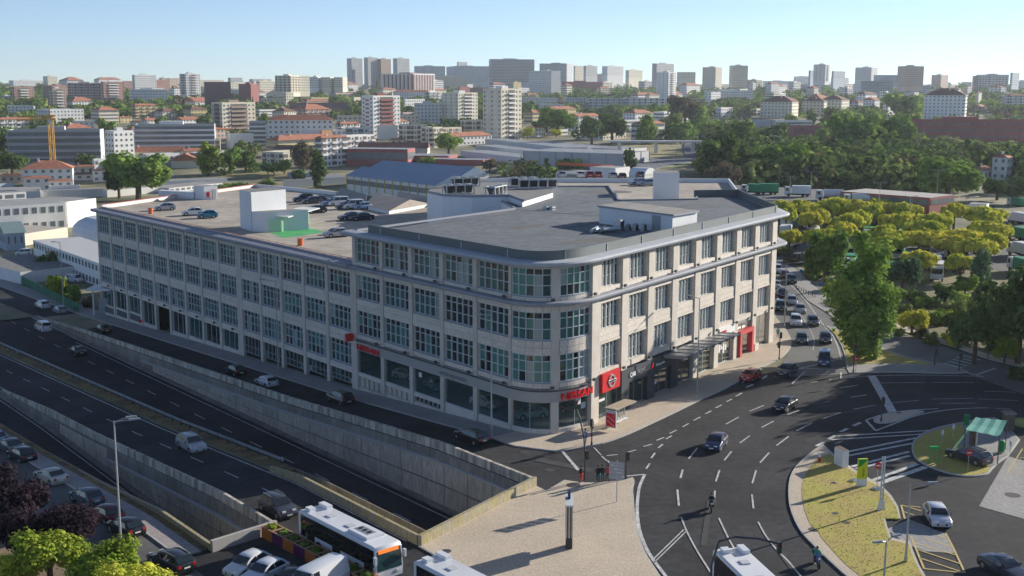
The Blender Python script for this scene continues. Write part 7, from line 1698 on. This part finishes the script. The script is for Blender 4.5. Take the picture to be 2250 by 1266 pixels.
# ---------------------------------------------------------------- people and motorcycles
skin=M('skin',(.45,.27,.19),.6,0)
def person(q,rz,top,legs,hair,label,pose='stand',bag=None,scale=1.0,parent=None,name='person'):
    r=thing(name,label,'person',q,rz)
    J={'pel':(0,0,.95),'che':(0,0,1.28),'nec':(0,0,1.47),'hd0':(.01,0,1.55),'hd1':(.015,0,1.68),'lsh':(0,.19,1.41),'rsh':(0,-.19,1.41),'lel':(-.02,.25,1.13),'rel':(-.02,-.25,1.13),'lha':(.08,.25,.88),'rha':(.08,-.25,.88),'lfi':(.1,.25,.79),'rfi':(.1,-.25,.79),'lhi':(0,.1,.9),'rhi':(0,-.1,.9),'lkn':(.02,.11,.5),'rkn':(.02,-.11,.5),'lan':(0,.11,.09),'ran':(0,-.11,.09),'lto':(.17,.12,.04),'rto':(.17,-.12,.04)}
    if pose=='walk': J.update(lkn=(.16,.1,.52),lan=(.24,.1,.12),lto=(.41,.1,.06),rkn=(-.02,-.1,.5),ran=(-.26,-.1,.13),rto=(-.11,-.1,.05),lel=(-.12,.25,1.15),lha=(-.08,.26,.92),lfi=(-.06,.26,.84),rel=(.06,-.25,1.14),rha=(.22,-.24,.98),rfi=(.28,-.24,.93))
    if pose=='ride': J.update(pel=(-.15,0,.88),che=(-.02,0,1.2),nec=(.05,0,1.38),hd0=(.08,0,1.46),hd1=(.1,0,1.58),lsh=(.03,.19,1.32),rsh=(.03,-.19,1.32),lel=(.22,.28,1.12),rel=(.22,-.28,1.12),lha=(.42,.3,1.08),rha=(.42,-.3,1.08),lfi=(.48,.28,1.06),rfi=(.48,-.28,1.06),lhi=(-.12,.12,.84),rhi=(-.12,-.12,.84),lkn=(.25,.2,.66),rkn=(.25,-.2,.66),lan=(.05,.22,.3),ran=(.05,-.22,.3),lto=(.22,.22,.26),rto=(.22,-.22,.26))
    R={'pel':.13,'che':.145,'nec':.055,'hd0':.075,'hd1':.095,'lsh':.065,'lel':.045,'lha':.032,'lfi':.03,'lhi':.09,'lkn':.06,'lan':.042,'lto':.04}
    E=[('pel','che'),('che','nec'),('nec','hd0'),('hd0','hd1'),('che','lsh'),('lsh','lel'),('lel','lha'),('lha','lfi'),('che','rsh'),('rsh','rel'),('rel','rha'),('rha','rfi'),('pel','lhi'),('lhi','lkn'),('lkn','lan'),('lan','lto'),('pel','rhi'),('rhi','rkn'),('rkn','ran'),('ran','rto')]
    K=list(J); me=bpy.data.meshes.new('body'); me.from_pydata([J[k] for k in K],[(K.index(a),K.index(b)) for a,b in E],[]); o=bpy.data.objects.new('body',me); COL.objects.link(o)
    md=o.modifiers.new('skin','SKIN'); md.use_smooth_shade=True; sv=me.skin_vertices[0].data
    for i,k in enumerate(K): rr=R.get(k) or R.get('l'+k[1:],.05); sv[i].radius=(rr,rr*(1.0 if k not in('che','pel') else 1.25)); sv[i].use_root=(k=='pel')
    s2=o.modifiers.new('sub','SUBSURF'); s2.levels=1; s2.render_levels=1
    dg=bpy.context.evaluated_depsgraph_get(); m2=bpy.data.meshes.new_from_object(o.evaluated_get(dg)); bpy.data.objects.remove(o)
    m2.materials.clear(); tm,lm=M('top cloth',top,.85,.08,6),M('trouser cloth',legs,.85,.08,6)
    for x in (tm,lm,skin,blackp): m2.materials.append(x)
    hipz=J['pel'][2]-.02
    for p in m2.polygons:
        c=p.center; mi=0
        dh=min((Vector(c)-Vector(J[k])).length for k in ('lha','rha','lfi','rfi')); dl=min((Vector(c)-Vector(J[k])).length for k in ('lkn','rkn','lan','ran','lhi','rhi','lto','rto'))
        if dh<.07: mi=2
        elif c.z>J['nec'][2]+.02: mi=2
        elif dl<.22 and c.z<hipz+.06: mi=1
        elif c.z<hipz and abs(c.y)<.2: mi=1
        if min((Vector(c)-Vector(J[k])).length for k in ('lan','ran','lto','rto'))<.1 : mi=3
        p.material_index=mi
    put('body',m2,r); hd=J['hd1']; m=MB(); m.ball((hd[0]-.025,0,hd[2]+.02),.115,10,7); 
    if pose=='ride': put('helmet',MBm('helmet',m,blackp),r)
    else: put('hair',MBm('hair',m,M('hair',hair,.7,.1,8)),r)
    m=MB(); m.box(hd[0]+.085,hd[0]+.125,-.012,.012,hd[2]-.045,hd[2]); 
    if pose!='ride':
        put('nose',MBm('nose',m,skin),r)
        for s in (-1,1): m=MB(); m.ball((hd[0]+.09,s*.035,hd[2]+.0),.011,6,4); put('eye',MBm('eye',m,blackp),r)
    if bag:
        m=MB(); m.ball((J['lfi'][0],J['lfi'][1]+.02,J['lfi'][2]-.2),.17,8,6,sz=1.2); r['holds']='bag'; b_=MBm('carrier_bag',m,M('bag plastic',bag,.4,.05,2)); t_=thing('carrier_bag','bright blue carrier bag held by a person waiting at the kerb','bag',(q[0],q[1],q[2]),rz); put('bag_body',b_,t_); m=MB(); m.tube((J['lfi'][0],J['lfi'][1],J['lfi'][2]),(J['lfi'][0],J['lfi'][1]+.01,J['lfi'][2]-.1),.015,n=5); put('handle',MBm('handle',m,M('bag handle',bag,.4,0)),t_)
    r.scale=(scale,)*3; return r
def MBm(n,m,mat): return m.mesh(n,mat,smooth=60)
def pp(x,y,z=.14): q=at(x,y,z=z); return (q[0],q[1],z)
person(pp(1277,1061),2.2,(.03,.03,.03),(.6,.06,.05),(.03,.02,.015),'person in black jacket and red trousers beside the leaning mast')
person(pp(1314,1060),1.9,(.02,.02,.025),(.02,.02,.025),(.05,.03,.02),'person all in black, left of the three waiting together')
person(pp(1324,1059),1.6,(.02,.02,.02),(.03,.03,.05),(.01,.01,.01),'person in black, middle of the three, holding a blue bag',bag=(.02,.45,.55))
person(pp(1336,1060),1.3,(.5,.04,.04),(.04,.05,.07),(.1,.05,.03),'person in red top and dark trousers, right of the three')
person(pp(1286,977),4.4,(.3,.25,.45),(.03,.06,.2),(.02,.015,.01),'person in lilac top and blue trousers crossing at the pavement tip','walk')
person(pp(1696,736),4.5,(.6,.3,.35),(.35,.2,.2),(.1,.06,.03),'person in pink top walking by the building end','walk')
person(pp(1709,744),1.5,(.02,.3,.38),(.04,.04,.05),(.02,.015,.01),'person in turquoise top walking toward the queue','walk')
def moto(q,rz,label,rl,scooter=False,top=(.02,.02,.022)):
    r=thing('motorcycle',label,'motorcycle',q,rz); bm_=M('bike paint',(.03,.035,.04) if not scooter else (.05,.12,.3),.3,0,coat=.5)
    for x in (.68,-.68): m=MB(); m.tube((x,-.07,.31),(x,.07,.31),.31,n=16); w=put('wheel',MBm('wheel',m,black),r); m=MB(); m.tube((x,-.08,.31),(x,.08,.31),.16,n=10); put('rim',MBm('rim',m,rimm),w)
    m=MB(); m.hexa([(-.75,-.12,.5),(.35,-.16,.4),(.35,.16,.4),(-.75,.12,.5),(-.85,-.1,.78),(.45,-.15,.88),(.45,.15,.88),(-.85,.1,.78)]); m.tube((.45,0,.85),(.68,0,.31),.06,n=6); put('frame',m.mesh('frame',bm_),r)
    m=MB(); m.hexa([(.4,-.2,.75),(.72,-.14,.7),(.72,.14,.7),(.4,.2,.75),(.35,-.16,1.2),(.5,-.1,1.15),(.5,.1,1.15),(.35,.16,1.2)]); put('fairing',m.mesh('fairing',bm_),r)
    m=MB(); m.tube((.4,-.36,1.05),(.4,.36,1.05),.025,n=6); put('handlebar',m.mesh('handlebar',steel),r); m=MB(); m.ball((.74,0,.85),.09,8,5); put('headlight',MBm('headlight',m,headl),r)
    m=MB(); m.box(-.95,-.55,-.2,.2,.8,1.12); put('top_box',m.mesh('top_box',blackp),r); m=MB(); m.box(-.6,.15,-.15,.15,.78,.86); put('seat',m.mesh('seat',black),r)
    person(q,rz,top,(.03,.03,.035),(.02,.02,.02),rl,'ride',name='rider')
q=pp(1563,1121,.035); e=at(1562,1140,z=.03); rz=math.atan2(e[1]-q[1],e[0]-q[0]); moto(q,rz,'black motorcycle coming round the bend alone','rider in black on the motorcycle in the bend')
q2=(q[0]+.0,q[1],q[2])
q=pp(1794,1243,.035); e=at(1805,1262,z=.03); moto(q,math.atan2(e[1]-q[1],e[0]-q[0]),'blue and black motorcycle by the kerb of the grass island','rider with green jacket on the motorcycle by the island kerb',True,(.05,.3,.18))
for (x,y,l) in ((1875,1057,'crumpled white cloth lying left of the totem'),(1925,1075,'white rag lying right of the totem')):
    q=at(x,y,z=.16); o=crown_mesh('cloth','round',40,.25,.4,.15,4,white); o_=put('litter',o,None,(q[0],q[1],.25)); tag(o_,l,'litter')
# ---------------------------------------------------------------- air: haze box
m=MB(); m.box(-2600,2600,-60,4300,-30,170); hz=m.build('haze',[],None,kind='stuff'); hz['label']='thin pale summer haze over the city'
hm=bpy.data.materials.new('haze'); hm.use_nodes=True; n_=hm.node_tree.nodes; n_.remove(n_['Principled BSDF']); pv=n_.new('ShaderNodeVolumePrincipled'); pv.inputs['Color'].default_value=(.82,.9,1,1); pv.inputs['Density'].default_value=.00007; pv.inputs['Anisotropy'].default_value=.3
hm.node_tree.links.new(pv.outputs[0],n_['Material Output'].inputs['Volume']); hz.data.materials.append(hm)
